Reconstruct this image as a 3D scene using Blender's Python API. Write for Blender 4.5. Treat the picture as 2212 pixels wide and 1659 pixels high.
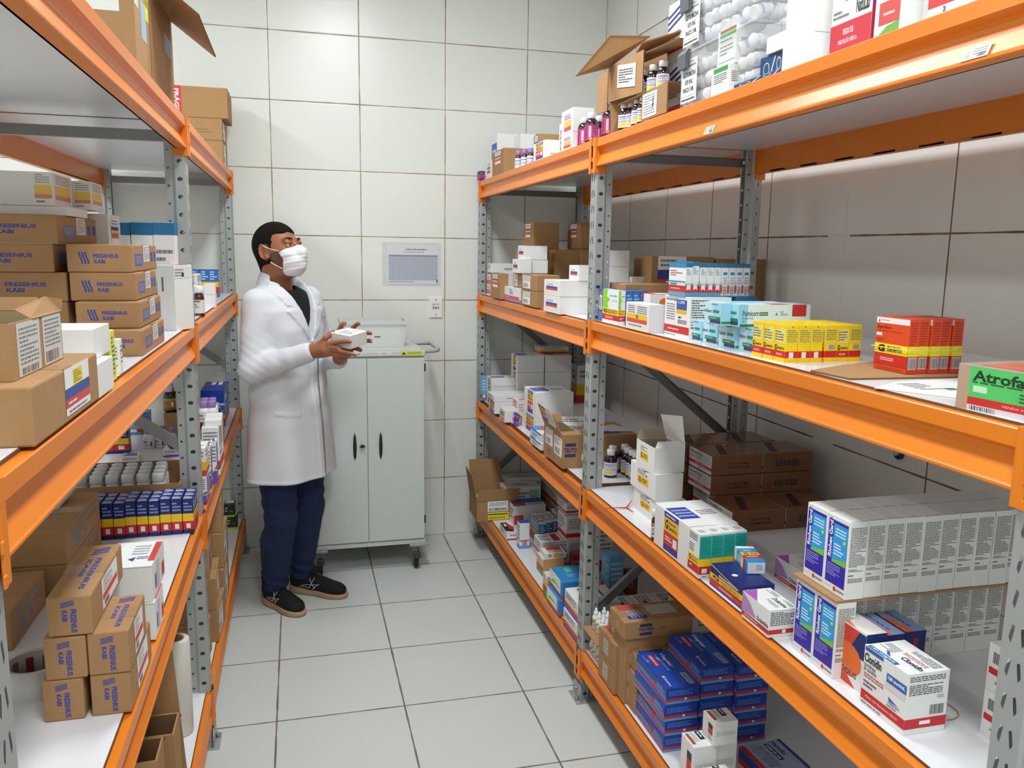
import bpy, bmesh, math, random
import numpy as np
from mathutils import Vector, Matrix, Euler
for _o in list(bpy.data.objects): bpy.data.objects.remove(_o)
SC = bpy.context.scene
COL = SC.collection
R = math.radians
# ---------------------------------------------------------------- camera, world, lamps, exposure
CAM_POS = (-1.6517, 0.0, 1.5857)
cam_data = bpy.data.cameras.new('camera'); cam = bpy.data.objects.new('camera', cam_data); COL.objects.link(cam)
cam_data.sensor_width = 36.0; cam_data.lens = 1772.993/2212*36.0; cam_data.clip_start = 0.02
_fw = Vector((0.25021092, 0.95498724, -0.15935451)); _r = Vector((0.96786712, -0.25097511, 0.01564372)); _u = Vector((0.02505446, 0.15814822, 0.98709747))
cam.matrix_world = Matrix(((_r.x, _u.x, -_fw.x, CAM_POS[0]), (_r.y, _u.y, -_fw.y, CAM_POS[1]), (_r.z, _u.z, -_fw.z, CAM_POS[2]), (0, 0, 0, 1)))
SC.camera = cam
SC.view_settings.view_transform = 'Standard'; SC.view_settings.look = 'None'
SC.view_settings.gamma = 1.0; SC.view_settings.use_curve_mapping = False
SC.view_settings.exposure = -0.06
world = bpy.data.worlds.new('world'); SC.world = world; world.use_nodes = True
world.node_tree.nodes['Background'].inputs[0].default_value = (0.8, 0.85, 0.9, 1)
world.node_tree.nodes['Background'].inputs[1].default_value = 0.15
CEIL = 3.15
def area(name, loc, sx, sy, power, color=(0.925, 0.985, 1.0)):
    d = bpy.data.lights.new(name, 'AREA'); d.shape = 'RECTANGLE'; d.size = sx; d.size_y = sy
    d.energy = power; d.color = color
    o = bpy.data.objects.new(name, d); o.location = loc; COL.objects.link(o); return o
LAMPS = [(-1.35, 2.6, 40), (-1.35, 0.2, 46), (-3.35, 2.9, 36), (-3.35, 0.2, 28)]
for lx, ly, lp in LAMPS:
    area('lamp_light', (lx, ly, CEIL-0.075), 0.30, 1.15, lp)

# ---------------------------------------------------------------- materials
def lin(h):
    if isinstance(h, str):
        h = h.lstrip('#'); c = [int(h[i:i+2], 16)/255 for i in (0, 2, 4)]
    else: c = list(h)
    return tuple((x/12.92 if x <= 0.04045 else ((x+0.055)/1.055)**2.4) for x in c)
_M = {}
def mat(name, color, rough=0.5, metal=0.0, alpha=1.0, trans=0.0, noise=0.0, nscale=40.0, bump=0.0, bscale=60.0, spec=0.5, emit=0.0, ior=1.45):
    if name in _M: return _M[name]
    m = bpy.data.materials.new(name); m.use_nodes = True; nt = m.node_tree
    b = nt.nodes['Principled BSDF']; c = lin(color)
    b.inputs['Base Color'].default_value = (*c, 1); b.inputs['Roughness'].default_value = rough
    b.inputs['Metallic'].default_value = metal; b.inputs['Alpha'].default_value = alpha
    b.inputs['Transmission Weight'].default_value = trans; b.inputs['IOR'].default_value = ior
    b.inputs['Specular IOR Level'].default_value = spec
    if emit > 0:
        b.inputs['Emission Color'].default_value = (*c, 1); b.inputs['Emission Strength'].default_value = emit
    if noise > 0:
        tc = nt.nodes.new('ShaderNodeTexCoord'); n = nt.nodes.new('ShaderNodeTexNoise'); n.inputs['Scale'].default_value = nscale; n.inputs['Detail'].default_value = 5
        mx = nt.nodes.new('ShaderNodeMix'); mx.data_type = 'RGBA'
        mx.inputs[6].default_value = (*[x*(1-noise) for x in c], 1); mx.inputs[7].default_value = (*[min(1, x*(1+noise)) for x in c], 1)
        nt.links.new(tc.outputs['Object'], n.inputs['Vector']); nt.links.new(n.outputs['Fac'], mx.inputs[0]); nt.links.new(mx.outputs[2], b.inputs['Base Color'])
    if bump > 0:
        tc = nt.nodes.new('ShaderNodeTexCoord'); n = nt.nodes.new('ShaderNodeTexNoise'); n.inputs['Scale'].default_value = bscale; n.inputs['Detail'].default_value = 4
        bp = nt.nodes.new('ShaderNodeBump'); bp.inputs['Strength'].default_value = bump; bp.inputs['Distance'].default_value = 0.002
        nt.links.new(tc.outputs['Object'], n.inputs['Vector']); nt.links.new(n.outputs['Fac'], bp.inputs['Height']); nt.links.new(bp.outputs['Normal'], b.inputs['Normal'])
    _M[name] = m; return m
def tile_mat(name, color, grout, axes, sizes, offs, gw=0.0028, rough=0.3, strip=None, bumpd=0.0015):
    m = bpy.data.materials.new(name); m.use_nodes = True; nt = m.node_tree; N = nt.nodes; Lk = nt.links
    b = N['Principled BSDF']; b.inputs['Roughness'].default_value = rough
    tc = N.new('ShaderNodeTexCoord'); sp = N.new('ShaderNodeSeparateXYZ'); Lk.new(tc.outputs['Object'], sp.inputs[0])
    def mth(op, a, bb=None, c=None):
        n = N.new('ShaderNodeMath'); n.operation = op
        for k, v in enumerate((a, bb, c)):
            if v is None: continue
            if isinstance(v, (int, float)): n.inputs[k].default_value = v
            else: Lk.new(v, n.inputs[k])
        return n.outputs[0]
    ds = []; cells = []
    for ax, s, o in zip(axes, sizes, offs):
        c = sp.outputs['XYZ'.index(ax)]
        t = mth('DIVIDE', mth('SUBTRACT', c, o), s)
        cells.append(mth('FLOOR', t))
        f = mth('FRACT', t)
        ds.append(mth('MULTIPLY', mth('MINIMUM', f, mth('SUBTRACT', 1.0, f)), s))
    d = mth('MINIMUM', ds[0], ds[1])
    nz = N.new('ShaderNodeTexNoise'); nz.inputs['Scale'].default_value = 9.0; nz.inputs['Detail'].default_value = 6; Lk.new(tc.outputs['Object'], nz.inputs['Vector'])
    wv = mth('MULTIPLY', nz.outputs['Fac'], gw*2)
    mask = mth('LESS_THAN', d, wv)
    if strip:
        sc_ = sp.outputs['XYZ'.index(strip[0])]
        inside = mth('LESS_THAN', mth('ABSOLUTE', mth('SUBTRACT', sc_, strip[1])), strip[2])
        mask = mth('MULTIPLY', mask, mth('SUBTRACT', 1.0, inside))
    cb = N.new('ShaderNodeCombineXYZ'); Lk.new(cells[0], cb.inputs[0]); Lk.new(cells[1], cb.inputs[1])
    wn = N.new('ShaderNodeTexWhiteNoise'); wn.noise_dimensions = '3D'; Lk.new(cb.outputs[0], wn.inputs['Vector'])
    n2 = N.new('ShaderNodeTexNoise'); n2.inputs['Scale'].default_value = 2.5; n2.inputs['Detail'].default_value = 7; Lk.new(tc.outputs['Object'], n2.inputs['Vector'])
    v = mth('ADD', mth('MULTIPLY', wn.outputs['Value'], 0.03), mth('MULTIPLY', n2.outputs['Fac'], 0.06))
    v = mth('ADD', v, 0.95)
    hs = N.new('ShaderNodeHueSaturation'); hs.inputs['Color'].default_value = (*lin(color), 1); Lk.new(v, hs.inputs['Value'])
    g2 = N.new('ShaderNodeTexNoise'); g2.inputs['Scale'].default_value = 5; Lk.new(tc.outputs['Object'], g2.inputs['Vector'])
    gm = N.new('ShaderNodeMix'); gm.data_type = 'RGBA'; gc = lin(grout)
    gm.inputs[6].default_value = (*[x*0.6 for x in gc], 1); gm.inputs[7].default_value = (*[min(1, x*1.9) for x in gc], 1); Lk.new(g2.outputs['Fac'], gm.inputs[0])
    mx = N.new('ShaderNodeMix'); mx.data_type = 'RGBA'; Lk.new(mask, mx.inputs[0]); Lk.new(hs.outputs[0], mx.inputs[6]); Lk.new(gm.outputs[2], mx.inputs[7])
    Lk.new(mx.outputs[2], b.inputs['Base Color'])
    rr = mth('ADD', mth('MULTIPLY', mask, 0.5), rough); Lk.new(rr, b.inputs['Roughness'])
    hgt = mth('MINIMUM', mth('DIVIDE', d, gw*2.2), 1.0)
    bp = N.new('ShaderNodeBump'); bp.inputs['Strength'].default_value = 0.5; bp.inputs['Distance'].default_value = bumpd; Lk.new(hgt, bp.inputs['Height'])
    n3 = N.new('ShaderNodeTexNoise'); n3.inputs['Scale'].default_value = 14; n3.inputs['Detail'].default_value = 3; Lk.new(tc.outputs['Object'], n3.inputs['Vector'])
    bp2 = N.new('ShaderNodeBump'); bp2.inputs['Strength'].default_value = 0.05; bp2.inputs['Distance'].default_value = 0.004; Lk.new(n3.outputs['Fac'], bp2.inputs['Height']); Lk.new(bp.outputs[0], bp2.inputs['Normal'])
    Lk.new(bp2.outputs['Normal'], b.inputs['Normal'])
    return m
CARD = 'b08a60'
M_card = mat('cardboard', 'a67f56', 0.85, noise=0.10, nscale=18, bump=0.25, bscale=90)
M_cardd = mat('cardboard_edge', '7c5a38', 0.9, noise=0.2, nscale=150)
M_orange = mat('orange_paint', 'e27d1a', 0.33, noise=0.04, nscale=6, spec=0.6, bump=0.05, bscale=150)
M_galv = mat('galvanised_steel', 'a9adac', 0.42, metal=0.35, noise=0.08, nscale=25)
M_brace = mat('brace_steel', '8b8c8b', 0.4, metal=0.5, noise=0.08, nscale=25)
M_board = mat('white_melamine', 'dedee2', 0.22, noise=0.02, nscale=5)
M_bedge = mat('board_edge', '6b4a33', 0.8)
M_white = mat('white_card', 'e6e6e4', 0.5, noise=0.02, nscale=10)
M_dark = mat('dark', '17171a', 0.5)

# ---------------------------------------------------------------- object helpers
def tag(o, label=None, cat=None, group=None, kind=None):
    if label: o['label'] = label
    if cat: o['category'] = cat
    if group: o['group'] = group
    if kind: o['kind'] = kind
    return o
def empty(name, loc=(0, 0, 0), rz=0.0, label=None, cat=None, group=None):
    o = bpy.data.objects.new(name, None); o.location = loc; o.rotation_euler = (0, 0, rz); o.empty_display_size = 0.05
    COL.objects.link(o); return tag(o, label, cat, group)
class MB:
    """collects polygons with materials and links them as ONE mesh object"""
    def __init__(s): s.v = []; s.f = []; s.m = []; s.mats = []; s.sm = []
    def mi(s, m):
        if m not in s.mats: s.mats.append(m)
        return s.mats.index(m)
    def add(s, verts, faces, m, smooth=False, M=None):
        b = len(s.v)
        if M is not None: verts = [tuple(M @ Vector(q)) for q in verts]
        s.v += [tuple(q) for q in verts]; k = s.mi(m)
        for f in faces: s.f.append([b+i for i in f]); s.m.append(k); s.sm.append(smooth)
        return s
    def box(s, x0, x1, y0, y1, z0, z1, m, M=None):
        v = [(x0, y0, z0), (x1, y0, z0), (x1, y1, z0), (x0, y1, z0), (x0, y0, z1), (x1, y0, z1), (x1, y1, z1), (x0, y1, z1)]
        return s.add(v, [(0, 3, 2, 1), (4, 5, 6, 7), (0, 1, 5, 4), (1, 2, 6, 5), (2, 3, 7, 6), (3, 0, 4, 7)], m, M=M)
    def bbox(s, x0, x1, y0, y1, z0, z1, m, r=0.0012, M=None):
        """box with chamfered edges"""
        r = min(r, (x1-x0)*0.4, (y1-y0)*0.4, (z1-z0)*0.4)
        bm = bmesh.new(); bmesh.ops.create_cube(bm, size=1.0)
        for q in bm.verts: q.co = Vector(((x0+x1)/2+q.co.x*(x1-x0), (y0+y1)/2+q.co.y*(y1-y0), (z0+z1)/2+q.co.z*(z1-z0)))
        bmesh.ops.bevel(bm, geom=bm.edges[:], offset=r, segments=2, affect='EDGES', profile=0.5)
        s.bm(bm, m, M=M); return s
    def bm(s, bm, m, smooth=False, M=None):
        bm.verts.index_update()
        s.add([q.co[:] for q in bm.verts], [[v.index for v in f.verts] for f in bm.faces], m, smooth, M); bm.free(); return s
    def prism(s, prof, y0, y1, m, axis='y', close=True, caps=True, smooth=False, M=None):
        """extrude a 2D profile [(a,b)] along an axis. axis y: profile is (x,z); x: (y,z); z: (x,y)"""
        def P(a, b, t): return {'y': (a, t, b), 'x': (t, a, b), 'z': (a, b, t)}[axis]
        n = len(prof); v = [P(a, b, y0) for a, b in prof]+[P(a, b, y1) for a, b in prof]
        f = [(i, (i+1) % n, n+(i+1) % n, n+i) for i in range(n if close else n-1)]
        s.add(v, f, m, smooth, M)
        if caps and close: s.add(v, [tuple(range(n))[::-1], tuple(range(n, 2*n))], m, False, M)
        return s
    def lathe(s, prof, m, seg=20, M=None, smooth=True, cx=0, cy=0, cap=True):
        v = []; f = []
        for (r, z) in prof:
            for k in range(seg):
                a = 2*math.pi*k/seg; v.append((cx+r*math.cos(a), cy+r*math.sin(a), z))
        for i in range(len(prof)-1):
            for k in range(seg):
                f.append((i*seg+k, i*seg+(k+1) % seg, (i+1)*seg+(k+1) % seg, (i+1)*seg+k))
        s.add(v, f, m, smooth, M)
        if cap and prof[0][0] > 1e-5: s.add(v[:seg], [tuple(range(seg))[::-1]], m, False, M)
        if cap and prof[-1][0] > 1e-5: s.add(v[-seg:], [tuple(range(seg))], m, False, M)
        return s
    def tube(s, pts, r, m, seg=10, closed=False, M=None, caps=True):
        pts = [Vector(p) for p in pts]; n = len(pts); v = []; f = []
        rs = r if isinstance(r, (list, tuple)) else [r]*n
        up = None
        for i, p in enumerate(pts):
            if closed: t = (pts[(i+1) % n]-pts[i-1]).normalized()
            else: t = (pts[min(i+1, n-1)]-pts[max(i-1, 0)]).normalized()
            if up is None:
                up = Vector((0, 0, 1)) if abs(t.z) < 0.9 else Vector((1, 0, 0))
            a = t.cross(up).normalized(); b = a.cross(t).normalized(); up = b
            for k in range(seg):
                q = 2*math.pi*k/seg; v.append(tuple(p+rs[i]*(a*math.cos(q)+b*math.sin(q))))
        for i in range(n if closed else n-1):
            j = (i+1) % n
            for k in range(seg): f.append((i*seg+k, i*seg+(k+1) % seg, j*seg+(k+1) % seg, j*seg+k))
        s.add(v, f, m, True, M)
        if caps and not closed: s.add(v[:seg], [tuple(range(seg))], m, False, M); s.add(v[-seg:], [tuple(range(seg))[::-1]], m, False, M)
        return s
    def mesh(s, name):
        me = bpy.data.meshes.new(name); me.from_pydata(s.v, [], s.f)
        for m in s.mats: me.materials.append(m)
        me.polygons.foreach_set('material_index', s.m); me.polygons.foreach_set('use_smooth', s.sm); me.update(); return me
    def obj(s, name, parent=None, loc=(0, 0, 0), rz=0.0, recalc=False, **kw):
        me = s.mesh(name)
        if recalc:
            b = bmesh.new(); b.from_mesh(me); bmesh.ops.recalc_face_normals(b, faces=b.faces[:]); b.to_mesh(me); b.free()
        o = bpy.data.objects.new(name, me); o.location = loc; o.rotation_euler = (0, 0, rz); COL.objects.link(o)
        if parent is not None: o.parent = parent
        return tag(o, **kw)
def dup(o, parent=None, loc=None, rz=None):
    c = o.copy(); COL.objects.link(c)
    if parent is not None: c.parent = parent
    if loc is not None: c.location = loc
    if rz is not None: c.rotation_euler = (0, 0, rz)
    for k in ('group', 'label'):
        pass
    for ch in list(o.children): dup(ch, c)
    return c

# ---------------------------------------------------------------- room
YB = 4.4057
XL, YF = -4.6, -1.4
W1 = tile_mat('back_wall_tile', 'e2e4de', '8e7f63', ('X', 'Z'), (0.4404, 0.33), (0, 0), gw=0.0024)
W2 = tile_mat('side_wall_tile', 'dfdeda', '6e5747', ('Y', 'Z'), (0.4326, 0.33), (YB+0.0093, 0), gw=0.0026, strip=('Y', 2.28, 0.055), rough=0.28)
W3 = tile_mat('floor_tile', 'cdd0cd', '6b5f54', ('X', 'Y'), (0.4335, 0.4335), (-0.8889, 3.978), gw=0.003, rough=0.38)
M_ceil = mat('ceiling_paint', 'e8e8e4', 0.9)
MB().box(XL-.1, .1, YB, YB+.1, -.1, CEIL+.1, W1).obj('wall_back', kind='structure')
MB().box(0, .1, YF-.1, YB, -.1, CEIL+.1, W2).obj('wall_right', kind='structure')
MB().box(XL-.1, XL, YF-.1, YB, -.1, CEIL+.1, W2).obj('wall_left', kind='structure')
MB().box(XL, 0, YF-.1, YF, -.1, CEIL+.1, W1).obj('wall_front', kind='structure')
MB().box(XL, 0, YF, YB, -.1, 0, W3).obj('floor', kind='structure')
MB().box(XL, 0, YF, YB, CEIL, CEIL+.1, M_ceil).obj('ceiling', kind='structure')
M_lamp = mat('lamp_diffuser', 'f4f4f0', 0.4)
for i, (lx, ly, lp) in enumerate(LAMPS):
    t = empty('ceiling_light', (lx, ly, CEIL), label=['white ceiling batten light over the aisle near the back wall', 'white ceiling batten light over the near end of the aisle', 'white ceiling batten light beyond the left rack near the back wall', 'white ceiling batten light beyond the left rack at its near end'][i], cat='ceiling light', group='ceiling batten lights')
    MB().bbox(-.17, .17, -.6, .6, -.055, 0, M_lamp, r=.01).obj('housing', t)
    MB().bbox(-.15, .15, -.575, .575, -.072, -.055, M_lamp, r=.004).obj('diffuser', t)

# ---------------------------------------------------------------- shelving racks
def hole_cell(mb, o, eu, ev, w, h, shapes, m):
    """rectangle w x h at o along eu, ev split into len(shapes) columns, each with a hole of n points"""
    o, eu, ev = Vector(o), Vector(eu), Vector(ev); n = len(shapes); cw = w/n
    for k, (hx, hy, rx, ry, tilt) in enumerate(shapes):
        x0 = k*cw; cx = x0+hx*cw; cy = hy*h; angs = set()
        for i in range(12): angs.add(2*math.pi*i/12)
        for (qx, qy) in ((x0, 0), (x0+cw, 0), (x0+cw, h), (x0, h)): angs.add(math.atan2(qy-cy, qx-cx) % (2*math.pi))
        inn = []; out = []
        for a in sorted(angs):
            c, s_ = math.cos(a), math.sin(a)
            ts = [((x0+cw-cx)/c) if c > 1e-9 else ((x0-cx)/c if c < -1e-9 else 1e9), ((h-cy)/s_) if s_ > 1e-9 else ((-cy)/s_ if s_ < -1e-9 else 1e9)]
            t = min(ts); out.append((cx+c*t, cy+s_*t))
            b = a-tilt; cb, sb = math.cos(b), math.sin(b)
            rr = 1/((abs(cb)/rx)**4+(abs(sb)/ry)**4)**0.25 if ry > rx*2 else 1/math.sqrt((cb/rx)**2+(sb/ry)**2)
            inn.append((cx+c*rr, cy+s_*rr))
        N = len(inn); V = [tuple(o+eu*a+ev*b) for a, b in inn]+[tuple(o+eu*a+ev*b) for a, b in out]
        mb.add(V, [(i, N+i, N+(i+1) % N, (i+1) % N) for i in range(N)], m)
POST_H = 1.95
def make_upright():
    """local: front face at x=0 facing -x, post centred on y=0, depth towards +x"""
    mb = MB(); w = 0.055; d1 = 0.030; P = 0.05; n = int(POST_H/P)
    m = M_galv; y0 = -w/2; c = 0.004
    for k in range(n):
        z = k*P
        # front face, two slanted slots
        hole_cell(mb, (0, w/2-c, z), (0, -1, 0), (0, 0, 1), w-2*c, P, [(.60, .5, .0029, .0155, -0.16), (.40, .5, .0029, .0155, 0.16)], m)
        for sy in (-1, 1):
            yy = sy*w/2
            hole_cell(mb, (c, yy, z), (1, 0, 0), (0, 0, 1), d1-c, P, [(.5, .5, .0078, .0058, 0)], m)
            # rear flange set in
            yf = sy*(w/2-0.008)
            hole_cell(mb, (d1+.008, yf, z), (1, 0, 0), (0, 0, 1), .020, P, [(.55, .12, .0036, .0036, 0)], m)
    H = n*P
    for sy in (-1, 1):
        yy = sy*w/2; yf = sy*(w/2-.008)
        mb.add([(0, yy-sy*c, 0), (c, yy, 0), (c, yy, H), (0, yy-sy*c, H)], [(0, 1, 2, 3)], m)
        mb.add([(d1, yy, 0), (d1+.008, yf, 0), (d1+.008, yf, H), (d1, yy, H)], [(0, 1, 2, 3)], m)
        xx = d1+.028
        mb.add([(xx, yf, 0), (xx, yf-sy*.008, 0), (xx, yf-sy*.008, H), (xx, yf, H)], [(0, 1, 2, 3)], m)
    return mb.mesh('upright')
UP = make_upright()
def make_foot():
    mb = MB()
    mb.bbox(-.022, .075, -.052, .042, 0, .004, M_galv, r=.001)
    # raised collar tab on the aisle side
    mb.prism([(-.045, 0), (.035, 0), (.035, .045), (.02, .062), (-.03, .062), (-.045, .05)], -.006, -.003, M_galv, axis='x')
    mb.lathe([(.0075, .004), (.0075, .013), (.004, .016)], M_brace, 8, cx=-.013, cy=-.025)
    mb.lathe([(.006, 0), (.006, .006), (.003, .008)], M_brace, 8, M=Matrix.Translation((-.006, .0, .035)) @ Matrix.Rotation(-math.pi/2, 4, 'Y'))
    return mb.mesh('foot_plate')
FT = make_foot()
def make_beam(L):
    """local: outer face towards -x, runs +y from 0 to L, top at z=0"""
    mb = MB(); H = .088
    out = [(.016, 0), (.002, 0), (0, -.002), (0, -.026), (.003, -.0285), (.012, -.034), (.0155, -.040), (.016, -.047), (.0135, -.056), (.002, -.080), (0, -.0825), (0, -.086), (.002, -H), (.030, -H), (.030, -.083), (.006, -.083), (.020, -.046), (.020, -.0335), (.005, -.0195), (.005, -.005), (.016, -.005)]
    mb.prism(out[::-1], 0, L, M_orange)
    mb.prism([(.026, 0), (.030, 0), (.030, -H), (.026, -H)], 0, L, M_orange)
    mb.prism([(.016, -.005), (.016, -.012), (.026, -.012), (.026, -.005)], 0, L, M_orange)
    return mb.obj('beam')
def make_plate(sy):
    """end connector, leg facing -sy*y with tab, front flange with hooks. sy=+1: sits at the high-y end"""
    mb = MB(); t = .0035
    # leg in the xz plane
    pr = [(-.003, .004), (.034, .004), (.038, -.002), (.038, -.102), (.032, -.108), (-.003, -.108)]
    mb.prism(pr, min(0, -sy*t), max(0, -sy*t), M_orange)
    # front flange lying on the face of the post
    mb.bbox(-.0045, -.001, min(0, sy*.018), max(0, sy*.018), -.108, .004, M_orange, r=.001)
    for z in (-.012, -.062, -.098):
        mb.bbox(-.006, -.003, min(sy*.016, sy*.0235), max(sy*.016, sy*.0235), z-.010, z+.004, M_orange, r=.001)
    return mb.mesh('end_plate')
PLT = {1: make_plate(1), -1: make_plate(-1)}
def link(name, me, parent, loc=(0, 0, 0), rot=(0, 0, 0)):
    o = bpy.data.objects.new(name, me); COL.objects.link(o); o.parent = parent; o.location = loc; o.rotation_euler = rot; return o
def rack(root, depth, ys, levels, near_lv, near, lift=0.0):
    """root's local frame: front face x=0 facing -x (aisle), y along the aisle"""
    for yi in ys:
        for back in (0, 1):
            u = link('upright', UP, root, (depth if back else 0.004, yi, 0), (0, 0, math.pi if back else 0))
            link('foot_plate', FT, u)
        mb = MB()   # horizontal braces and diagonals are C-channels
        def chan(a, b, w=.030, t=.018, rev=False):
            m_ = MB(); a = Vector(a); b = Vector(b); L = (b-a).length; d = (b-a).normalized()
            z = Vector((0, 1, 0)); x = d.cross(z).normalized()
            Mx = Matrix(((x.x, z.x, d.x, a.x), (x.y, z.y, d.y, a.y), (x.z, z.z, d.z, a.z), (0, 0, 0, 1)))
            m_.prism([(-w/2, -t/2), (-w/2+.002, -t/2), (-w/2+.002, t/2-.002), (w/2-.002, t/2-.002), (w/2-.002, -t/2), (w/2, -t/2), (w/2, t/2), (-w/2, t/2)], 0, L, M_brace, axis='z', M=Mx)
            m_.lathe([(.007, 0), (.007, .006), (.004, .008)], M_galv, 8, M=Matrix.Translation(tuple(b-d*.012+Vector((0, -t/2, 0)))) @ Matrix.Rotation(math.pi/2, 4, 'X'))
            m_.lathe([(.007, 0), (.007, .006), (.004, .008)], M_galv, 8, M=Matrix.Translation(tuple(a+d*.012+Vector((0, -t/2, 0)))) @ Matrix.Rotation(math.pi/2, 4, 'X'))
            return m_.obj('brace', root)
        xa, xb = .052, depth-.052
        chan((xa, yi, 1.895), (xb, yi, 1.895))
        zs = root['zz']
        for za, zb in zs: chan((xa, yi+.0, za), (xb, yi, zb))
        chan((xa, yi, .13), (xb, yi, .13))
    for bi in range(len(ys)-1):
        y0, y1 = ys[bi]+.0275, ys[bi+1]-.0275
        for li, z in enumerate(levels):
            if bi == near: z = near_lv[li]
            up = lift if (bi != near and li == 1) else 0.0
            for back in (0, 1):
                mb = MB(); L = y1-y0
                b = make_beam(L); b.parent = root
                if back: b.location = (depth+.004, y1, z); b.rotation_euler = (0, 0, math.pi)
                else: b.location = (0, y0, z)
                link('end_plate', PLT[-1 if not back else -1], b, (0, 0, 0)); link('end_plate', PLT[1], b, (0, L, 0))
            # board
            mb = MB(); z += up
            mb.box(.018, depth-.014, y0-.018, y1+.018, z-.010, z+.0045, M_board)
            mb.box(.0165, .018, y0-.018, y1+.018, z-.0098, z+.0043, M_bedge); mb.box(.018, depth-.014, y0-.0195, y0-.018, z-.0098, z+.0043, M_bedge); mb.box(.018, depth-.014, y1+.018, y1+.0195, z-.0098, z+.0043, M_bedge)
            mb.obj('shelf_board', root)
YS = [0.8475, 2.597, 4.347]
LV = [0.187, 0.774, 1.354, 1.948]
rr_ = empty('shelving_rack', (-0.711, 0, 0), 0, 'long orange and grey boltless rack on the right, packed with medicine boxes', 'shelving rack')
rr_['zz'] = [(1.345, .93), (.32, .76)]
rack(rr_, .605, YS, LV, [.187, .779, 1.360, 1.948], 0, .0115)
# left rack: same rack turned round, so its local y runs towards the camera
rl_ = empty('shelving_rack', (-1.947, 0, 0), math.pi, 'long orange and grey boltless rack on the left beside the person', 'shelving rack')
rl_['zz'] = [(.985, 1.345), (.76, .32)]
rack(rl_, .605, [-4.347, -2.597, -.875], LV, [.187, .774, 1.351, 1.948], 1)
for r_ in (rr_, rl_): del r_['zz']
# ---------------------------------------------------------------- printed boxes
_INK = {}
def ink(c):
    if c not in _INK: _INK[c] = mat('ink_'+c, c, 0.45)
    return _INK[c]
_TXT = {}
def text_mesh(s, bold=0):
    k = (s, bold)
    if k in _TXT: return _TXT[k]
    cu = bpy.data.curves.new('lettering', 'FONT'); cu.body = s; cu.size = 1.0; cu.resolution_u = 2; cu.offset = 0.022*bold
    o = bpy.data.objects.new('lettering', cu); me = bpy.data.meshes.new_from_object(o)
    V = [tuple(v.co) for v in me.vertices]; F = [tuple(p.vertices) for p in me.polygons]
    bpy.data.objects.remove(o); bpy.data.curves.remove(cu); bpy.data.meshes.remove(me)
    xs = [v[0] for v in V]; ys = [v[1] for v in V]; x0, x1, y0, y1 = min(xs), max(xs), min(ys), max(ys)
    V = [((v[0]-x0)/(x1-x0), (v[1]-y0)/(y1-y0)) for v in V]
    _TXT[k] = (V, F); return _TXT[k]
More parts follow.
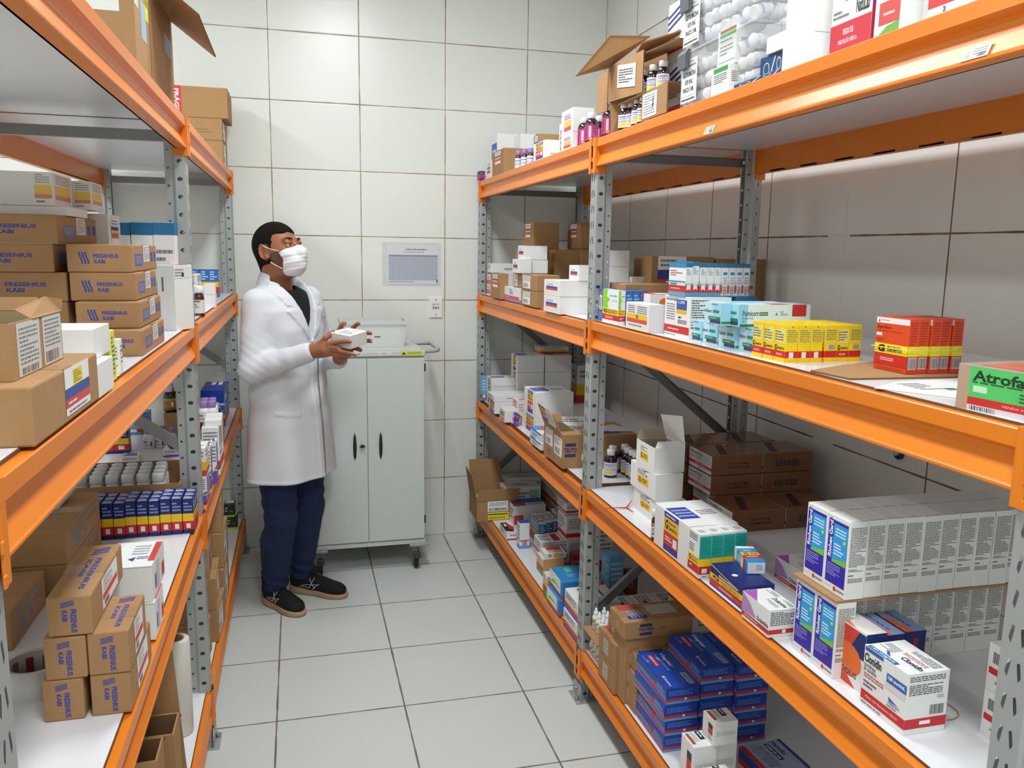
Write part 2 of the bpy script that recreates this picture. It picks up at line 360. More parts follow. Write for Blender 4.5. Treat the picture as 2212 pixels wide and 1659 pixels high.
def art(mb, els, o, U, V, n, base=0.00025, step=0.00003, rnd=None):
    """paint elements on a face: origin o, edge vectors U, V, normal n"""
    rnd = rnd or random.Random(7); o, U, V, n = Vector(o), Vector(U), Vector(V), Vector(n); k = [0]
    flip = U.cross(V).dot(n) < 0
    def P(u, v): return tuple(o+U*u+V*v+n*(base+step*k[0]))
    def poly(pts, c): 
        f = list(range(len(pts)))
        if flip: f = f[::-1]
        mb.add([P(*q) for q in pts], [f], ink(c))
    def rect(a, b, c_, d, c): poly([(a, b), (c_, b), (c_, d), (a, d)], c)
    for e in els:
        t = e[0]; k[0] += 1
        if t == 'r': rect(*e[1:6])
        elif t == 'p': poly(e[1], e[2])
        elif t == 'e':
            _, cu, cv, ru, rv, c = e[:6]; poly([(cu+ru*math.cos(a*math.pi/8), cv+rv*math.sin(a*math.pi/8)) for a in range(16)], c)
        elif t == 't':
            s, u0, v0, u1, v1, c = e[1:7]; bold = e[7] if len(e) > 7 else 0; rot = e[8] if len(e) > 8 else 0
            TV, TF = text_mesh(s, bold)
            if rot == 0: q = [(u0+a*(u1-u0), v0+b*(v1-v0)) for a, b in TV]
            elif rot == 90: q = [(u1-b*(u1-u0), v0+a*(v1-v0)) for a, b in TV]
            elif rot == -90: q = [(u0+b*(u1-u0), v1-a*(v1-v0)) for a, b in TV]
            else: q = [(u1-a*(u1-u0), v1-b*(v1-v0)) for a, b in TV]
            mb.add([P(*x) for x in q], [f[::-1] if flip else f for f in TF], ink(c))
        elif t == 'l':
            _, u0, v0, u1, v1, nl, c = e[:7]; hh = (v1-v0)/nl
            for i in range(nl):
                v = v1-(i+.75)*hh; u = u0; end = u1 if rnd.random() < .7 else u0+(u1-u0)*rnd.uniform(.4, .9)
                while u < end:
                    wd = (u1-u0)*rnd.uniform(.06, .2); rect(u, v, min(end, u+wd), v+hh*.48, c); u += wd+(u1-u0)*.025
        elif t == 'lv':     # text lines running upwards
            _, u0, v0, u1, v1, nl, c = e[:7]; hh = (u1-u0)/nl
            for i in range(nl):
                u = u0+(i+.25)*hh; v = v0; end = v1 if rnd.random() < .7 else v0+(v1-v0)*rnd.uniform(.4, .9)
                while v < end:
                    wd = (v1-v0)*rnd.uniform(.06, .2); rect(u, v, u+hh*.48, min(end, v+wd), c); v += wd+(v1-v0)*.025
        elif t in 'b bh':
            _, u0, v0, u1, v1, c = e[:6]; a = 0.0
            while a < 1:
                wd = rnd.choice((.02, .03, .05)); b = min(1, a+wd)
                if t == 'b': rect(u0+(u1-u0)*a, v0, u0+(u1-u0)*b, v1, c)
                else: rect(u0, v0+(v1-v0)*a, u1, v0+(v1-v0)*b, c)
                a = b+rnd.choice((.02, .03, .04))
        elif t == 'wave':
            _, u0, v0, u1, v1, c, rot = e[:7]
            for j in range(3):
                L_ = []; R_ = []
                for i in range(9):
                    y = i/8; x = j*.30+.14*math.sin((y-.5)*math.pi*1.15)*-1+.14; L_.append((x, y)); R_.append((x+.17, y))
                q = L_+R_[::-1]
                if rot == 0: q = [(u0+a*(u1-u0), v0+b*(v1-v0)) for a, b in q]
                else: q = [(u0+b*(u1-u0), v1-a*(v1-v0)) for a, b in q]
                poly(q, c)
def faces(w, d, h, side):
    F = {'C': ((-w/2, -d/2, 0), (w, 0, 0), (0, 0, h), (0, -1, 0)),
         'T': ((-w/2, -d/2, h), (w, 0, 0), (0, d, 0), (0, 0, 1))}
    F['A'] = ((-w/2, d/2, 0), (0, -d, 0), (0, 0, h), (-1, 0, 0)) if side == 'R' else ((w/2, -d/2, 0), (0, d, 0), (0, 0, h), (1, 0, 0))
    return F
# ---- colours
WH, BK, GY, RD, YE, BL, NV = 'ecebe8', '26262a', '77777c', 'c62a2c', 'f0c419', '2b4fae', '22317c'
OR_, GR, TL, PU, CY, LG = 'e0501f', '3c9a4e', '17a08c', '8a4fa8', '3fa3dc', '9bc924'
BLU = '34429c'
def Gband(u0, v0, u1, v1, y=YE):
    w = u1-u0; h = v1-v0
    return [('r', u0, v0, u1, v1, y), ('t', 'G', u0+.08*w, v0+.18*h, u0+.30*w, v0+.85*h, BK, 2), ('t', 'Genérico', u0+.34*w, v0+.22*h, u0+.92*w, v0+.55*h, BK, 1), ('l', u0+.34*w, v0+.62*h, u0+.9*w, v0+.82*h, 1, BK)]
def sticker(u0, v0, u1, v1, seed=0):   # white shipping label with bars and text
    w = u1-u0; h = v1-v0
    return [('r', u0, v0, u1, v1, WH), ('l', u0+.06*w, v0+.55*h, u0+.94*w, v0+.95*h, 4, GY), ('b', u0+.08*w, v0+.08*h, u0+.7*w, v0+.42*h, BK)]
def rstick(u0, v0, u1, v1, y=True):    # white / navy / yellow / red label of the small cartons
    h = v1-v0; w = u1-u0
    e = [('r', u0, v0, u1, v1, WH), ('r', u0, v0+.42*h, u1, v0+.66*h, BLU), ('r', u0, v0+.20*h, u1, v0+.42*h, 'd8433f'), ('l', u0+.1*w, v0+.72*h, u1-.1*w, v0+.95*h, 2, GY)]
    if y: e += [('r', u0, v0+.40*h, u1, v0+.52*h, YE)]
    return e
def nyr(u0, v0, u1, v1):               # navy / yellow G / red / navy printed panel
    h = v1-v0; w = u1-u0
    return [('r', u0, v0, u1, v1, BLU)]+Gband(u0, v0+.50*h, u1, v0+.86*h, 'ecb92c')+[('r', u0, v0+.16*h, u1, v0+.50*h, 'cf3a35'), ('l', u0+.1*w, v0+.26*h, u0+.6*w, v0+.40*h, 2, WH), ('r', u0+.66*w, v0+.2*h, u0+.92*w, v0+.42*h, WH), ('l', u0+.1*w, v0+.89*h, u0+.9*w, v0+.97*h, 1, WH)]
RX = 'VENDA SOB PRESCRIÇÃO MÉDICA'
S = {}
S['white'] = dict(base='white', C=[], A=[], T=[('r', .0, .49, 1, .50, 'c9c8c4')])
S['grey_lab'] = dict(base='white', C=[('r', .72, .30, .98, .62, 'e8c75a'), ('r', .72, .22, .98, .34, 'd98a82'), ('l', .74, .66, .96, .95, 4, 'a0a0a0'), ('l', .74, .08, .96, .18, 1, GY)], A=[('r', .1, .30, .9, .62, 'e8c75a'), ('r', .1, .2, .9, .34, 'd98a82'), ('l', .15, .66, .9, .95, 4, 'a0a0a0')])
S['fres'] = dict(base='card', C=[('wave', .18, .30, .34, .72, BLU, 0), ('t', 'FRESENIUS', .41, .52, .80, .66, BLU, 1.4), ('t', 'KABI', .42, .32, .59, .46, BLU, 1.4)],
    A=[('r', .13, .22, .40, .66, '3c5aa6'), ('l', .16, .3, .37, .6, 4, CARD), ('r', .74, .36, .82, .72, BLU), ('r', .87, .36, .95, .72, BLU)], parts=[('paper_label', 'A', [('r', .44, .34, .68, .99, 'd6d6d4'), ('l', .47, .4, .66, .92, 9, GY)])])
S['fres_end'] = dict(base='card', C=[('wave', .32, .74, .62, .90, BLU, 90), ('t', 'FRESENIUS', .52, .08, .66, .68, BLU, 1.4, -90), ('t', 'KABI', .34, .38, .46, .66, BLU, 1.4, -90)],
    T=[('wave', .40, .78, .80, .93, BLU, 90), ('t', 'FRESENIUS', .60, .12, .74, .70, BLU, 1.4, -90), ('t', 'KABI', .40, .36, .52, .68, BLU, 1.4, -90)],
    A=[], parts=[('paper_label', 'A', [('r', .30, .12, .80, .92, WH), ('p', [(.32, .34), (.78, .34), (.78, .50), (.32, .50)], 'd03c36'), ('l', .36, .54, .62, .88, 6, GY), ('r', .36, .16, .5, .30, '707070')])])
S['card'] = dict(base='card', C=[], A=[], T=[('r', 0, .495, 1, .505, '7c5a38')])
S['ell'] = dict(base='card', C=[], A=[('e', .3, .3, .09, .10, '4d7d9c'), ('e', .55, .32, .06, .08, '4d7d9c'), ('l', .15, .45, .9, .9, 5, '6d7d80'), ('l', .1, .1, .5, .2, 1, '6d7d80')], T=[('e', .55, .5, .33, .17, '3f7396'), ('e', .55, .5, .2, .05, '86765c'), ('r', 0, .97, 1, .98, '7c5a38')])
S['sticker_card'] = dict(base='card', C=[('l', .55, .3, .85, .55, 2, '8b6a44')], A=[], parts=[('paper_label', 'A', sticker(.12, .12, .62, .9))])
S['rs_card'] = dict(base='card', C=[], A=[], parts=[('paper_label', 'A', rstick(.25, .45, .72, .95))])
S['rs_card_c'] = dict(base='card', C=[], A=[], parts=[('paper_label', 'C', rstick(.1, .35, .55, 1.0, False))])
S['rs_white'] = dict(base='white', C=[('r', 0, .98, 1, 1, 'c4c3c0')], A=[], parts=[('paper_label', 'A', rstick(.15, .22, .85, .8, False))])
S['rs_white_y'] = dict(base='white', C=[], A=[], parts=[('paper_label', 'A', rstick(.2, .15, .8, .9))])
S['nyr'] = dict(base='white', C=[('r', .0, .99, 1, 1, 'c9c8c4')], A=nyr(.30, .06, .72, .98), T=[('r', .04, .28, .45, .74, BLU), ('l', .08, .34, .42, .68, 3, '9db0dd'), ('l', .55, .4, .9, .6, 3, GY)])
S['nyr2'] = dict(base='white', C=[('l', .2, .2, .7, .3, 1, GY)], A=nyr(.2, .05, .8, .95), T=[('r', .05, .3, .5, .7, BLU)])
S['barwhite'] = dict(base='white', C=[('b', .35, .45, .62, .62, BK)], A=[('l', .2, .5, .7, .9, 5, GY), ('r', .1, .08, .9, .22, RD)])
S['med_red'] = dict(base='white', C=[('l', .08, .45, .92, .92, 7, GY), ('r', 0, .12, 1, .30, RD), ('r', .6, .15, .72, .27, WH)], A=[('l', .08, .55, .8, .92, 5, '555560'), ('r', 0, .12, 1, .30, RD), ('l', .1, .38, .5, .5, 1, GY)], T=[('l', .1, .2, .8, .8, 5, GY), ('r', .75, .1, .95, .9, 'd8d6d2')])
S['navyyr'] = dict(base='navy', C=[('r', 0, .12, 1, .36, RD), ('r', 0, .36, 1, .58, YE), ('l', .12, .64, .88, .92, 3, '8fa3d8'), ('r', .3, .16, .7, .30, WH)], A=[('r', 0, .12, 1, .36, RD)]+Gband(0, .36, 1, .58)+[('l', .12, .64, .88, .92, 3, 'c5d0ee')], T=[('l', .1, .2, .9, .8, 3, 'c5d0ee'), ('r', .1, .1, .9, .3, 'b9c6e6')])
S['blueyr'] = dict(base='blue', C=[('r', 0, .16, 1, .38, RD), ('r', 0, .38, 1, .56, YE), ('l', .12, .62, .88, .95, 4, 'cfe3f4')], A=[('r', 0, .16, 1, .38, RD)]+Gband(0, .38, 1, .56)+[('l', .12, .62, .88, .95, 3, 'e5f0fa')], T=[('r', 0, 0, 1, 1, 'e8e8e8'), ('l', .1, .2, .9, .8, 3, BLU)])
S['skybox'] = dict(base='sky', C=[('r', 0, .0, 1, .10, '3f92c4'), ('r', 0, .1, 1, .26, RD), ('r', .2, .12, .7, .24, WH), ('l', .1, .4, .9, .9, 4, 'bfe0f4')], A=[('r', 0, .1, 1, .26, RD), ('l', .1, .4, .9, .9, 5, 'bfe0f4')], T=[('l', .1, .2, .9, .8, 4, 'bfe0f4')])
S['purplewhite'] = dict(base='white', C=[('p', [(0, 0), (1, 0), (1, .45), (0, .2)], '6a4fb0'), ('r', 0, .3, 1, .34, 'e4e03a'), ('l', .1, .5, .9, .9, 5, GY)], A=[('r', .1, .1, .3, .95, '5b47a6'), ('r', .4, .1, .6, .95, '5b47a6'), ('r', .0, .02, 1, .12, RD), ('r', .7, .2, .9, .9, '5b47a6')], T=[('p', [(.4, 0), (.9, 0), (.5, 1), (0, 1)], '5b47a6')])
S['greenblk'] = dict(base='dkgreen', C=[('r', 0, 0, 1, .16, 'a9cf2c'), ('l', .12, .4, .42, .85, 2, 'c9d2c4'), ('l', .55, .4, .85, .6, 2, '7f9a7c')], A=[('r', 0, 0, 1, .16, 'a9cf2c'), ('l', .1, .3, .9, .8, 3, '7f9a7c')], T=[('r', .1, .4, .9, .95, WH), ('r', 0, .85, .12, 1, RD), ('r', .88, .85, 1, 1, RD)])
S['cblue'] = dict(base='royal', C=[('l', .1, .4, .8, .6, 2, '8da6e6')], A=[('t', 'Cebion', .12, .62, .55, .86, 'e6ecfa', 2), ('l', .12, .32, .9, .52, 2, '9db2ec'), ('r', 0, .0, 1, .26, 'c23b4a'), ('r', .0, .26, 1, .30, '5c86e0')], T=[('r', .3, .62, .5, .95, WH), ('r', .62, .62, .8, .95, WH)])
S['brand_teal'] = dict(base='white', C=[('r', 0, .88, 1, .995, '1f6f9c'), ('l', .12, .62, .9, .76, 2, '707a80'), ('l', .12, .3, .9, .58, 5, '8a9298'), ('r', .0, .27, .03, .4, RD), ('r', .0, .18, .6, .24, '1f8fb0')], A=[('r', 0, .88, 1, 1, '1f6f9c')], T=[('r', 0, 0, 1, 1, '2a6f98')])
S['tall_white_lab'] = dict(base='white', C=[('b', .25, .60, .37, .82, BK)], A=[], T=[('p', [(0, .4), (.6, .2), (.9, .8), (.3, 1)], 'd24a4a'), ('p', [(.6, .2), (1, .1), (1, .8), (.9, .8)], '5a8fd0')], parts=[('paper_label', 'A', [('r', .02, .80, .9, .97, 'dcdcda'), ('l', .05, .82, .5, .95, 3, GY), ('r', .4, .82, .52, .88, BK)])])
S['yellowgreen'] = dict(base='lime', C=[('l', .1, .1, .8, .9, 9, '7b7a30')], A=[('l', .1, .1, .8, .9, 9, '7b7a30'), ('r', 0, .0, 1, .06, 'f2e92c')])
S['micro'] = dict(base='white', C=[('l', .1, .2, .9, .8, 6, GY)], A=[('l', .15, .3, .8, .85, 5, GY), ('t', 'otene', .1, .62, .9, .72, GY, 1)])
S['bigsticker'] = dict(base='card', C=[], A=[], T=[('r', 0, .08, .55, .10, '6f4f31')], parts=[('paper_label', 'A', [('r', .42, .12, .82, 1.0, WH), ('r', .42, .42, .82, .62, '3c549c'), ('r', .42, .26, .82, .42, 'd0504c'), ('r', .55, .62, .70, .92, 'e6d22c'), ('l', .46, .14, .76, .22, 1, GY), ('l', .56, .66, .69, .90, 5, '8a7a20'), ('l', .46, .3, .8, .38, 1, WH)])])
S['white_blue_top'] = dict(base='white', C=[('r', 0, .97, 1, 1, 'bdbcb8')], A=[('r', .35, .1, .55, .85, 'c8c8cc'), ('r', .75, .12, .95, .5, 'c9413c'), ('r', .2, .2, .3, .6, '3c5aa6')], T=[('p', [(.86, .2), (1, .2), (1, .95), (.86, .95)], 'c9413c'), ('l', .45, .45, .8, .85, 4, '9a9aa8'), ('p', [(.42, .3), (.55, .22), (.58, .38)], BLU), ('l', .6, .28, .85, .4, 2, BLU)])
S['hept'] = dict(base='hept', C=[('r', 0, .0, 1, .16, '5aa0d2'), ('r', 0, .18, 1, .34, 'c9302f'), ('r', .55, .2, .62, .32, WH), ('l', .08, .5, .8, .85, 4, '5f86d0')],
    A=[('p', [(0, 0), (1, 0), (1, .3), (.0, .45)], '74b4dc'), ('p', [(0, .12), (1, .02), (1, .22), (0, .34)], 'd0342f'), ('p', [(0, .34), (1, .22), (1, .5), (.3, .62), (0, .55)], '3f86c8'), ('e', .62, .5, .05, .2, 'd0342f'), ('l', .7, .55, .95, .8, 3, '9cc0ea')],
    T=[('r', .0, .0, 1, 1, '1f46a6'), ('p', [(.6, .1), (1, .1), (1, 1), (.7, 1)], '2f66c4'), ('t', 'Heptar', .60, .54, .76, .93, 'e8eefa', 1.5, -90), ('l', .44, .7, .52, .9, 1, '9cb4e4'), ('r', .24, .60, .38, .92, 'cf2f33'), ('t', '5.000 UI / mL', .28, .62, .34, .90, 'f0e6e8', 1, -90), ('lv', .46, .45, .56, .93, 2, '7f9ede'), ('lv', .08, .72, .18, .93, 2, '7f9ede'), ('t', 'E', .16, .27, .24, .33, 'e6cf4a', 2, -90), ('t', 'Eurofarma', .16, .06, .23, .25, 'd6def4', 1, -90), ('r', .74, .06, .90, .36, 'b9c2d6'), ('bh', .77, .08, .87, .34, '4a5068')])
S['hept_top'] = S['hept']
S['epi'] = dict(base='white', C=[('l', .1, .3, .9, .7, 1, 'cfcecb')], A=[('r', .50, .35, .86, .62, 'c83a38'), ('r', .50, .62, .86, .8, '2c2c30'), ('l', .52, .12, .84, .3, 3, GY)],
    T=[('r', .52, .42, .74, .97, '1c2326'), ('t', 'Epifin', .57, .55, .70, .92, 'e8e8e8', 1, -90), ('lv', .22, .35, .46, .95, 4, '9a9a98'), ('r', .08, .2, .18, .9, 'c83a38'), ('r', .18, .2, .22, .9, '3c9a4e')])
S['hemof'] = dict(base='white', C=[('r', 0, 0, 1, .5, 'c2302e'), ('r', 0, .5, 1, 1, '23408e')], A=[('r', 0, 0, 1, .4, 'c2302e'), ('r', 0, .4, 1, 1, '23408e')],
    T=[('r', 0, 0, 1, 1, '9ba6ba'), ('r', 0, 0, .12, 1, 'c2302e'), ('r', .92, 0, 1, 1, '1f3f9a'), ('t', 'Hemofol', .72, .50, .84, .96, '20305a', 1.5, -90), ('r', .54, .36, .66, .92, '25386e'), ('t', '5.000 UI / mL', .57, .4, .63, .88, 'e6eaf4', 1, -90), ('lv', .2, .2, .48, .9, 7, '4a5674')])
S['teuto'] = dict(base='card', C=[('r', .22, .66, .40, .82, '31376e'), ('t', 'TEUTO', .20, .42, .42, .60, '31376e', 2), ('r', .22, .18, .40, .34, '31376e'), ('r', .46, .2, .462, .85, '7c5a38'), ('l', .52, .42, .72, .6, 1, '7c5a38')], A=[('e', .55, .5, .1, .2, 'a89070')], T=[('r', .10, .15, .38, .95, '2b3f96'), ('r', .06, .7, .38, .95, 'c9473f'), ('lv', .14, .2, .34, .65, 4, '8a9ad0'), ('r', .45, .3, .85, .85, 'bfb6ae')])
S['teuto_plain'] = dict(base='card', C=[], A=[('r', .3, .2, .6, .8, 'b9aea0'), ('l', .34, .3, .56, .7, 4, '8f8476')], T=[('r', .1, .1, .6, .6, '2b3f96'), ('r', .1, .6, .6, .95, 'c9473f'), ('r', .15, .65, .35, .9, WH)])
S['riohex'] = dict(base='white', A=[('r', .06, .12, .94, .94, '3426a6'), ('p', [(.30, .40), (.93, .40), (.93, .90), (.30, .90)], '2f9fe0'), ('p', [(.30, .40), (.93, .40), (.93, .48), (.30, .43)], '7cc428'), ('t', 'Riohex Gard', .10, .45, .26, .92, 'eeeefa', 1.5, 90), ('t', '0,12%', .13, .93-.0, .22, .965, '3426a6', 1, 90), ('l', .38, .74, .85, .86, 3, 'd6f0fc'), ('e', .80, .70, .08, .035, '5ab832'), ('t', 'v', .76, .68, .85, .72, WH, 3), ('l', .36, .50, .8, .66, 4, 'e0f4fc'), ('l', .12, .22, .7, .38, 6, '9c98e0'), ('e', .52, .07, .06, .03, 'd23a30'), ('l', .6, .05, .95, .09, 1, GY), ('p', [(.04, .115), (.3, .115), (.36, .08), (.04, .08)], WH)],
    C=[('l', .08, .42, .92, .93, 24, '6c6a68'), ('l', .08, .36, .85, .40, 2, '5a5856'), ('l', .08, .30, .6, .33, 1, '5a5856'), ('l', .08, .22, .85, .28, 3, '6c6a68')], T=[('p', [(.05, .02), (.95, .02), (.9, .06), (.1, .06)], 'b8b4b0')])
S['clon'] = dict(base='white', A=[('r', 0, .10, 1, .26, RD), ('t', RX, .10, .155, .85, .205, 'f0d8d6', .5), ('t', 'Clonidin', .02, .74, .42, .89, '22242c', 1.5), ('t', 'cloridrato', .02, .66, .30, .73, '44464e', 0.5), ('t', 'de clonidina', .02, .59, .32, .66, '44464e', 0.5), ('r', .55, .66, .99, .80, '2f62a8'), ('t', '150 mcg/mL', .58, .69, .96, .77, 'f0f4fa', 1.5), ('p', [(.55, .55), (.98, .55), (.98, .65), (.5, .65)], 'd9d0dc'), ('l', .04, .48, .5, .57, 2, 'c24a48'), ('l', .04, .32, .35, .45, 2, '55575e'), ('p', [(.62, .44), (.84, .38), (.64, .38)], '2a62aa'), ('t', 'STERILE PACK', .62, .33, .88, .37, '2a62aa', .5), ('l', .6, .28, .9, .32, 1, GY), ('l', .02, .03, .7, .08, 1, GY), ('r', .03, .93, .45, .99, '2f62a8')],
    C=[('r', 0, .10, 1, .26, RD), ('r', .36, .155, .62, .215, 'eeeeec'), ('l', .05, .86, .9, .95, 3, '55575e'), ('l', .05, .64, .85, .82, 6, '55575e'), ('b', .58, .30, .92, .46, '333338'), ('l', .74, .56, .9, .62, 2, '8aa0c0')],
    T=[('p', [(0, .72), (.0, 1), (.08, 1), (.40, .0), (.3, 0)], 'e6e2ea'), ('r', .0, .3, .12, .95, '2f62a8'), ('t', '150 mcg/mL', .02, .35, .10, .9, 'f0f4fa', 1, -90), ('t', 'Clonidin', .30, .04, .46, .48, '22242c', 1.5, -90), ('lv', .5, .1, .62, .6, 3, 'c24a48'), ('lv', .66, .06, .9, .6, 5, '66686e'), ('lv', .3, .65, .6, .95, 5, '8a8c92'), ('p', [(.16, .55), (.3, .7), (.28, .75), (.15, .62)], '2a62aa')])
S['dexa'] = dict(base='navy', A=[('p', [(0, 0), (1, 0), (1, .30), (0, .36)], 'cf3a35')]+Gband(0, .36, 1, .62)+[('l', .3, .15, .7, .25, 1, 'f0d8d6'), ('p', [(0, .95), (.9, .70), (.9, .72), (0, .99)], 'e8e8f0'), ('t', 'dexametasona', .28, .66, .85, .78, 'e8e8f0', 1), ('r', 0, 0, 1, .1, '28337c')], C=[('t', 'dexametasona', .10, .72, .85, .9, 'e8ecfa', 1), ('l', .1, .3, .85, .6, 3, '9aa6d8')], T=[('e', .22, .45, .09, .05, 'e0e4ee')])
S['g_small'] = dict(base='sky', A=[('r', 0, .0, .2, 1, WH), ('r', .2, 0, .52, 1, '3f92d0'), ('r', .27, .2, .5, .85, '9cd0ee'), ('r', .52, 0, .72, 1, YE), ('r', .55, .15, .7, .8, WH), ('r', .72, 0, .86, 1, RD), ('r', .86, 0, 1, 1, '2f86c8')], C=[('r', .05, .05, .95, .95, 'dfe3ea'), ('l', .5, .3, .85, .8, 4, GY)],
    T=[('r', 0, .0, 1, .24, '2f86c8'), ('r', 0, .24, 1, .42, RD), ('r', 0, .42, 1, .60, 'f0b819'), ('t', 'G', .15, .44, .4, .58, BK, 2), ('l', .5, .46, .9, .56, 2, BK), ('r', 0, .60, 1, .86, '3f92d0'), ('l', .3, .7, .7, .76, 1, WH), ('r', 0, .86, 1, 1, WH), ('l', .2, .3, .8, .36, 1, WH)])
S['teal4'] = dict(base='white', A=[('l', .08, .80, .8, .95, 3, '55575e'), ('l', .08, .52, .5, .72, 4, GY)]+Gband(.0, .28, 1, .46, 'f2cb1e')+[('r', 0, .10, 1, .28, RD), ('l', .15, .18, .6, .24, 1, 'f0d8d6')], C=[('r', .0, .44, 1, .95, '1fa596'), ('l', .1, .5, .9, .9, 9, '17877c'), ('r', 0, .27, 1, .44, 'f2cb1e'), ('r', 0, .09, 1, .27, RD), ('r', .28, .12, .72, .22, 'e4e4e2'), ('t', 'SAC', .3, .02, .7, .06, BK, 1)], T=[('l', .2, .2, .8, .6, 4, '8a9298')])
S['dolant'] = dict(base='white', A=[('r', 0, .12, 1, .28, RD), ('p', [(0, .3), (.55, .34), (.30, .75), (0, .98)], 'b58ac2'), ('l', .1, .16, .6, .24, 1, 'f0d8d6'), ('t', 'Dolantina', .58, .34, .98, .50, '33343c', 1)], C=[('r', 0, .12, 1, .28, RD), ('r', .48, .14, .6, .26, 'f2e4e2'), ('l', .05, .42, .95, .92, 8, '55575e')], T=[('p', [(.0, .45), (.5, .98), (.0, .98)], 'a85cb8'), ('t', 'Dolantina', .55, .05, .72, .5, '33343c', 1, -90), ('lv', .3, .1, .46, .5, 3, '8a8c92'), ('lv', .75, .55, .92, .92, 3, GY), ('lv', .78, .05, .92, .4, 3, GY)])
S['exodus'] = dict(base='white', A=[('r', 0, 0, 1, .3, 'e8e4e2'), ('p', [(0, .0), (.8, 0), (.5, .16), (0, .14)], 'd8502a'), ('r', 0, .55, 1, .97, 'd8432a'), ('p', [(.5, .55), (1, .55), (1, .97), (.8, .97)], '1d2b6c'), ('e', .5, .42, .42, .28, 'e8732c'), ('t', 'EXODUS', .1, .16, .8, .26, '2a3a7c', 1)], C=[('r', 0, .0, 1, 1, '1d2f6e'), ('r', .35, .55, .62, .85, '8c2a3c'), ('l', .2, .3, .8, .45, 2, '93a0cc')], T=[('r', 0, 0, 1, 1, 'e4dfd8'), ('p', [(0, .3), (.0, 1), (.4, 1)], 'e8732c')])
S['exodus_top'] = dict(base='navy', A=[('r', 0, 0, 1, 1, '1d2f6e')], C=[('r', .38, .6, .62, .88, '8c2a3c'), ('l', .2, .3, .8, .5, 3, '93a0cc')], T=[('r', 0, 0, 1, 1, '8ea0c6'), ('p', [(0, .0), (.4, 0), (.2, .7), (0, .6)], 'e0662c'), ('t', 'EXODUS', .45, .2, .62, .9, '3a2a6c', 1, -90)])
S['redbars'] = dict(base='white', A=[('b', .30, .60, .95, .84, BK), ('r', .12, .36, .92, .50, 'cc2b28'), ('t', 'x4', .5, .18, .8, .28, GY, 1)], C=[])
S['distr'] = dict(base='film', A=[('r', .0, .04, 1, .97, 'cfccca'), ('r', 0, .22, 1, .38, RD), ('t', 'Diazefarma', .06, .74, .62, .90, '33343c', 1), ('l', .06, .5, .6, .7, 4, '66686e'), ('r', .66, .46, .94, .9, 'b8b6b6'), ('l', .3, .27, .7, .33, 1, 'f0d0ce')], C=[('t', 'CONTÉM', .34, .52, .72, .66, '3a2a20', 1), ('t', '100 AMPOLAS', .32, .32, .74, .46, '3a2a20', 1)], T=[('p', [(.2, .1), (.34, .1), (.6, .9), (.46, .9)], '3c2c22')])
S['distr_bar'] = dict(base='film', A=[('r', .0, .04, 1, .97, 'cfccca'), ('r', 0, .22, 1, .38, RD)], C=[('r', .22, .28, .78, .66, '7c6350'), ('b', .24, .30, .76, .64, '241a16')], T=[('p', [(.2, .1), (.34, .1), (.6, .9), (.46, .9)], '3c2c22')])
S['gcorner'] = dict(base='white', A=[('r', .30, .30, .72, .62, 'f2c21a'), ('t', 'G', .34, .36, .44, .56, BK, 2), ('l', .47, .38, .68, .56, 2, BK), ('l', .30, .66, .6, .86, 3, GY), ('p', [(.40, .93), (.6, .90), (.78, .95), (.6, .86)], BK), ('r', .62, .68, .68, .74, BK)], C=[('r', 0, .985, 1, 1, 'c6c5c0')], T=[])
S['carved'] = dict(base='lime2', A=[('p', [(0, .42), (0, 1), (.30, 1), (.25, .8), (.45, .72), (.3, .6), (.38, .42)], '8ed01e'), ('p', [(.45, .42), (.40, .62), (.50, .72), (.3, .82), (.36, 1), (1, 1), (1, .42)], 'e4eef0'), ('t', 'carvedilol', .42, .80, .9, .87, '5a6a74', 1), ('t', '6,25 mg', .6, .66, .9, .71, '5a6a74', 1)]+Gband(0, .26, 1, .44, 'f4d01a')+[('r', 0, .10, 1, .26, 'c62426'), ('l', .2, .14, .8, .22, 2, 'f0d8d6'), ('r', 0, 0, 1, .10, 'eaeaea')], T=[('r', 0, 0, 1, 1, 'dfe6ea')])
S['carved']['C'] = S['carved']['A']
S['blue_back'] = dict(base='blue', A=[('r', .15, .35, .85, .8, 'eeeeee'), ('b', .25, .4, .75, .75, BK), ('l', .1, .05, .9, .3, 4, '86b4e0'), ('r', .1, .82, .9, .9, 'cf4a48')], C=[('l', .1, .1, .9, .92, 8, '8fbce4')], T=[('r', 0, 0, 1, 1, '3b7cc0')])
S['white_y'] = dict(base='white', A=[('l', .1, .62, .4, .92, 4, GY), ('l', .5, .62, .9, .92, 4, GY), ('r', .06, .42, .92, .60, YE), ('r', .06, .28, .92, .42, 'd6504a'), ('t', 'G', .45, .44, .55, .58, BK, 2), ('l', .15, .14, .7, .22, 1, GY)], C=[('r', 0, 0, 1, 1, 'dcdbe0')], T=[])
S['noodrip'] = dict(base='white', A=[('t', 'Nootropil', .06, .86, .5, .95, '2c3440', 1), ('l', .08, .4, .42, .82, 7, '8a8c92'), ('r', .48, .62, .88, .92, '3a56a4'), ('r', .48, .58, .88, .68, 'e4b52c'), ('t', '1,5%', .55, .82, .8, .89, 'e6ecfa', 1), ('p', [(.56, .52), (.72, .50), (.58, .46)], '20365e'), ('l', .55, .34, .9, .44, 3, BK), ('r', 0, .10, 1, .28, RD), ('l', .15, .16, .6, .22, 1, 'f0d8d6'), ('l', .0, .03, .7, .07, 1, GY)], C=[('l', .04, .5, .45, .95, 8, '4a4c54'), ('l', .04, .25, .4, .45, 3, '4a4c54')], T=[])
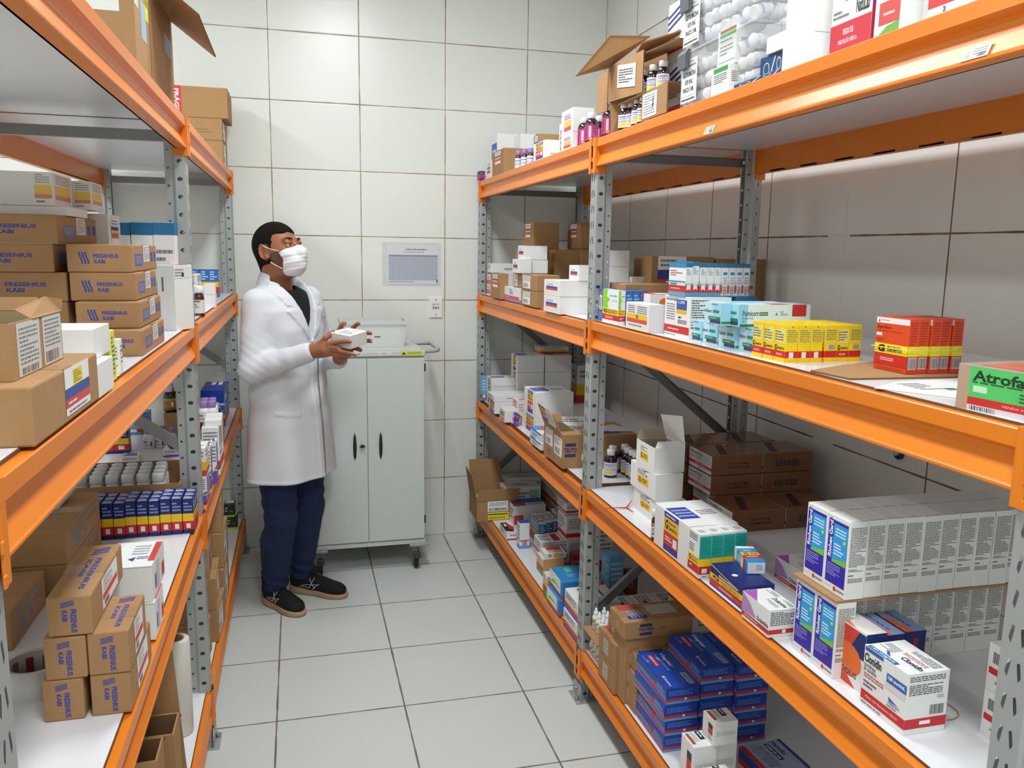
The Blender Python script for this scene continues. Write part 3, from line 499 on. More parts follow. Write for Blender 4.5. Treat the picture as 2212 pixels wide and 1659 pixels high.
S['pulm'] = dict(base='paleblue', A=[('p', [(.55, .3), (1, .3), (1, 1), (.45, 1)], '9ed2e6'), ('t', 'Pulmicort', .03, .52, .44, .68, '6a6c84', 1), ('r', .50, .53, .86, .66, '2a8a5c'), ('r', .25, .20, .95, .36, '1f7a54'), ('r', .35, .06, .97, .20, '3a3a6c'), ('l', .4, .88, .75, .94, 1, BK), ('l', .3, .26, .8, .32, 1, 'cfe6da')], C=[('r', 0, .9, 1, 1, 'c4e4f0'), ('r', 0, 0, .18, 1, '9cd2e8'), ('r', .0, .06, .2, .18, '2a8a5c')], T=[('l', .2, .2, .8, .8, 2, 'b0c8d0')])
S['pulm_long'] = dict(base='paleblue', A=[('p', [(.55, .3), (1, .3), (1, 1), (.45, 1)], '9ed2e6'), ('t', 'Pulmicort', .03, .52, .44, .68, '6a6c84', 1), ('r', .50, .53, .86, .66, '2a8a5c'), ('r', .35, .06, .97, .28, '3a3a6c'), ('r', .25, .20, .95, .36, '1f7a54')],
    C=[('r', .12, .02, 1, .98, 'dfe9e6'), ('r', 0, 0, .12, 1, '8ccbe4'), ('t', 'Pulmicort', .05, .48, .27, .72, '4f6478', 1.5), ('r', .28, .50, .40, .66, '1f7a48'), ('t', '0,25 mg/mL', .29, .54, .39, .62, 'e6f2ea', 1), ('t', 'Budesonida', .05, .34, .20, .44, '5a7a84', .5), ('r', .05, .20, .08, .28, '3fa3dc'), ('r', .02, .0, .26, .12, '1f7a48'), ('r', .74, .04, .94, 1.0, 'c72f2c'), ('r', .74, .22, .94, .46, 'e8e6e4'), ('l', .58, .5, .68, .6, 2, GY), ('t', 'SAC', .57, .62, .62, .70, GY, 1), ('p', [(.50, .52), (.54, .52), (.52, .64)], '77787c')], T=[('r', .45, .0, .7, 1, 'c7504c')])
S['omep'] = dict(base='yellow', A=[('p', [(.5, .5), (.98, .5), (.98, .9), (.45, .9)], 'e8dc62'), ('r', .14, .52, .66, .86, 'dcdca4'), ('l', .08, .56, .8, .84, 4, '5a5a34'), ('t', 'G', .04, .31, .24, .46, BK, 2), ('t', 'Genérico', .28, .34, .92, .42, BK, 1), ('r', 0, .12, 1, .30, 'c8261f'), ('l', .2, .17, .75, .24, 2, 'f0c8c6'), ('r', 0, 0, 1, .12, 'f2c40e')],
    C=[('r', .06, .50, .94, .90, 'dfd04c'), ('l', .1, .54, .9, .88, 7, '6c6c3a'), ('e', .55, .62, .32, .10, 'c8ae2c'), ('r', 0, .12, 1, .30, 'c8261f'), ('r', .32, .12, .68, .28, 'e4e0dc'), ('r', 0, 0, 1, .12, 'f2c40e'), ('r', .45, .94, .55, .96, BK)], T=[('r', .05, .4, .95, .6, 'd8b820')])
S['omep_bar'] = dict(base='yellow', A=S['omep']['A'], C=[('r', .06, .50, .94, .90, 'dfd04c'), ('l', .1, .58, .9, .88, 6, '6c6c3a'), ('e', .6, .66, .3, .08, 'c8ae2c'), ('r', .3, .34, .85, .46, 'dcd6c8'), ('b', .34, .34, .82, .46, '2c2c20'), ('r', 0, .12, 1, .30, 'c8261f'), ('r', 0, 0, 1, .12, 'f2c40e')], T=S['omep']['T'])
S['omep_g'] = dict(base='yellow', A=S['omep']['A'], C=S['omep']['A'], T=S['omep']['T'])
S['bup'] = dict(base='redorange', A=[('r', 0, .88, 1, .985, 'e8e6e4'), ('p', [(.05, .90), (.11, .90), (.08, .96)], '3a3a6a'), ('l', .14, .92, .4, .95, 1, GY), ('t', 'ibuprofeno', .03, .76, .45, .84, '8c1f10', 1), ('l', .04, .72, .8, .75, 1, 'a83418'), ('r', .02, .64, .20, .70, 'ecdcd6'), ('r', 0, .32, 1, .50, 'ece21a'), ('t', 'G', .10, .34, .32, .48, '301820', 3), ('t', 'Genérico', .38, .36, .84, .45, '301820', 1.2), ('l', .38, .44, .8, .47, 1, '6a5a20'), ('r', 0, .10, 1, .32, 'c4261e'), ('l', .2, .18, .6, .25, 2, 'f0c8c6'), ('l', .05, .54, .3, .6, 2, 'b03a1c'), ('l', .1, .03, .9, .07, 1, 'b03a1c')],
    C=[('l', .1, .52, .8, .95, 9, 'a8321a'), ('r', 0, .32, 1, .50, 'e4da1c'), ('r', 0, .0, 1, .32, 'cc3a22'), ('r', .1, .08, .9, .30, 'b8b4b4'), ('b', .14, .10, .86, .28, '5c5c60')], T=[('r', .05, .45, .95, .55, 'c04020')])
S['atro'] = dict(base='film2', A=[('r', .08, .30, 1, .97, '52c266'), ('t', 'Atrofarma', .10, .66, .62, .90, '1c3c24', 1.5), ('l', .10, .60, .68, .67, 1, '2c5c38'), ('r', .11, .42, .20, .56, 'b8e6c0'), ('l', .4, .34, .72, .56, 3, '2c6c3c'), ('l', .72, .4, .98, .9, 8, '2c6c3c'), ('r', .08, .13, 1, .30, 'c4302c'), ('t', RX, .3, .18, .8, .25, 'e8b8b6', .5), ('r', .08, .0, 1, .13, 'cfccd4'), ('b', .10, .01, .26, .11, '3c3c44'), ('t', 'HIPOLABOR', .62, .03, .9, .10, '5a5a62', .5)], C=[('r', 0, .06, 1, .95, 'b49a80')], T=[('r', .1, .2, .7, .9, 'c86a50')])
S['tealrow'] = dict(base='white', A=[('r', 0, .86, 1, 1, '2d86b4'), ('l', .1, .6, .8, .8, 3, 'b04a4a'), ('r', 0, .42, 1, .46, '2d86b4'), ('r', 0, .12, 1, .32, 'c9302c'), ('r', 0, 0, 1, .12, '5aa8cc'), ('l', .15, .2, .7, .26, 1, 'f0c8c6'), ('r', .1, .34, .5, .42, '3f92c0')],
    C=[('r', 0, .88, 1, 1, '2a6f98'), ('l', .15, .64, .85, .84, 5, '8a9298'), ('r', 0, .10, 1, .36, 'c9302c'), ('r', 0, .32, 1, .38, '4aa0c8'), ('p', [(.22, .18), (.5, .23), (.78, .18), (.78, .5), (.22, .5)], 'e8e6e4'), ('r', 0, 0, 1, .12, '4a9cc4')], T=[('r', 0, 0, 1, 1, '2a6f98')])
S['tealrow_b'] = dict(base='white', A=S['tealrow']['A'], C=[('r', 0, .88, 1, 1, '2a6f98'), ('r', .2, .66, .8, .74, '2d86b4'), ('l', .2, .4, .8, .6, 3, 'a0a8ac'), ('r', 0, .10, 1, .34, 'c9302c'), ('r', .15, .04, .85, .34, 'e8e6e4'), ('bh', .22, .06, .78, .32, '1c1c20'), ('r', 0, 0, 1, .04, '4a9cc4')], T=[('r', 0, 0, 1, 1, '2a6f98')])
S['citra'] = dict(base='white', A=[('r', 0, 0, .4, 1, 'd23c2c'), ('r', .1, .1, .35, .9, '3a62b8')], C=[('t', 'Cardiz', .1, .12, .7, .5, '2b3f96', 2), ('e', .6, .75, .3, .14, 'e8732c'), ('r', .85, 0, 1, 1, '2b6cc0')], T=[('r', 0, 0, 1, 1, 'd8452c'), ('r', .3, .2, .8, .8, 'ece9e4')])
S['rsmulti'] = dict(base='white', A=[('r', 0, .0, 1, .2, 'a37fc0'), ('r', 0, .2, 1, .40, 'd8504c'), ('l', .4, .5, .65, .9, 5, BLU), ('l', .1, .26, .6, .33, 1, 'f4dcda')], C=[('r', 0, 0, 1, .2, 'a37fc0')], T=[])
S['lilac'] = dict(base='white', A=[], C=[], parts=[('paper_label', 'A', [('r', .25, .12, .85, .82, 'd8b8dc'), ('r', .25, .30, .85, .52, 'e8bc3c'), ('r', .25, .12, .85, .28, 'd8484c'), ('l', .3, .58, .8, .78, 2, '8a6a9c')])])
S['bluebit'] = dict(base='white', A=[('r', .3, .1, .95, .8, '2f58b4'), ('l', .4, .2, .85, .7, 3, 'cfd8f0')], C=[], T=[])
S['bluered'] = dict(base='navy', A=[('r', 0, .0, 1, .3, '8a3aa0'), ('r', 0, .3, 1, .6, 'd03434')], C=[('l', .1, .65, .9, .9, 2, '8da0d8'), ('r', 0, .3, 1, .6, 'd03434'), ('r', 0, .1, 1, .3, '5a3aa8')], T=[('r', 0, 0, 1, 1, '3a4a9c')])
S['stripes'] = dict(base='white', A=[('p', [(0, .8), (1, .95), (1, .90), (0, .75)], '22327a'), ('p', [(0, .7), (1, .85), (1, .80), (0, .65)], '22327a'), ('p', [(0, .6), (1, .75), (1, .70), (0, .55)], '22327a'), ('l', .1, .4, .8, .52, 2, GY), ('r', 0, .16, 1, .28, 'c8383c')], C=[], T=[])
S['greenlab'] = dict(base='white', A=[('r', .12, .80, .98, .97, '3a9a4c'), ('r', .12, .95, .98, 1.0, 'd2452f'), ('l', .15, .66, .9, .75, 1, '55575e'), ('l', .15, .3, .85, .6, 3, '6c6e74'), ('r', .12, .12, .98, .14, '55575e')], C=[('b', .22, .52, .86, .68, '22242a'), ('l', .4, .46, .7, .5, 1, GY)], T=[])
S['greenlab2'] = dict(base='white', A=[('r', .12, .80, .9, .97, '3a9a4c'), ('l', .15, .4, .85, .75, 5, '6c6e74')], C=[('l', .1, .35, .6, .75, 6, '55575e'), ('r', .5, .2, .62, .3, BK)], T=[])
S['natu'] = dict(base='white', A=[('t', 'Uso Oral', .38, .60, .66, .66, '33343c', 1), ('t', 'Uso Adulto', .36, .52, .68, .58, '33343c', 1), ('t', 'EMBALAGEM HOSPITALAR', .22, .42, .78, .47, '33343c', .6), ('t', 'PROIBIDA A VENDA', .28, .36, .72, .41, '33343c', .6), ('t', 'NO COMÉRCIO', .33, .30, .68, .35, '33343c', .6), ('t', 'NatuLab', .62, .20, .94, .29, '1c1c22', 1), ('r', 0, 0, 1, .17, 'cc3440'), ('t', 'VENDA SOB', .32, .09, .58, .13, 'f4dce0', 1), ('t', 'PRESCRIÇÃO MÉDICA', .22, .03, .68, .07, 'f4dce0', 1), ('t', '3', .30, .80, .40, .98, '3a2440', 0), ('l', .45, .8, .7, .9, 2, GY), ('l', .05, .2, .45, .26, 2, GY)], C=[('r', 0, .2, 1, 1, '9a2890'), ('r', 0, 0, 1, .2, 'b82848'), ('r', .1, .8, .8, .95, WH)], T=[])
S['greenbig'] = dict(base='white', A=[('r', .22, .78, .95, .98, '3aa050'), ('l', .22, .66, .9, .74, 1, GY), ('l', .22, .50, .52, .64, 4, '77787c'), ('l', .56, .40, .92, .64, 6, '77787c'), ('r', .18, .08, .95, .26, 'd2504c'), ('l', .35, .14, .75, .18, 1, 'f4dcda'), ('p', [(.18, .0), (.95, .0), (.95, .08), (.5, .06)], '6ab04a')], C=[('r', .55, .35, .85, 1, 'e8e8e6'), ('bh', .58, .38, .82, .98, '3c3c40')], T=[])
S['redwhite'] = dict(base='white', A=[('r', 0, .12, 1, .52, 'd03c3c'), ('l', .25, .25, .7, .42, 2, 'f4dcda'), ('l', .1, .6, .9, .9, 4, GY), ('t', '28', .3, .03, .35, .1, BK, 1)], C=[], T=[])
S['frag'] = dict(base='card', C=[('r', .08, .0, .32, 1, 'd23438'), ('t', 'FRÁGIL', .22, .1, .30, .9, 'f6e4e2', 1.5, -90), ('r', .09, .45, .19, .8, WH)], A=[], parts=[])
S['navyswirl'] = dict(base='denim', A=[('e', .25, .4, .12, .3, 'dfe6ee'), ('e', .25, .4, .10, .26, '244a78'), ('p', [(.4, .1), (.44, .1), (.6, .9), (.56, .9)], 'dfe6ee'), ('e', .72, .5, .08, .3, 'dfe6ee'), ('e', .72, .5, .065, .24, '244a78'), ('p', [(.84, .1), (.87, .1), (.95, .8), (.92, .8)], 'dfe6ee')], C=[('e', .5, .5, .3, .3, 'dfe6ee'), ('e', .5, .5, .26, .26, '244a78')], T=[])
S['cosma'] = dict(base='white', A=[], C=[('l', .15, .4, .72, .55, 1, '6a6c72'), ('e', .84, .5, .05, .06, '2f62a8')], T=[])
S['darkred'] = dict(base='maroon', C=[('l', .2, .3, .8, .8, 3, 'b07060')], A=[], T=[('r', .2, .3, .8, .8, 'c62a2c')])
S['multi_g'] = dict(base='white', A=[('r', 0, .1, 1, .28, 'c9302c'), ('r', 0, .28, 1, .42, 'e8b52c'), ('l', .1, .55, .9, .9, 4, GY)], C=[('r', 0, .1, 1, .28, 'c9302c'), ('r', 0, .28, 1, .42, 'e8b52c'), ('l', .3, .5, .85, .85, 3, GY), ('r', .7, .5, .95, .9, '9cc49c')], T=[('r', .3, .4, .7, .6, '3f9c94'), ('l', .1, .2, .9, .8, 3, 'b0aca6')])
S['multi_p'] = dict(base='white', A=[('p', [(0, 0), (1, 0), (1, .22), (0, .22)], '7a4aa8'), ('r', 0, .22, 1, .36, 'd0402c'), ('r', 0, .36, 1, .46, 'e8b52c'), ('l', .1, .6, .8, .9, 4, '44464e')], C=[('r', 0, 0, 1, .22, '7a4aa8'), ('r', 0, .22, 1, .36, 'd0402c')], T=[('lv', .2, .1, .8, .9, 4, '77787c'), ('r', .45, .3, .55, .5, BK)])
S['grn_white_blue'] = dict(base='azure', A=[('r', 0, .22, 1, 1, 'e6ebec'), ('p', [(.0, .30), (.3, .62), (.9, .50), (.5, .44)], '9bd02c'), ('r', .0, .08, 1, .22, 'cf2f3a'), ('r', .85, .2, 1, 1, '2f8ac8')], C=[('r', 0, .06, 1, .22, 'cf2f4a'), ('l', .4, .55, .9, .8, 3, '8cc4e8')], T=[('r', .35, .6, .55, .85, '5ac070'), ('l', .3, .3, .7, .5, 2, '7cbce4')])
S['greenred_small'] = dict(base='white', A=[('r', 0, 0, 1, .3, '2f9c54'), ('r', 0, .3, 1, .5, 'd03434'), ('r', 0, .5, 1, .7, 'e8b52c'), ('l', .1, .75, .9, .95, 2, GY)], C=[('r', 0, 0, 1, 1, 'c89c60')], T=[('r', 0, 0, 1, 1, 'e4d8c4')])
S['yel_label'] = dict(base='white', A=[('r', .0, .1, 1, .9, 'e6e3dd')], C=[('r', .42, .0, .62, 1, 'f0b819'), ('b', .15, .3, .3, .8, BK), ('l', .66, .2, .95, .9, 5, GY)], T=[('r', .2, .5, .9, .95, 'd2452f'), ('l', .2, .1, .9, .45, 2, GY)])
S['blkred'] = dict(base='white', A=[('l', .1, .4, .9, .8, 2, GY)], C=[('r', 0, .10, 1, .26, 'c62a2c'), ('l', .3, .5, .9, .75, 1, GY)], T=[('p', [(0, .1), (.7, .0), (.6, 1), (0, 1)], '202820'), ('p', [(.45, .3), (.8, .1), (.95, .5), (.55, .95)], 'c62a2c'), ('r', .2, .6, .42, .85, 'e6e6e6')])
S['whiteblue'] = dict(base='white', A=[('r', 0, 0, 1, .14, '5a78c0'), ('l', .2, .3, .8, .9, 4, GY)], C=[('r', 0, 0, 1, .12, '7a94d0'), ('b', .25, .12, .75, .3, '2f4a8c'), ('r', 0, .3, 1, .34, 'd03434')], T=[('r', 0, 0, 1, 1, '2b49ae')])
S['multired'] = dict(base='white', A=[('r', 0, .0, 1, .18, 'c62a2c'), ('l', .1, .3, .9, .9, 4, GY)], C=[('l', .08, .35, .92, .95, 6, '77787c'), ('r', 0, 0, 1, .18, 'c62a2c')], T=[('r', .5, .1, .75, .9, 'c62a2c'), ('l', .05, .2, .4, .8, 3, GY)])
S['bluetop_red'] = dict(base='white', A=[('r', 0, .0, .2, 1, 'c94a44'), ('l', .3, .2, .9, .8, 3, GY)], C=[('r', 0, 0, .3, .5, 'c94a44'), ('r', .7, .3, .95, .6, 'c62a2c')], T=[('r', 0, .4, 1, 1, '2f58b4'), ('r', 0, .0, .4, .4, 'c94a44'), ('l', .45, .1, .95, .35, 2, GY)])
S['whirl'] = dict(base='white', A=[('l', .2, .4, .8, .8, 3, GY)], C=[('l', .1, .3, .9, .8, 4, GY)], T=[('p', [(.1, .1), (.9, .2), (.8, .8), (.2, .9)], '3f78c8'), ('r', .6, .1, .9, .5, 'd24a4a')])
S['green_end'] = dict(base='white', A=[('r', .12, .4, .8, .8, '8cc27c'), ('r', .12, .12, .8, .28, 'd8625c'), ('l', .2, .45, .7, .75, 2, GY)], C=[], T=[])
S['pinkbox'] = dict(base='white', A=[('r', .05, .2, .95, .95, 'e0857c'), ('l', .15, .3, .85, .8, 4, 'f4dcd8')], C=[('l', .2, .3, .8, .8, 3, 'd0b0aa')], T=[('r', .3, 0, 1, .5, 'e0857c')])
S['violet'] = dict(base='violet', A=[('r', .1, .3, .5, .8, 'e8e0ee')], C=[('r', 0, .2, 1, .4, 'd03c5c'), ('l', .2, .5, .8, .8, 2, 'e0d0ee')], T=[])
S['yelred'] = dict(base='white', A=[('r', 0, .55, 1, .8, 'f0c83c'), ('r', 0, .8, 1, .95, 'd2452f'), ('l', .2, .1, .8, .5, 4, 'b0c87c')], C=[], T=[('r', 0, 0, 1, 1, 'f0c83c')])
S['yb'] = dict(base='white', C=[('r', 0, .2, 1, .5, 'f0b819'), ('r', 0, 0, 1, .2, 'c9402c'), ('l', .15, .65, .85, .9, 2, GY)], A=[('r', 0, .2, 1, .5, 'f0b819'), ('r', 0, 0, 1, .2, 'c9402c'), ('l', .2, .6, .8, .9, 2, '55575e')], T=[('l', .1, .3, .8, .7, 2, GY)])
S['bluefold'] = dict(base='white', C=[('r', 0, 0, 1, .2, 'cfd3e0')], A=[('r', 0, .75, 1, 1, '3f92d0'), ('l', .2, .2, .8, .6, 3, GY)], T=[('p', [(0, .5), (.2, .5), (.5, 1), (0, 1)], '3f92d0'), ('p', [(.2, .5), (.35, .4), (.6, .9), (.5, 1)], 'd24a44'), ('l', .5, .4, .9, .8, 3, GY)])
BASE = {}
for k, c, r_ in (('white', 'e6e6e4', .5), ('navy', '1c2768', .4), ('blue', '2f6cb8', .4), ('sky', '62b2de', .4), ('dkgreen', '1c2c20', .4), ('royal', '1f3fa4', .35), ('lime', 'd6df4a', .5), ('hept', '1f3f9c', .38), ('lime2', 'dfe6e2', .4), ('paleblue', 'bfe2ec', .4), ('yellow', 'f0cd1c', .4), ('redorange', 'd8481e', .4), ('denim', '244a78', .4), ('maroon', '7a3a30', .5), ('azure', '2f86c6', .38), ('violet', '5c3a98', .4)):
    BASE[k] = mat('print_'+k, c, r_)
BASE['card'] = M_card
BASE['film'] = mat('film_wrapped_cardboard', '7a5238', 0.18, noise=.15, nscale=14, bump=.6, bscale=22)
BASE['film2'] = mat('film_wrapped_box', 'b39a84', 0.2, noise=.08, nscale=14, bump=.4, bscale=22)
_BOXM = {}
def box_meshes(style, w, d, h, side):
    k = (style, round(w, 4), round(d, 4), round(h, 4), side)
    if k in _BOXM: return _BOXM[k]
    st = S[style]; mb = MB(); rnd = random.Random(hash_(style))
    big = st['base'] in ('card', 'film')
    mb.bbox(-w/2, w/2, -d/2, d/2, 0, h, BASE[st['base']], r=0.003 if big else 0.001)
    if st['base'] == 'card' and h > .05:     # tape along the top seam
        mb.add([(-w/2, -.022, h+.0003), (w/2, -.022, h+.0003), (w/2, .022, h+.0003), (-w/2, .022, h+.0003)], [(0, 1, 2, 3)], mat('brown_tape', 'a57f55', .3))
    F = faces(w, d, h, side)
    for f in ('C', 'A', 'T'):
        if st.get(f): art(mb, st[f], *F[f], rnd=rnd)
    parts = []
    for pn, f, els in st.get('parts', []):
        p = MB(); art(p, els, *F[f], base=.0005, rnd=rnd); parts.append((pn, p.mesh(pn)))
    _BOXM[k] = (mb.mesh('printed_box'), parts); return _BOXM[k]
def hash_(s): return sum((i+1)*ord(c) for i, c in enumerate(s))
def B(name, style, side, x, y, z, w, d, h, rz, label, cat, group=None):
    me, parts = box_meshes(style, w, d, h, side)
    o = bpy.data.objects.new(name, me); o.location = (x, y, z); o.rotation_euler = (0, 0, R(rz)); COL.objects.link(o)
    tag(o, label, cat, group)
    for pn, pm in parts: link(pn, pm, o)
    return o
def BS(name, cat, group, style, side, rz, dims, prefix, rows):
    """a run of identical boxes: the first is built, the others are copies of it and of its parts"""
    first = None
    for x, y, z, suf in rows:
        if first is None: first = o = B(name, style, side, x, y, z, *dims, rz, prefix+suf, cat, group or None)
        else:
            o = first.copy(); COL.objects.link(o); o.location = (x, y, z); o['label'] = prefix+suf
            for ch in first.children:
                c = ch.copy(); c.parent = o; COL.objects.link(c)
# ---------------------------------------------------------------- odd shapes
def panel(mb, pts, th, m, edge=None):
    """flat sheet: polygon of 3D points with thickness"""
    P = [Vector(p) for p in pts]; n = (P[1]-P[0]).cross(P[2]-P[0]).normalized()*th/2
    a = [tuple(p+n) for p in P]; b = [tuple(p-n) for p in P]; k = len(P)
    mb.add(a+b, [tuple(range(k)), tuple(range(2*k-1, k-1, -1))], m)
    mb.add(a+b, [(i, k+i, k+(i+1) % k, (i+1) % k) for i in range(k)], edge or m)
    return mb
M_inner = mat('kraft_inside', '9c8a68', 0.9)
def sheet_card(x0, x1, y0, y1, z, th, label):
    return MB().box(x0, x1, y0, y1, z, z+th, M_card).obj('cardboard_sheet', label=label, cat='cardboard')
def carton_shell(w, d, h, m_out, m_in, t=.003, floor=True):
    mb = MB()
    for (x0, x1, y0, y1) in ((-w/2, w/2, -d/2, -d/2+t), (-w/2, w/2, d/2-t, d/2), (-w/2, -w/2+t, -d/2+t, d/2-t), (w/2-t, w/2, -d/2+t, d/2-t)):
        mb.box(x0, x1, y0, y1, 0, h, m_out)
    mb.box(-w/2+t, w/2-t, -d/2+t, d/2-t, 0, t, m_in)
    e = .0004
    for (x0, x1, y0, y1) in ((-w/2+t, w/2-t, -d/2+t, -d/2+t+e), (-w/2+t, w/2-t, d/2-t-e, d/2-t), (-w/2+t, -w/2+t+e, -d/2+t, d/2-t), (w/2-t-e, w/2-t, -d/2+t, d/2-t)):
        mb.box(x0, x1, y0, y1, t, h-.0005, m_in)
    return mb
def open_carton_white(x, y, z, w, d, h):
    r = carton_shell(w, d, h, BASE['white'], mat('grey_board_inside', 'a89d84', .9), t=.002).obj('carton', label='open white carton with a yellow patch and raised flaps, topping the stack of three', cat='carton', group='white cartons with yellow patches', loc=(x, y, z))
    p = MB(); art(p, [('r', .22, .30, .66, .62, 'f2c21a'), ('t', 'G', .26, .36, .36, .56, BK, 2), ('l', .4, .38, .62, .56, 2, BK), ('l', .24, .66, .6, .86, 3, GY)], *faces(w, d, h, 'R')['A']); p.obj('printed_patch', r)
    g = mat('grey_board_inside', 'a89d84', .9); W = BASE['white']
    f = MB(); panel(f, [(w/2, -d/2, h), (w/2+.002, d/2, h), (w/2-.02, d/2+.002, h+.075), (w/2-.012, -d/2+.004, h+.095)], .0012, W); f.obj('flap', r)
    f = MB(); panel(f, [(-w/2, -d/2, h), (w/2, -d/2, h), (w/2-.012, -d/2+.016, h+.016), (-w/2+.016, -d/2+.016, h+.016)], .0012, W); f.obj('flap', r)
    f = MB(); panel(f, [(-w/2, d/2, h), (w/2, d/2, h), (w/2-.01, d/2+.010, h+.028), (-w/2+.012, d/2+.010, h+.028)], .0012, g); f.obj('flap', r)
# ---- bottles
M_amber = mat('amber_glass', '2a1512', .12, spec=.8); M_brown = mat('brown_glass', '4a1f12', .12, spec=.8)
M_cap = mat('white_cap', 'e8e9ea', .4); M_pcap = mat('purple_cap', '9a7fc0', .4); M_wplas = mat('white_plastic_bottle', 'e4e2e2', .35)
M_ccap = mat('milky_clear_cap', 'd3d7d8', .25)
_BOT = {}
def bottle_meshes(kind, s):
    k = (kind, s)
    if k in _BOT: return _BOT[k]
    body = MB(); cap = MB(); lab = MB(); seg = 18
    def L(mb, prof, m): mb.lathe([(r*s, z*s) for r, z in prof], m, seg)
    def label(r, z0, z1, els, m=None):
        mm = ink(els[0]); n = 18
        lab.lathe([(r*s, z0*s), (r*s, z1*s)], mm, n)
        for (c, a, b, u0, u1) in els[1]:      # coloured bands on the cylinder, u in turns from the front
            V = []; F = []; steps = max(2, int((u1-u0)*24))
            for i in range(steps+1):
                t = 2*math.pi*(u0+(u1-u0)*i/steps); V += [((r+.0003)*s*math.cos(t), (r+.0003)*s*math.sin(t), (z0+(z1-z0)*a)*s), ((r+.0003)*s*math.cos(t), (r+.0003)*s*math.sin(t), (z0+(z1-z0)*b)*s)]
            for i in range(steps): F.append((2*i, 2*i+2, 2*i+3, 2*i+1))
            lab.add(V, F, ink(c), True)
    if kind in ('amber', 'syrup', 'magenta', 'green_amber'):
        r = {'magenta': .0245, 'amber': .024}.get(kind, .0215); H = .100 if kind != 'magenta' else .105
        g = M_amber
        L(body, [(r*.9, 0), (r, .003), (r, H*.60), (r*.95, H*.68), (r*.75, H*.76), (.0115, H*.81), (.0105, H*.85), (.0105, H*.9)], g)
        if kind == 'green_amber': cm = M_ccap
        else: cm = M_cap if kind != 'syrup' else M_ccap
        L(cap, [(.0135, H*.80), (.0145, H*.81), (.0145, H*.985), (.0135, H), (0, H)], cm)
        fr = (.38, .88)   # faces the aisle and the camera (right rack) / wraps
        if kind == 'magenta': label(r+.0003, .006, H*.58, ('b23a78', [('d8c0d0', .2, .9, .60, .66), ('e8c02c', .08, .16, .60, .68), ('8a2058', .1, .9, .5, .53), ('c85a94', .3, .35, .68, .85), ('c85a94', .45, .5, .68, .88), ('c85a94', .6, .65, .68, .84), ('c85a94', .2, .24, .68, .8)]))
        elif kind == 'green_amber': label(r+.0003, .008, H*.55, ('b06a3c', [('7ab02c', .8, 1, .5, .9), ('3a6a3c', 0, .15, .5, .9), ('e8dccc', .3, .7, .78, .86)]))
        else: label(r+.0003, .010, H*.56, ('dcdce6', [('f2cc1e', .12, .32, .5, .72), ('5a5a92', .8, .86, .5, .75), ('5a5a92', .66, .70, .5, .7), ('9a9ab4', .4, .44, .5, .8), ('9a9ab4', .5, .54, .5, .76)]))
    elif kind == 'purple_amber':
        r = .0155; H = .082
        L(body, [(r*.9, 0), (r, .002), (r, H*.62), (r*.8, H*.72), (.0085, H*.78), (.0085, H*.84)], M_brown)
        L(cap, [(.0105, H*.76), (.0112, H*.78), (.0112, H*.98), (.010, H), (0, H)], M_pcap)
        label(r+.0003, .004, H*.58, ('dcdcea', [('6a6a9a', .7, .78, .5, .8), ('8a8aae', .45, .5, .5, .8), ('8a8aae', .3, .35, .5, .76)]))
    elif kind == 'purple_white':
        r = .0185; H = .068
        L(body, [(r*.9, 0), (r, .002), (r, H*.52), (r*.85, H*.62), (.011, H*.69), (.011, H*.76)], M_wplas)
        L(cap, [(.0125, H*.70), (.0135, H*.72), (.0125, H*.97), (.0115, H), (0, H)], M_pcap)
        label(r+.0003, .006, H*.5, ('dedae2', [('6a6480', .5, .66, .6, .74), ('6a6480', .25, .3, .6, .8), ('6a6480', .12, .16, .6, .78), ('3a3a44', .1, .6, .82, .86)]))
    elif kind == 'brown_small':
        r = .0155; H = .088
        L(body, [(r*.9, 0), (r, .002), (r, H*.62), (r*.85, H*.72), (.0095, H*.78), (.0095, H*.84)], M_brown)
        L(cap, [(.0135, H*.78), (.0145, H*.80), (.0145, H*.98), (.0135, H), (0, H)], M_cap)
        label(r+.0003, .010, H*.55, ('d8d4d2', [('b03a34', .84, .94, .4, .8), ('55575e', .6, .66, .5, .7), ('55575e', .45, .5, .5, .76), ('3a3a44', .2, .3, .5, .58)]))
    elif kind == 'white_pill':
        r = .0195; H = .135
        L(body, [(r*.9, 0), (r, .003), (r, H*.7), (r*.9, H*.78), (.0125, H*.83), (.0125, H*.88)], M_wplas)
        L(cap, [(.0175, H*.83), (.0185, H*.84), (.0165, H*.98), (.0155, H), (0, H)], M_ccap)
    elif kind == 'dropper':
        r = .0125; H = .075
        L(body, [(r*.9, 0), (r, .002), (r, H*.58), (r*.7, H*.66), (.006, H*.70)], M_wplas)
        L(cap, [(.0085, H*.68), (.009, H*.70), (.008, H*.82), (.0045, H*.86), (.0035, H*.99), (0, H)], M_cap)
        label(r+.0003, .006, H*.50, ('e2dcde', [('8cc22c', .75, 1, .45, .72), ('d0405a', .55, .75, .45, .6), ('d8a0b8', .1, .5, .5, .7)]))
    elif kind == 'tub_pill':
        r = .019; H = .062
        L(body, [(r*.9, 0), (r, .002), (r, H*.66), (r*.85, H*.74), (.013, H*.78)], M_wplas)
        L(cap, [(.0155, H*.76), (.016, H*.78), (.016, H*.98), (.015, H), (0, H)], M_cap)
        label(r+.0003, .006, H*.6, ('e0dce6', [('b0a4c0', .3, .6, .2, .5), ('b0a4c0', .3, .6, .7, .9)]))
    _BOT[k] = (body.mesh('bottle'), cap.mesh('cap'), lab.mesh('paper_label') if lab.v else None); return _BOT[k]
BOT_PROTO = {}
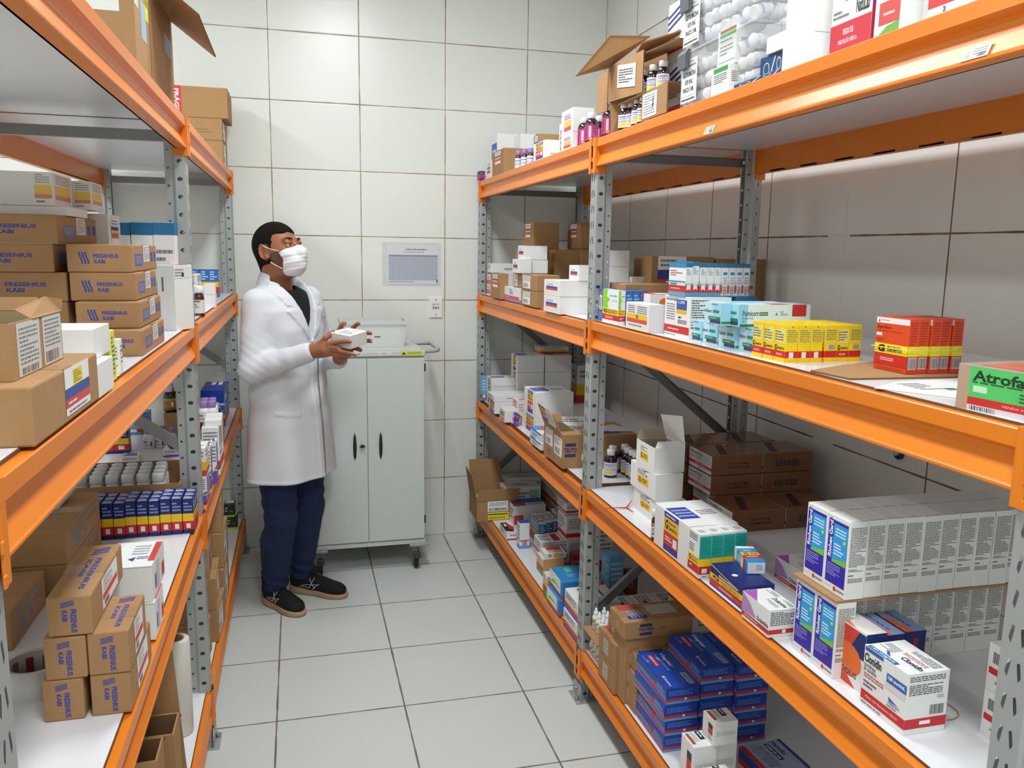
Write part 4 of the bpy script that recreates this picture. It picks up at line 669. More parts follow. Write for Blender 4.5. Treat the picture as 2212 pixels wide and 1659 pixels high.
def bottle(kind, x, y, z, label, group='', s=1.0, rot=None, cat='bottle'):
    k = (kind, s)
    if k not in BOT_PROTO:
        b, c, l = bottle_meshes(kind, s)
        o = bpy.data.objects.new('bottle', b); COL.objects.link(o); link('cap', c, o)
        if l: link('paper_label', l, o)
        BOT_PROTO[k] = o
    else:
        p = BOT_PROTO[k]; o = p.copy(); COL.objects.link(o)
        for ch in p.children:
            c = ch.copy(); c.parent = o; COL.objects.link(c)
    o.location = (x, y, z); o.rotation_euler = rot or (0, 0, math.radians((x*9973+y*7919) % 40-20))
    o['label'] = label; o['category'] = cat
    if group: o['group'] = group
    elif 'group' in o: del o['group']
    return o
def red_seal(p, z):
    m = mat('red_plastic', 'cf2a2e', .35)
    mb = MB(); mb.tube([(p[0][0], p[0][1], z+.003), ((p[0][0]+p[1][0])/2, (p[0][1]+p[1][1])/2, z+.006), (p[1][0], p[1][1], z+.004), (p[2][0], p[2][1], z+.002)], [.001, .0013, .0026, .0008], m, 8)
    mb.tube([(p[1][0], p[1][1], z+.005), (p[3][0], p[3][1], z+.012)], [.0026, .0012], m, 8)
    mb.obj('plastic_seal', label='thin red plastic seal tag lying on the white shelf', cat='seal')
def rubber_band(p, z):
    m = mat('tan_rubber', 'b89a4a', .5)
    (ax, ay), (mx, my), (ex, ey) = p
    pts = []
    for i in range(13):
        t = i/12; x = (1-t)**2*ax+2*t*(1-t)*(mx*1.6-.3*(ax+ex))+t*t*ex; y = (1-t)**2*ay+2*t*(1-t)*(my*1.6-.3*(ay+ey))+t*t*ey; pts.append((x, y, z+.0015))
    MB().tube(pts, .0011, m, 6).obj('rubber_band', label='tan rubber band looping out from behind the Clonidin box', cat='rubber band')
def band_loop(x0, x1, y0, y1, z, label):
    r = .002; pts = []
    for cx, cy, a0 in ((x1, y1, 0), (x0, y1, 90), (x0, y0, 180), (x1, y0, 270)):
        for k in range(3): a = R(a0+45*k); pts.append((cx+r*math.cos(a), cy+r*math.sin(a), z))
    MB().tube(pts, .0009, mat('pale_rubber', 'dcc89a', .5), 6, closed=True).obj('rubber_band', label=label, cat='rubber band')
def papers(x, y, z):
    mb = MB(); W = ink('c9c5c2')
    for k, (dx, dy, a) in enumerate(((.0, .0, 12), (.03, -.03, -10))):
        M = Matrix.Translation((x+dx, y+dy, z+.0012*k+.0002)) @ Matrix.Rotation(R(a), 4, 'Z'); mb.box(-.05, .05, -.045, .045, 0, .0006, W, M=M)
    mb.obj('paper_slip', label='crumpled white paper slips on the flat-topped brown carton', cat='paper')
def card_sheet(pts, z):
    mb = MB(); panel(mb, [(x, y, z+.002) for x, y in pts], .0036, M_card, M_cardd); mb.obj('cardboard_sheet', label='brown cardboard sheet under the orange-red boxes', cat='cardboard')
def paper_sheet(pts, z):
    mb = MB(); panel(mb, [(x, y, z+.0008) for x, y in pts], .0006, mat('paper', 'dddcdc', .6))
    cx = sum(p[0] for p in pts)/4; cy = sum(p[1] for p in pts)/4
    o = mb.obj('paper_sheet', label='printed white paper lying on the shelf before the film-wrapped box', cat='paper')
    p = MB(); art(p, [('l', .0, .2, .5, .9, 5, '9a9aa6'), ('r', .5, .1, .75, .3, '4a8a5c')], (cx-.04, cy-.06, z+.0012), (.09, 0, 0), (0, .10, 0), (0, 0, 1)); p.obj('print', o)
def flap_sheet(x, y, z):
    mb = MB(); panel(mb, [(-.06, -.06, 0), (.07, -.05, -.012), (.06, .05, .02), (-.05, .05, .03)], .0014, mat('grey_board', 'b8b4ae', .8)); mb.obj('card_sheet', loc=(x, y, z+.0), label='loose grey card lid leaning on the low white carton', cat='lid')
def open_teuto(x, y, z, w, d, h):
    r = carton_shell(w, d, h, M_card, M_inner).obj('carton', label='open brown carton lettered TEUTO with its flap raised, beside the middle upright', cat='carton', loc=(x, y, z))
    F = faces(w, d, h, 'R')
    p = MB(); art(p, [('r', .12, .66, .68, .76, '31376e'), ('t', 'TEUTO', .06, .48, .74, .62, '31376e', 2), ('r', .12, .34, .68, .44, '31376e')], *F['C']); p.obj('print', r)
    p = MB(); art(p, sticker(.08, .42, .48, .92)+sticker(.56, .30, .96, .86)+[('e', .3, .2, .08, .1, '8b6a44')], *F['A']); p.obj('paper_label', r)
    f = MB(); a = [(-w/2, d/2, h), (-w/2, -d/2+.02, h), (-w/2-.03, -d/2+.04, h+.075), (-w/2-.035, d/2-.02, h+.085)]
    panel(f, a, .003, M_card)
    o, U, V = Vector(a[0]), Vector(a[1])-Vector(a[0]), Vector(a[3])-Vector(a[0]); n = U.cross(V).normalized()
    art(f, nyr(.08, .25, .35, .95)+[('r', .4, .2, .85, .9, WH), ('l', .45, .3, .8, .8, 6, GY)], o-n*.0016 if n.x > 0 else o+n*.0016, U, V, -n if n.x > 0 else n); f.obj('flap', r)
    f = MB(); panel(f, [(-w/2, d/2, h), (w/2, d/2, h), (w/2, d/2+.02, h+.03), (-w/2, d/2+.02, h+.03)], .003, M_card); f.obj('flap', r)
    f = MB(); panel(f, [(-w/2, -d/2, h), (w/2, -d/2, h), (w/2, -d/2+.045, h+.004), (-w/2, -d/2+.045, h+.004)], .003, M_card); f.obj('flap', r)
def open_yellow_carton(x0, x1, y0, y1, z, h):
    w = x1-x0; d = y1-y0; cx = (x0+x1)/2; cy = (y0+y1)/2; hh = h*.62
    r = carton_shell(w, d, hh, M_card, M_inner).obj('carton', loc=(cx, cy, z), label='open brown carton with a yellow label at the far end of the right bottom shelf', cat='carton')
    f = MB(); panel(f, [(-w/2, -d/2-.002, hh), (w/2, -d/2-.002, hh), (w/2+.005, -d/2-.012, hh+.06), (-w/2+.005, -d/2-.012, hh+.06)], .003, M_card); f.obj('flap', r)
    f = MB(); panel(f, [(-w/2, -d/2, hh), (-w/2, d/2, hh), (-w/2-.02, d/2, h+.07), (-w/2-.02, -d/2+.02, h+.06)], .003, M_card); f.obj('flap', r)
    f = MB(); panel(f, [(-w/2+.01, d/2, hh), (w/2-.03, d/2, hh), (w/2-.05, d/2+.02, h+.10), (-w/2+.0, d/2+.02, h+.10)], .003, M_card); f.obj('flap', r)
    p = MB(); F = faces(w, d, hh, 'R')['C']; art(p, [('r', .26, .45, .76, .95, WH), ('l', .3, .7, .72, .9, 3, GY), ('b', .3, .48, .72, .62, BK), ('r', .27, .04, .78, .40, 'e4d422'), ('r', .28, .28, .76, .33, BK), ('l', .3, .08, .7, .2, 2, '5a5420')], *F); p.obj('paper_label', r)
    for k in range(4):
        raw_box('omep', 'R', x0+.022+.030*k, cy+.02, z+hh*.45, .028, .05, hh*.50, f'small yellow box standing in the open carton at the far end, {["first", "second", "third", "fourth"][k]} from the aisle', 'box', 'yellow boxes in the open carton')
def raw_box(style, side, x, y, z, w, d, h, label, cat, group=None, rz=0): return B('medicine_box', style, side, x, y, z, w, d, h, rz, label, cat, group)
def open_bottle_carton(y0, y1, z):
    """tall carton lying with its mouth towards the aisle, two tiers of bottles inside"""
    r = empty('carton', (-.60, (y0+y1)/2, z), label='tall open brown carton with raised flaps holding two tiers of dark syrup bottles', cat='carton')
    ox, oy, oz = -.60, (y0+y1)/2, z
    def P(*q): return [(a-ox, b-oy, c-oz) for a, b, c in q]
    f = MB(); panel(f, P((-.690, 2.50, z+.001), (-.60, 2.51, z+.001), (-.60, 2.50, z+.215), (-.690, 2.53, z+.205)), .004, M_card, M_cardd); f.obj('side_panel', r)
    f = MB(); panel(f, P((-.60, 2.51, z+.001), (-.48, 2.38, z+.001), (-.48, 2.38, z+.26), (-.60, 2.50, z+.26)), .004, M_card, M_cardd); f.obj('back_panel', r)
    f = MB(); panel(f, P((-.690, 2.53, z+.205), (-.595, 2.44, z+.285), (-.715, 2.47, z+.285), (-.812, 2.50, z+.165)), .004, M_card, M_cardd); f.obj('flap', r)
    f = MB(); panel(f, P((-.690, 2.535, z+.20), (-.70, 2.60, z+.19), (-.70, 2.60, z+.075), (-.690, 2.535, z+.075)), .004, M_card, M_cardd); f.obj('flap', r)
    f = MB(); panel(f, P((-.645, 2.50, z+.195), (-.685, 2.29, z+.225), (-.60, 2.20, z+.245), (-.55, 2.36, z+.26)), .004, M_card, M_cardd); f.obj('flap', r)
    f = MB(); panel(f, P((-.687, 2.46, z+.203), (-.687, 2.05, z+.180), (-.60, 2.10, z+.200), (-.60, 2.46, z+.215)), .004, M_card, M_cardd); f.obj('flap', r)
    # label on the face seen over the bottles
    f = MB(); panel(f, P((-.6935, 2.45, z+.13), (-.6935, 2.31, z+.110), (-.6935, 2.31, z+.175), (-.6935, 2.45, z+.195)), .0008, ink(WH)); 
    art(f, [('l', .05, .15, .9, .85, 6, '4a4a50')], Vector((-.6942-ox, 2.445-oy, z+.132-oz)), (0, -.13, -.018), (0, 0, .06), (-1, 0, 0)); 
    f2 = MB(); panel(f2, P((-.6905, 2.53, z+.10), (-.6905, 2.26, z+.085), (-.6905, 2.26, z+.20), (-.6905, 2.53, z+.205)), .003, M_card, M_cardd); f2.obj('side_panel', r); f.obj('paper_label', r)
    f = MB(); panel(f, P((-.700, 2.235, z+.001), (-.700, 2.07, z+.001), (-.700, 2.07, z+.080), (-.700, 2.235, z+.072)), .004, M_card, M_cardd)
    art(f, [('r', .05, .05, .62, .92, WH), ('l', .1, .12, .55, .86, 8, GY), ('lv', .42, .3, .52, .7, 1, BK)], Vector((-.7025-ox, 2.235-oy, z+.002-oz)), (0, -.165, 0), (0, 0, .074), (-1, 0, 0)); f.obj('front_panel', r)
    f = MB(); panel(f, P((-.694, 2.44, z+.079), (-.694, 2.07, z+.079), (-.52, 2.07, z+.079), (-.52, 2.44, z+.079)), .003, M_card, M_cardd); f.obj('divider', r)
M_clear = mat('clear_plastic', 'e9eef0', .12, alpha=.28, spec=.6)
def tub(y, z):
    rnd = random.Random(5)
    L_ = .36; x0, x1 = -.690, -.45; h = .125
    for t in range(2):
        zz = z+t*(h+.012); yc = y-L_/2
        r = empty('storage_tub', ((x0+x1)/2, yc, zz), label=['clear plastic tub full of white pill bottles with a lettered paper, lower of two', 'clear plastic tub full of white pill bottles with a lettered paper, upper of two'][t], cat='tub', group='clear tubs of white bottles')
        w = x1-x0; d = L_; s = .012
        mb = MB(); th = .0015
        a = [(-w/2+s, -d/2+s, 0), (w/2-s, -d/2+s, 0), (w/2-s, d/2-s, 0), (-w/2+s, d/2-s, 0)]; b = [(-w/2, -d/2, h), (w/2, -d/2, h), (w/2, d/2, h), (-w/2, d/2, h)]
        mb.add(a+b, [(3, 2, 1, 0), (0, 1, 5, 4), (1, 2, 6, 5), (2, 3, 7, 6), (3, 0, 4, 7)], M_clear); mb.obj('tub_body', r)
        lid = MB(); lid.bbox(-w/2-.005, w/2+.005, -d/2-.005, d/2+.005, h, h+.008, M_clear, r=.003); lid.obj('lid', r)
        for yy in (d/2-.02,):
            c = MB(); c.prism([(-.014, -.034), (-.006, -.034), (-.002, -.004), (.002, .010), (-.008, .012), (-.016, .0)], yy-.045, yy, mat('grey_clip', '5c6266', .45), axis='y', M=Matrix.Translation((-w/2, 0, h))); c.obj('clip', r)
        p = MB(); art(p, [('r', 0, 0, 1, 1, 'dcdddd'), ('r', .04, .84, .9, .86, BK), ('t', 'SOLUÇÃO ORAL', .1, .90, .8, .96, BK, .5), ('r', .04, .14, .045, .82, BK), ('r', .93, .14, .935, .82, BK), ('r', .04, .82, .935, .825, BK), ('r', .04, .14, .935, .145, BK), ('t', 'AZITROMICINA', .1, .60, .9, .72, BK, 1), ('t', 'SUSP ORAL', .25, .42, .75, .53, BK, 1), ('t', 'FRASCO 15 ML', .15, .24, .82, .35, BK, 1), ('l', .06, .03, .9, .11, 1, BK)], (-w/2-.0015, d/2-.02, h*.08), (0, -.085, 0), (.0, 0, h*.82), (-1, 0, 0)); p.obj('paper_label', r)
        k = 0
        for iy in range(8):
            for ix in range(2):
                for iz in range(3):
                    k += 1
                    X = (x0+x1)/2-w/2+.036+ix*.046+rnd.uniform(-.004, .004); Y = yc-d/2+.035+iy*.042+rnd.uniform(-.004, .004); Z = zz+.026+iz*.036
                    ax = rnd.choice((0, 1, 2)); rot = [(R(90), 0, R(rnd.uniform(-70, 70))), (R(70), R(rnd.uniform(-30, 30)), R(rnd.uniform(60, 120))), (R(100), 0, R(rnd.uniform(-120, -60)))][ax]
                    o = bottle('tub_pill', 0, 0, 0, ['small white pill bottle tumbled inside the lower clear tub', 'small white pill bottle tumbled inside the upper clear tub'][t], ['white pill bottles in the lower tub', 'white pill bottles in the upper tub'][t], .8, rot=rot)
                    M = Euler(rot).to_matrix(); c = Vector((X, Y, Z))-M @ Vector((0, 0, .024)); o.location = c
def open_blister_carton(x, y, z, h):
    """x,y: near lower corner towards the aisle; runs left out of view and away"""
    w = .30; d = .215
    hh = h*1.0
    r = carton_shell(w, d, hh, M_card, M_inner).obj('carton', loc=(x-w/2-.002, y+d/2, z), label='torn-open brown carton full of foil strips on top of the large labelled carton', cat='carton')
    F = faces(w, d, hh, 'L')
    p = MB(); art(p, [('r', .10, .02, .52, .98, 'cccac6'), ('l', .14, .2, .48, .9, 9, GY), ('b', .16, .04, .46, .16, BK), ('r', .58, .02, .98, .98, 'cccac6'), ('l', .62, .35, .94, .92, 7, GY), ('b', .62, .06, .9, .28, BK)], *F['A']); p.obj('paper_label', r)
    p = MB(); art(p, [('r', .2, .3, .88, .9, 'dcdcda'), ('l', .24, .6, .84, .84, 2, GY)], *F['C']); p.obj('address_label', r)
    f = MB(); panel(f, [(w/2, -d/2+.085, hh), (w/2, d/2, hh), (w/2+.002, d/2+.003, hh+.017), (w/2-.012, d/2-.02, hh+.021), (w/2-.022, -d/2+.10, hh+.010)], .003, M_card); f.obj('flap', r)
    f = MB(); panel(f, [(-w/2, d/2, hh), (w/2-.02, d/2, hh), (w/2-.03, d/2+.01, hh+.018), (-w/2, d/2+.01, hh+.018)], .003, M_card); f.obj('flap', r)
    fo = mat('foil', 'b9bdc2', .22, metal=.85); mb = MB(); rnd = random.Random(2)
    for k in range(9):
        M = Matrix.Translation((-w/2+.06+.02*k, 0, hh-.022+rnd.uniform(0, .012))) @ Matrix.Rotation(R(rnd.uniform(-25, 25)), 4, 'Y') @ Matrix.Rotation(R(rnd.uniform(-8, 8)), 4, 'Z')
        mb.bbox(-.030, .030, -d/2+.02, d/2-.02, 0, .0012, fo, r=.0004, M=M)
        for q in range(5): mb.lathe([(.007, 0), (.006, .004), (0, .005)], fo, 10, M=M @ Matrix.Translation((0, -d/2+.045+.03*q, .001)))
    mb.obj('foil_strip', loc=(x-w/2-.002, y+d/2, z), kind='stuff', label='silver foil tablet strips heaped inside the torn-open carton', cat='foil strips')
def tape_roll(x, y, z):
    r = .055; ri = .046; h = .052; m = mat('packing_tape', 'c9c8c6', .25, spec=.6)
    o = MB().lathe([(r, 0), (r, h), (ri+.001, h)], m, 40, cap=False).obj('tape_roll', loc=(x, y, z), label='roll of clear packing tape behind the lettered brown cartons', cat='tape')
    c = MB().lathe([(ri+.001, h), (ri-.003, h), (ri-.003, 0), (ri+.001, 0)], mat('tape_core', 'a8a29c', .7), 40, cap=False)
    for k in range(10):
        a = 2*math.pi*k/10; c.add([((ri-.0035)*math.cos(a+t), (ri-.0035)*math.sin(a+t), zz) for t, zz in ((0, .012), (.3, .012), (.3, .042), (0, .042))], [(0, 1, 2, 3)], ink('7a2028' if k % 2 else '6a6a70'))
    c.obj('core', o)
def blister(x, y, z):
    m = mat('blister_plastic', 'b9bab8', .25, spec=.7)
    Mt = Matrix.Translation((x, y, z+.012)) @ Matrix.Rotation(R(-12), 4, 'Z') @ Matrix.Rotation(R(14), 4, 'X')
    o = MB().bbox(-.035, .035, -.05, .05, 0, .001, m, r=.0004, M=Mt)
    for i in range(3):
        for j in range(4): o.lathe([(.0085, 0), (.0078, .004), (.004, .006), (0, .0064)], m, 12, M=Mt @ Matrix.Translation((-.022+.022*i, -.037+.0245*j, .001)) @ Matrix.Diagonal((1, .55, 1, 1)))
    o.obj('blister_pack', label='silver-grey blister pack of tablets on the brown carton with the blue oval', cat='blister pack')
def bottle_tray(xa, xb, y0, y1, z, h):
    xa, xb, y0, y1 = -2.385, -2.005, 2.532, 2.735
    w = xb-xa; d = y1-y0; h = .112
    r = carton_shell(w, d, h, M_card, M_card, t=.003).obj('bottle_tray', loc=((xa+xb)/2, (y0+y1)/2, z), label='long low brown tray filled with white-capped bottles on the left middle-lower shelf', cat='tray')
    f = MB().box(-w/2, w/2, d/2-.003, d/2, h, h+.022, M_card); f.obj('back_panel', r)
    nm = ['front', 'second', 'third', 'back']
    for j in range(4):
        for i in range(7):
            if i == 0 and j == 3: pass
            bottle('white_pill', -2.068-.0425*i-.003*j+(.0 if j else 0), 2.562+.0435*j, z+.0035, f"white bottle with milky cap in the tray, {nm[j]} row, {['first', 'second', 'third', 'fourth', 'fifth', 'sixth', 'seventh'][i]} from the aisle", 'white-capped bottles in the tray')
def stretch_roll(x, y, z):
    m = mat('stretch_film', 'd9d6cc', .3, noise=.03, nscale=8)
    r = .036
    o = MB().lathe([(r*.9, 0), (r, .004), (r, .285), (r*.93, .290), (.021, .290)], m, 32, cap=False).obj('film_roll', loc=(x, y, z), label='upright white roll of stretch film beside the left middle upright', cat='roll')
    MB().lathe([(.021, .292), (.0185, .292), (.0185, .0), (.021, 0)], mat('core_card', '8a6c4a', .9), 24, cap=False).obj('core', o)
def cardboard_pieces():
    mb = MB(); z = .1915
    panel(mb, [(-1.972, 2.17, z), (-2.15, 2.16, z), (-2.075, 2.14, .40), (-1.990, 2.15, .550)], .005, M_card, M_cardd)
    mb.obj('cardboard_sheet', label='tall brown cardboard sheet standing before the white film roll', cat='cardboard')
    for k, (y, w, h, x) in enumerate(((2.02, .26, .215, -1.972), (1.90, .28, .225, -1.992))):
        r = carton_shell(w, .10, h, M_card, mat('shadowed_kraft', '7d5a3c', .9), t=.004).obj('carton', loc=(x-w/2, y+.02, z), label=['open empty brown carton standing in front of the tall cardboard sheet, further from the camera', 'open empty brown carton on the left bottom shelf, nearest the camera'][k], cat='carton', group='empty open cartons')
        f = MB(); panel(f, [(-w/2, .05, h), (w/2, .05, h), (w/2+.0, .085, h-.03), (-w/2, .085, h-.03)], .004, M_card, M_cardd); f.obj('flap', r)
def flap_carton(y0, y1, z, zt):
    w = .40; d = y1-y0; x1 = -1.975; h = zt-z
    r = empty('carton', (x1-w/2, (y0+y1)/2, z), label='tall brown carton with one flap hanging over the aisle on the left top shelf', cat='carton')
    carton_shell(w, d, h, M_card, M_inner).obj('carton_body', r)
    f = MB(); panel(f, [(w/2, -d/2, h), (w/2, d/2, h), (w/2+.115, d/2+.0, h-.088), (w/2+.105, -d/2+.05, h-.058), (w/2+.05, -d/2+.02, h-.02)], .004, M_card, M_cardd); f.obj('flap', r)
    p = MB(); art(p, [('r', .6, .55, .95, .75, '5a6270')], *faces(w, d, h, 'L')['A']); p.obj('print', r)
S['bagged'] = dict(base='card', C=[('r', .30, .30, .93, 1, 'dcdcd6'), ('l', .45, .7, .8, .95, 4, '8aa0b8')], A=[('r', .0, .35, .28, 1, 'd6cfc2'), ('r', .30, .5, .62, 1, 'd8d4d0'), ('r', .68, .35, .95, .98, 'e6dc2a'), ('l', .70, .4, .93, .95, 6, '8a8420'), ('r', .40, .22, .75, .42, '9cb8cc'), ('l', .34, .55, .58, .95, 6, '6a6478')])
S['held'] = dict(base='white', C=[], A=[], T=[('l', .15, .3, .9, .75, 4, '9a9ca8'), ('r', .2, .2, .4, .26, '55575e')])
# ---- everything on the shelves, world coordinates in metres: x, y, z of the base centre, turn, width, depth, height
BS('antiseptic_box','box','tall antiseptic boxes stacked in two tiers','riohex','R',0,(.041,.066,.1536),'white and violet antiseptic box, ',[(-.656,1.295,.7835,'first from the aisle, front row of lower tier'),(-.609,1.33,.7835,'second from the aisle, front row of lower tier'),(-.567,1.33,.7835,'third from the aisle, front row of lower tier'),(-.525,1.33,.7835,'fourth from the aisle, front row of lower tier'),(-.484,1.33,.7835,'fifth from the aisle, front row of lower tier'),(-.442,1.33,.7835,'sixth from the aisle, front row of lower tier'),(-.4,1.33,.7835,'seventh from the aisle, front row of lower tier'),(-.359,1.33,.7835,'eighth from the aisle, front row of lower tier'),(-.317,1.33,.7835,'ninth from the aisle, front row of lower tier'),(-.276,1.33,.7835,'tenth from the aisle, front row of lower tier'),(-.656,1.362,.7835,'first from the aisle, back row of lower tier'),(-.609,1.397,.7835,'second from the aisle, back row of lower tier'),(-.567,1.397,.7835,'third from the aisle, back row of lower tier'),(-.525,1.397,.7835,'fourth from the aisle, back row of lower tier'),(-.484,1.397,.7835,'fifth from the aisle, back row of lower tier'),(-.442,1.397,.7835,'sixth from the aisle, back row of lower tier'),(-.4,1.397,.7835,'seventh from the aisle, back row of lower tier'),(-.359,1.397,.7835,'eighth from the aisle, back row of lower tier'),(-.317,1.397,.7835,'ninth from the aisle, back row of lower tier'),(-.276,1.397,.7835,'tenth from the aisle, back row of lower tier'),(-.644,1.294,.9431,'first from the aisle, front row of upper tier'),(-.603,1.296,.9431,'second from the aisle, front row of upper tier'),(-.561,1.297,.9431,'third from the aisle, front row of upper tier'),(-.519,1.297,.9431,'fourth from the aisle, front row of upper tier'),(-.478,1.295,.9431,'fifth from the aisle, front row of upper tier'),(-.436,1.297,.9431,'sixth from the aisle, front row of upper tier'),(-.394,1.297,.9431,'seventh from the aisle, front row of upper tier'),(-.353,1.296,.9431,'eighth from the aisle, front row of upper tier'),(-.311,1.295,.9431,'ninth from the aisle, front row of upper tier'),(-.27,1.298,.9431,'tenth from the aisle, front row of upper tier'),(-.644,1.361,.9431,'first from the aisle, back row of upper tier'),(-.603,1.363,.9431,'second from the aisle, back row of upper tier'),(-.561,1.364,.9431,'third from the aisle, back row of upper tier'),(-.519,1.365,.9431,'fourth from the aisle, back row of upper tier'),(-.478,1.364,.9431,'fifth from the aisle, back row of upper tier'),(-.436,1.365,.9431,'sixth from the aisle, back row of upper tier'),(-.394,1.363,.9431,'seventh from the aisle, back row of upper tier'),(-.353,1.364,.9431,'eighth from the aisle, back row of upper tier'),(-.311,1.363,.9431,'ninth from the aisle, back row of upper tier'),(-.27,1.365,.9431,'tenth from the aisle, back row of upper tier')])
sheet_card(-0.6810,-0.2608,1.2620,1.4056,0.9379,.0045,'thin brown cardboard sheet between the two tiers of tall antiseptic boxes')
B('medicine_box','clon','R',-.634,1.125,.7835,.084,.111,.1124,0,'white box lettered Clonidin with a red band, standing near the shelf edge','box')
B('medicine_box','exodus','R',-.635,1.248,.7835,.044,.095,.118,0,'orange, red and navy box just behind the red-banded white box','box','orange and navy boxes')
B('medicine_box','exodus_top','R',-.591,1.252,.7835,.043,.095,.11,0,'grey-topped navy box, middle of the three behind the red-banded white box','box','orange and navy boxes')
B('medicine_box','exodus_top','R',-.542,1.256,.7835,.046,.095,.11,0,'grey-topped navy box, furthest from the aisle of the three behind the red-banded white box','box','orange and navy boxes')
BS('medicine_box','box','barcoded white boxes','redbars','R',0,(.09,.036,.083),'white box with black bars and a red block, ',[(-.492,1.032,.7835,'lower of two beside the near upright'),(-.492,1.032,.8671,'upper of two beside the near upright')])
BS('medicine_box','box','violet-hatched white boxes','dolant','R',0,(.069,.109,.0621),'white box with violet ',[(-.669,1.497,.7835,'hatching and a red band, in front beside the navy box'),(-.476,1.672,.7835,'hatching, leaning behind its twin against the tall antiseptic boxes')])
B('medicine_box','dexa','R',-.644,1.658,.7835,.082,.152,.0542,0,'navy box with yellow and red bands lying under a small blue box','box')
B('medicine_box','g_small','R',-.602,1.696,.8383,.045,.105,.03,-14,'small blue, yellow and red box lying on the navy box','box')
BS('medicine_box','box','white and green boxes in a row','teal4','R',0,(.032,.058,.1153),'white and green box with yellow and red bands, ',[(-.683,1.798,.7835,'nearest the aisle of four'),(-.649,1.8,.7835,'second from the aisle of four'),(-.615,1.802,.7835,'third from the aisle of four'),(-.581,1.804,.7835,'fourth from the aisle of four')])
B('medicine_box','nyr','R',-.629,1.933,.7835,.14,.206,.116,0,'large white box with a blue, yellow and red corner panel behind four green boxes','box')
B('medicine_box','gcorner','R',-.58,2.264,.7835,.095,.176,.0709,0,'white carton with a yellow patch, bottom of the stack of three','box','white cartons with yellow patches')
B('medicine_box','gcorner','R',-.587,2.279,.855,.09,.19,.0804,0,'white carton with a yellow patch, middle of the stack of three','box','white cartons with yellow patches')
open_carton_white(-0.5827,2.2665,0.9359,0.0986,0.1351,0.0764)
bottle('brown_small',-.681,2.0584,0.7835,'brown glass bottle with white cap behind the big white box, nearer the aisle','brown bottles behind the white box',1)
bottle('brown_small',-.645,2.0624,0.7835,'brown glass bottle with white cap behind the big white box, further from the aisle','brown bottles behind the white box',1)
B('medicine_box','distr','R',-.355,2.135,.7835,.175,.15,.0636,0,'film-wrapped brown carton with a white and red end label, front of the pile','carton','film-wrapped brown cartons')
B('medicine_box','distr_bar','R',-.178,2.135,.7835,.175,.15,.0636,0,'film-wrapped brown carton with a dark printed panel, front right of the pile','carton','film-wrapped brown cartons')
B('medicine_box','distr','R',-.326,2.289,.7835,.175,.15,.0636,0,'film-wrapped brown carton in the bottom layer of the back pile, nearer the aisle','carton','film-wrapped brown cartons')
B('medicine_box','distr_bar','R',-.149,2.289,.7835,.175,.15,.0636,0,'film-wrapped brown carton in the bottom layer of the back pile, nearer the wall','carton','film-wrapped brown cartons')
B('medicine_box','distr','R',-.346,2.289,.8477,.175,.15,.0636,0,'film-wrapped brown carton in the middle layer of the back pile, nearer the aisle','carton','film-wrapped brown cartons')
B('medicine_box','distr_bar','R',-.169,2.289,.8477,.175,.15,.0636,0,'film-wrapped brown carton in the middle layer of the back pile, nearer the wall','carton','film-wrapped brown cartons')
B('medicine_box','distr','R',-.346,2.289,.9119,.175,.15,.0636,0,'film-wrapped brown carton in the top layer of the back pile, nearer the aisle','carton','film-wrapped brown cartons')
B('medicine_box','distr_bar','R',-.169,2.289,.9119,.175,.15,.0636,0,'film-wrapped brown carton in the top layer of the back pile, nearer the wall','carton','film-wrapped brown cartons')
B('medicine_box','distr','R',-.381,2.445,.7835,.175,.15,.0636,0,'film-wrapped brown carton in the bottom layer of the rearmost pile','carton','film-wrapped brown cartons')
B('medicine_box','distr_bar','R',-.204,2.445,.7835,.175,.15,.0636,0,'film-wrapped brown carton in the bottom layer of the rearmost pile, beside the wall','carton','film-wrapped brown cartons')
B('medicine_box','distr','R',-.381,2.445,.8477,.175,.15,.0636,0,'film-wrapped brown carton in the middle layer of the rearmost pile','carton','film-wrapped brown cartons')
B('medicine_box','distr_bar','R',-.204,2.445,.8477,.175,.15,.0636,0,'film-wrapped brown carton in the middle layer of the rearmost pile, beside the wall','carton','film-wrapped brown cartons')
B('medicine_box','distr','R',-.381,2.445,.9119,.175,.15,.0636,0,'film-wrapped brown carton in the top layer of the rearmost pile','carton','film-wrapped brown cartons')
B('medicine_box','distr_bar','R',-.204,2.445,.9119,.175,.15,.0636,0,'film-wrapped brown carton in the top layer of the rearmost pile, beside the wall','carton','film-wrapped brown cartons')
red_seal([(-0.7340,2.3430),(-0.6560,2.3380),(-0.6500,2.2980),(-0.6210,2.3810)],0.7835)
rubber_band([(-0.5250,1.1400),(-0.5280,1.1000),(-0.5660,1.0920)],0.7835)
B('carton','teuto_plain','R',-.498,2.911,.7905,.135,.232,.1268,0,'flat-topped brown carton with white papers on it, behind the open carton','carton')
papers(-0.4977,2.9108,0.9179)
bottle('amber',-.577,2.6850,0.7905,'dark syrup bottle with white cap and yellow-striped label, front left of the six','dark syrup bottles behind the white cartons',1)
bottle('amber',-.548,2.7400,0.7905,'dark syrup bottle with white cap, directly behind the front left one','dark syrup bottles behind the white cartons',1)
bottle('amber',-.496,2.7500,0.7905,'dark syrup bottle with white cap, back right of the six against the brown carton','dark syrup bottles behind the white cartons',1)
bottle('amber',-.503,2.7050,0.7905,'dark syrup bottle with white cap, third from the aisle beside the white carton stack','dark syrup bottles behind the white cartons',1)
bottle('amber',-.502,2.6650,0.7905,'dark syrup bottle with white cap, second nearest to the white carton stack','dark syrup bottles behind the white cartons',1)
bottle('amber',-.501,2.6350,0.7905,'dark syrup bottle with white cap, nearest to the white carton stack','dark syrup bottles behind the white cartons',1)
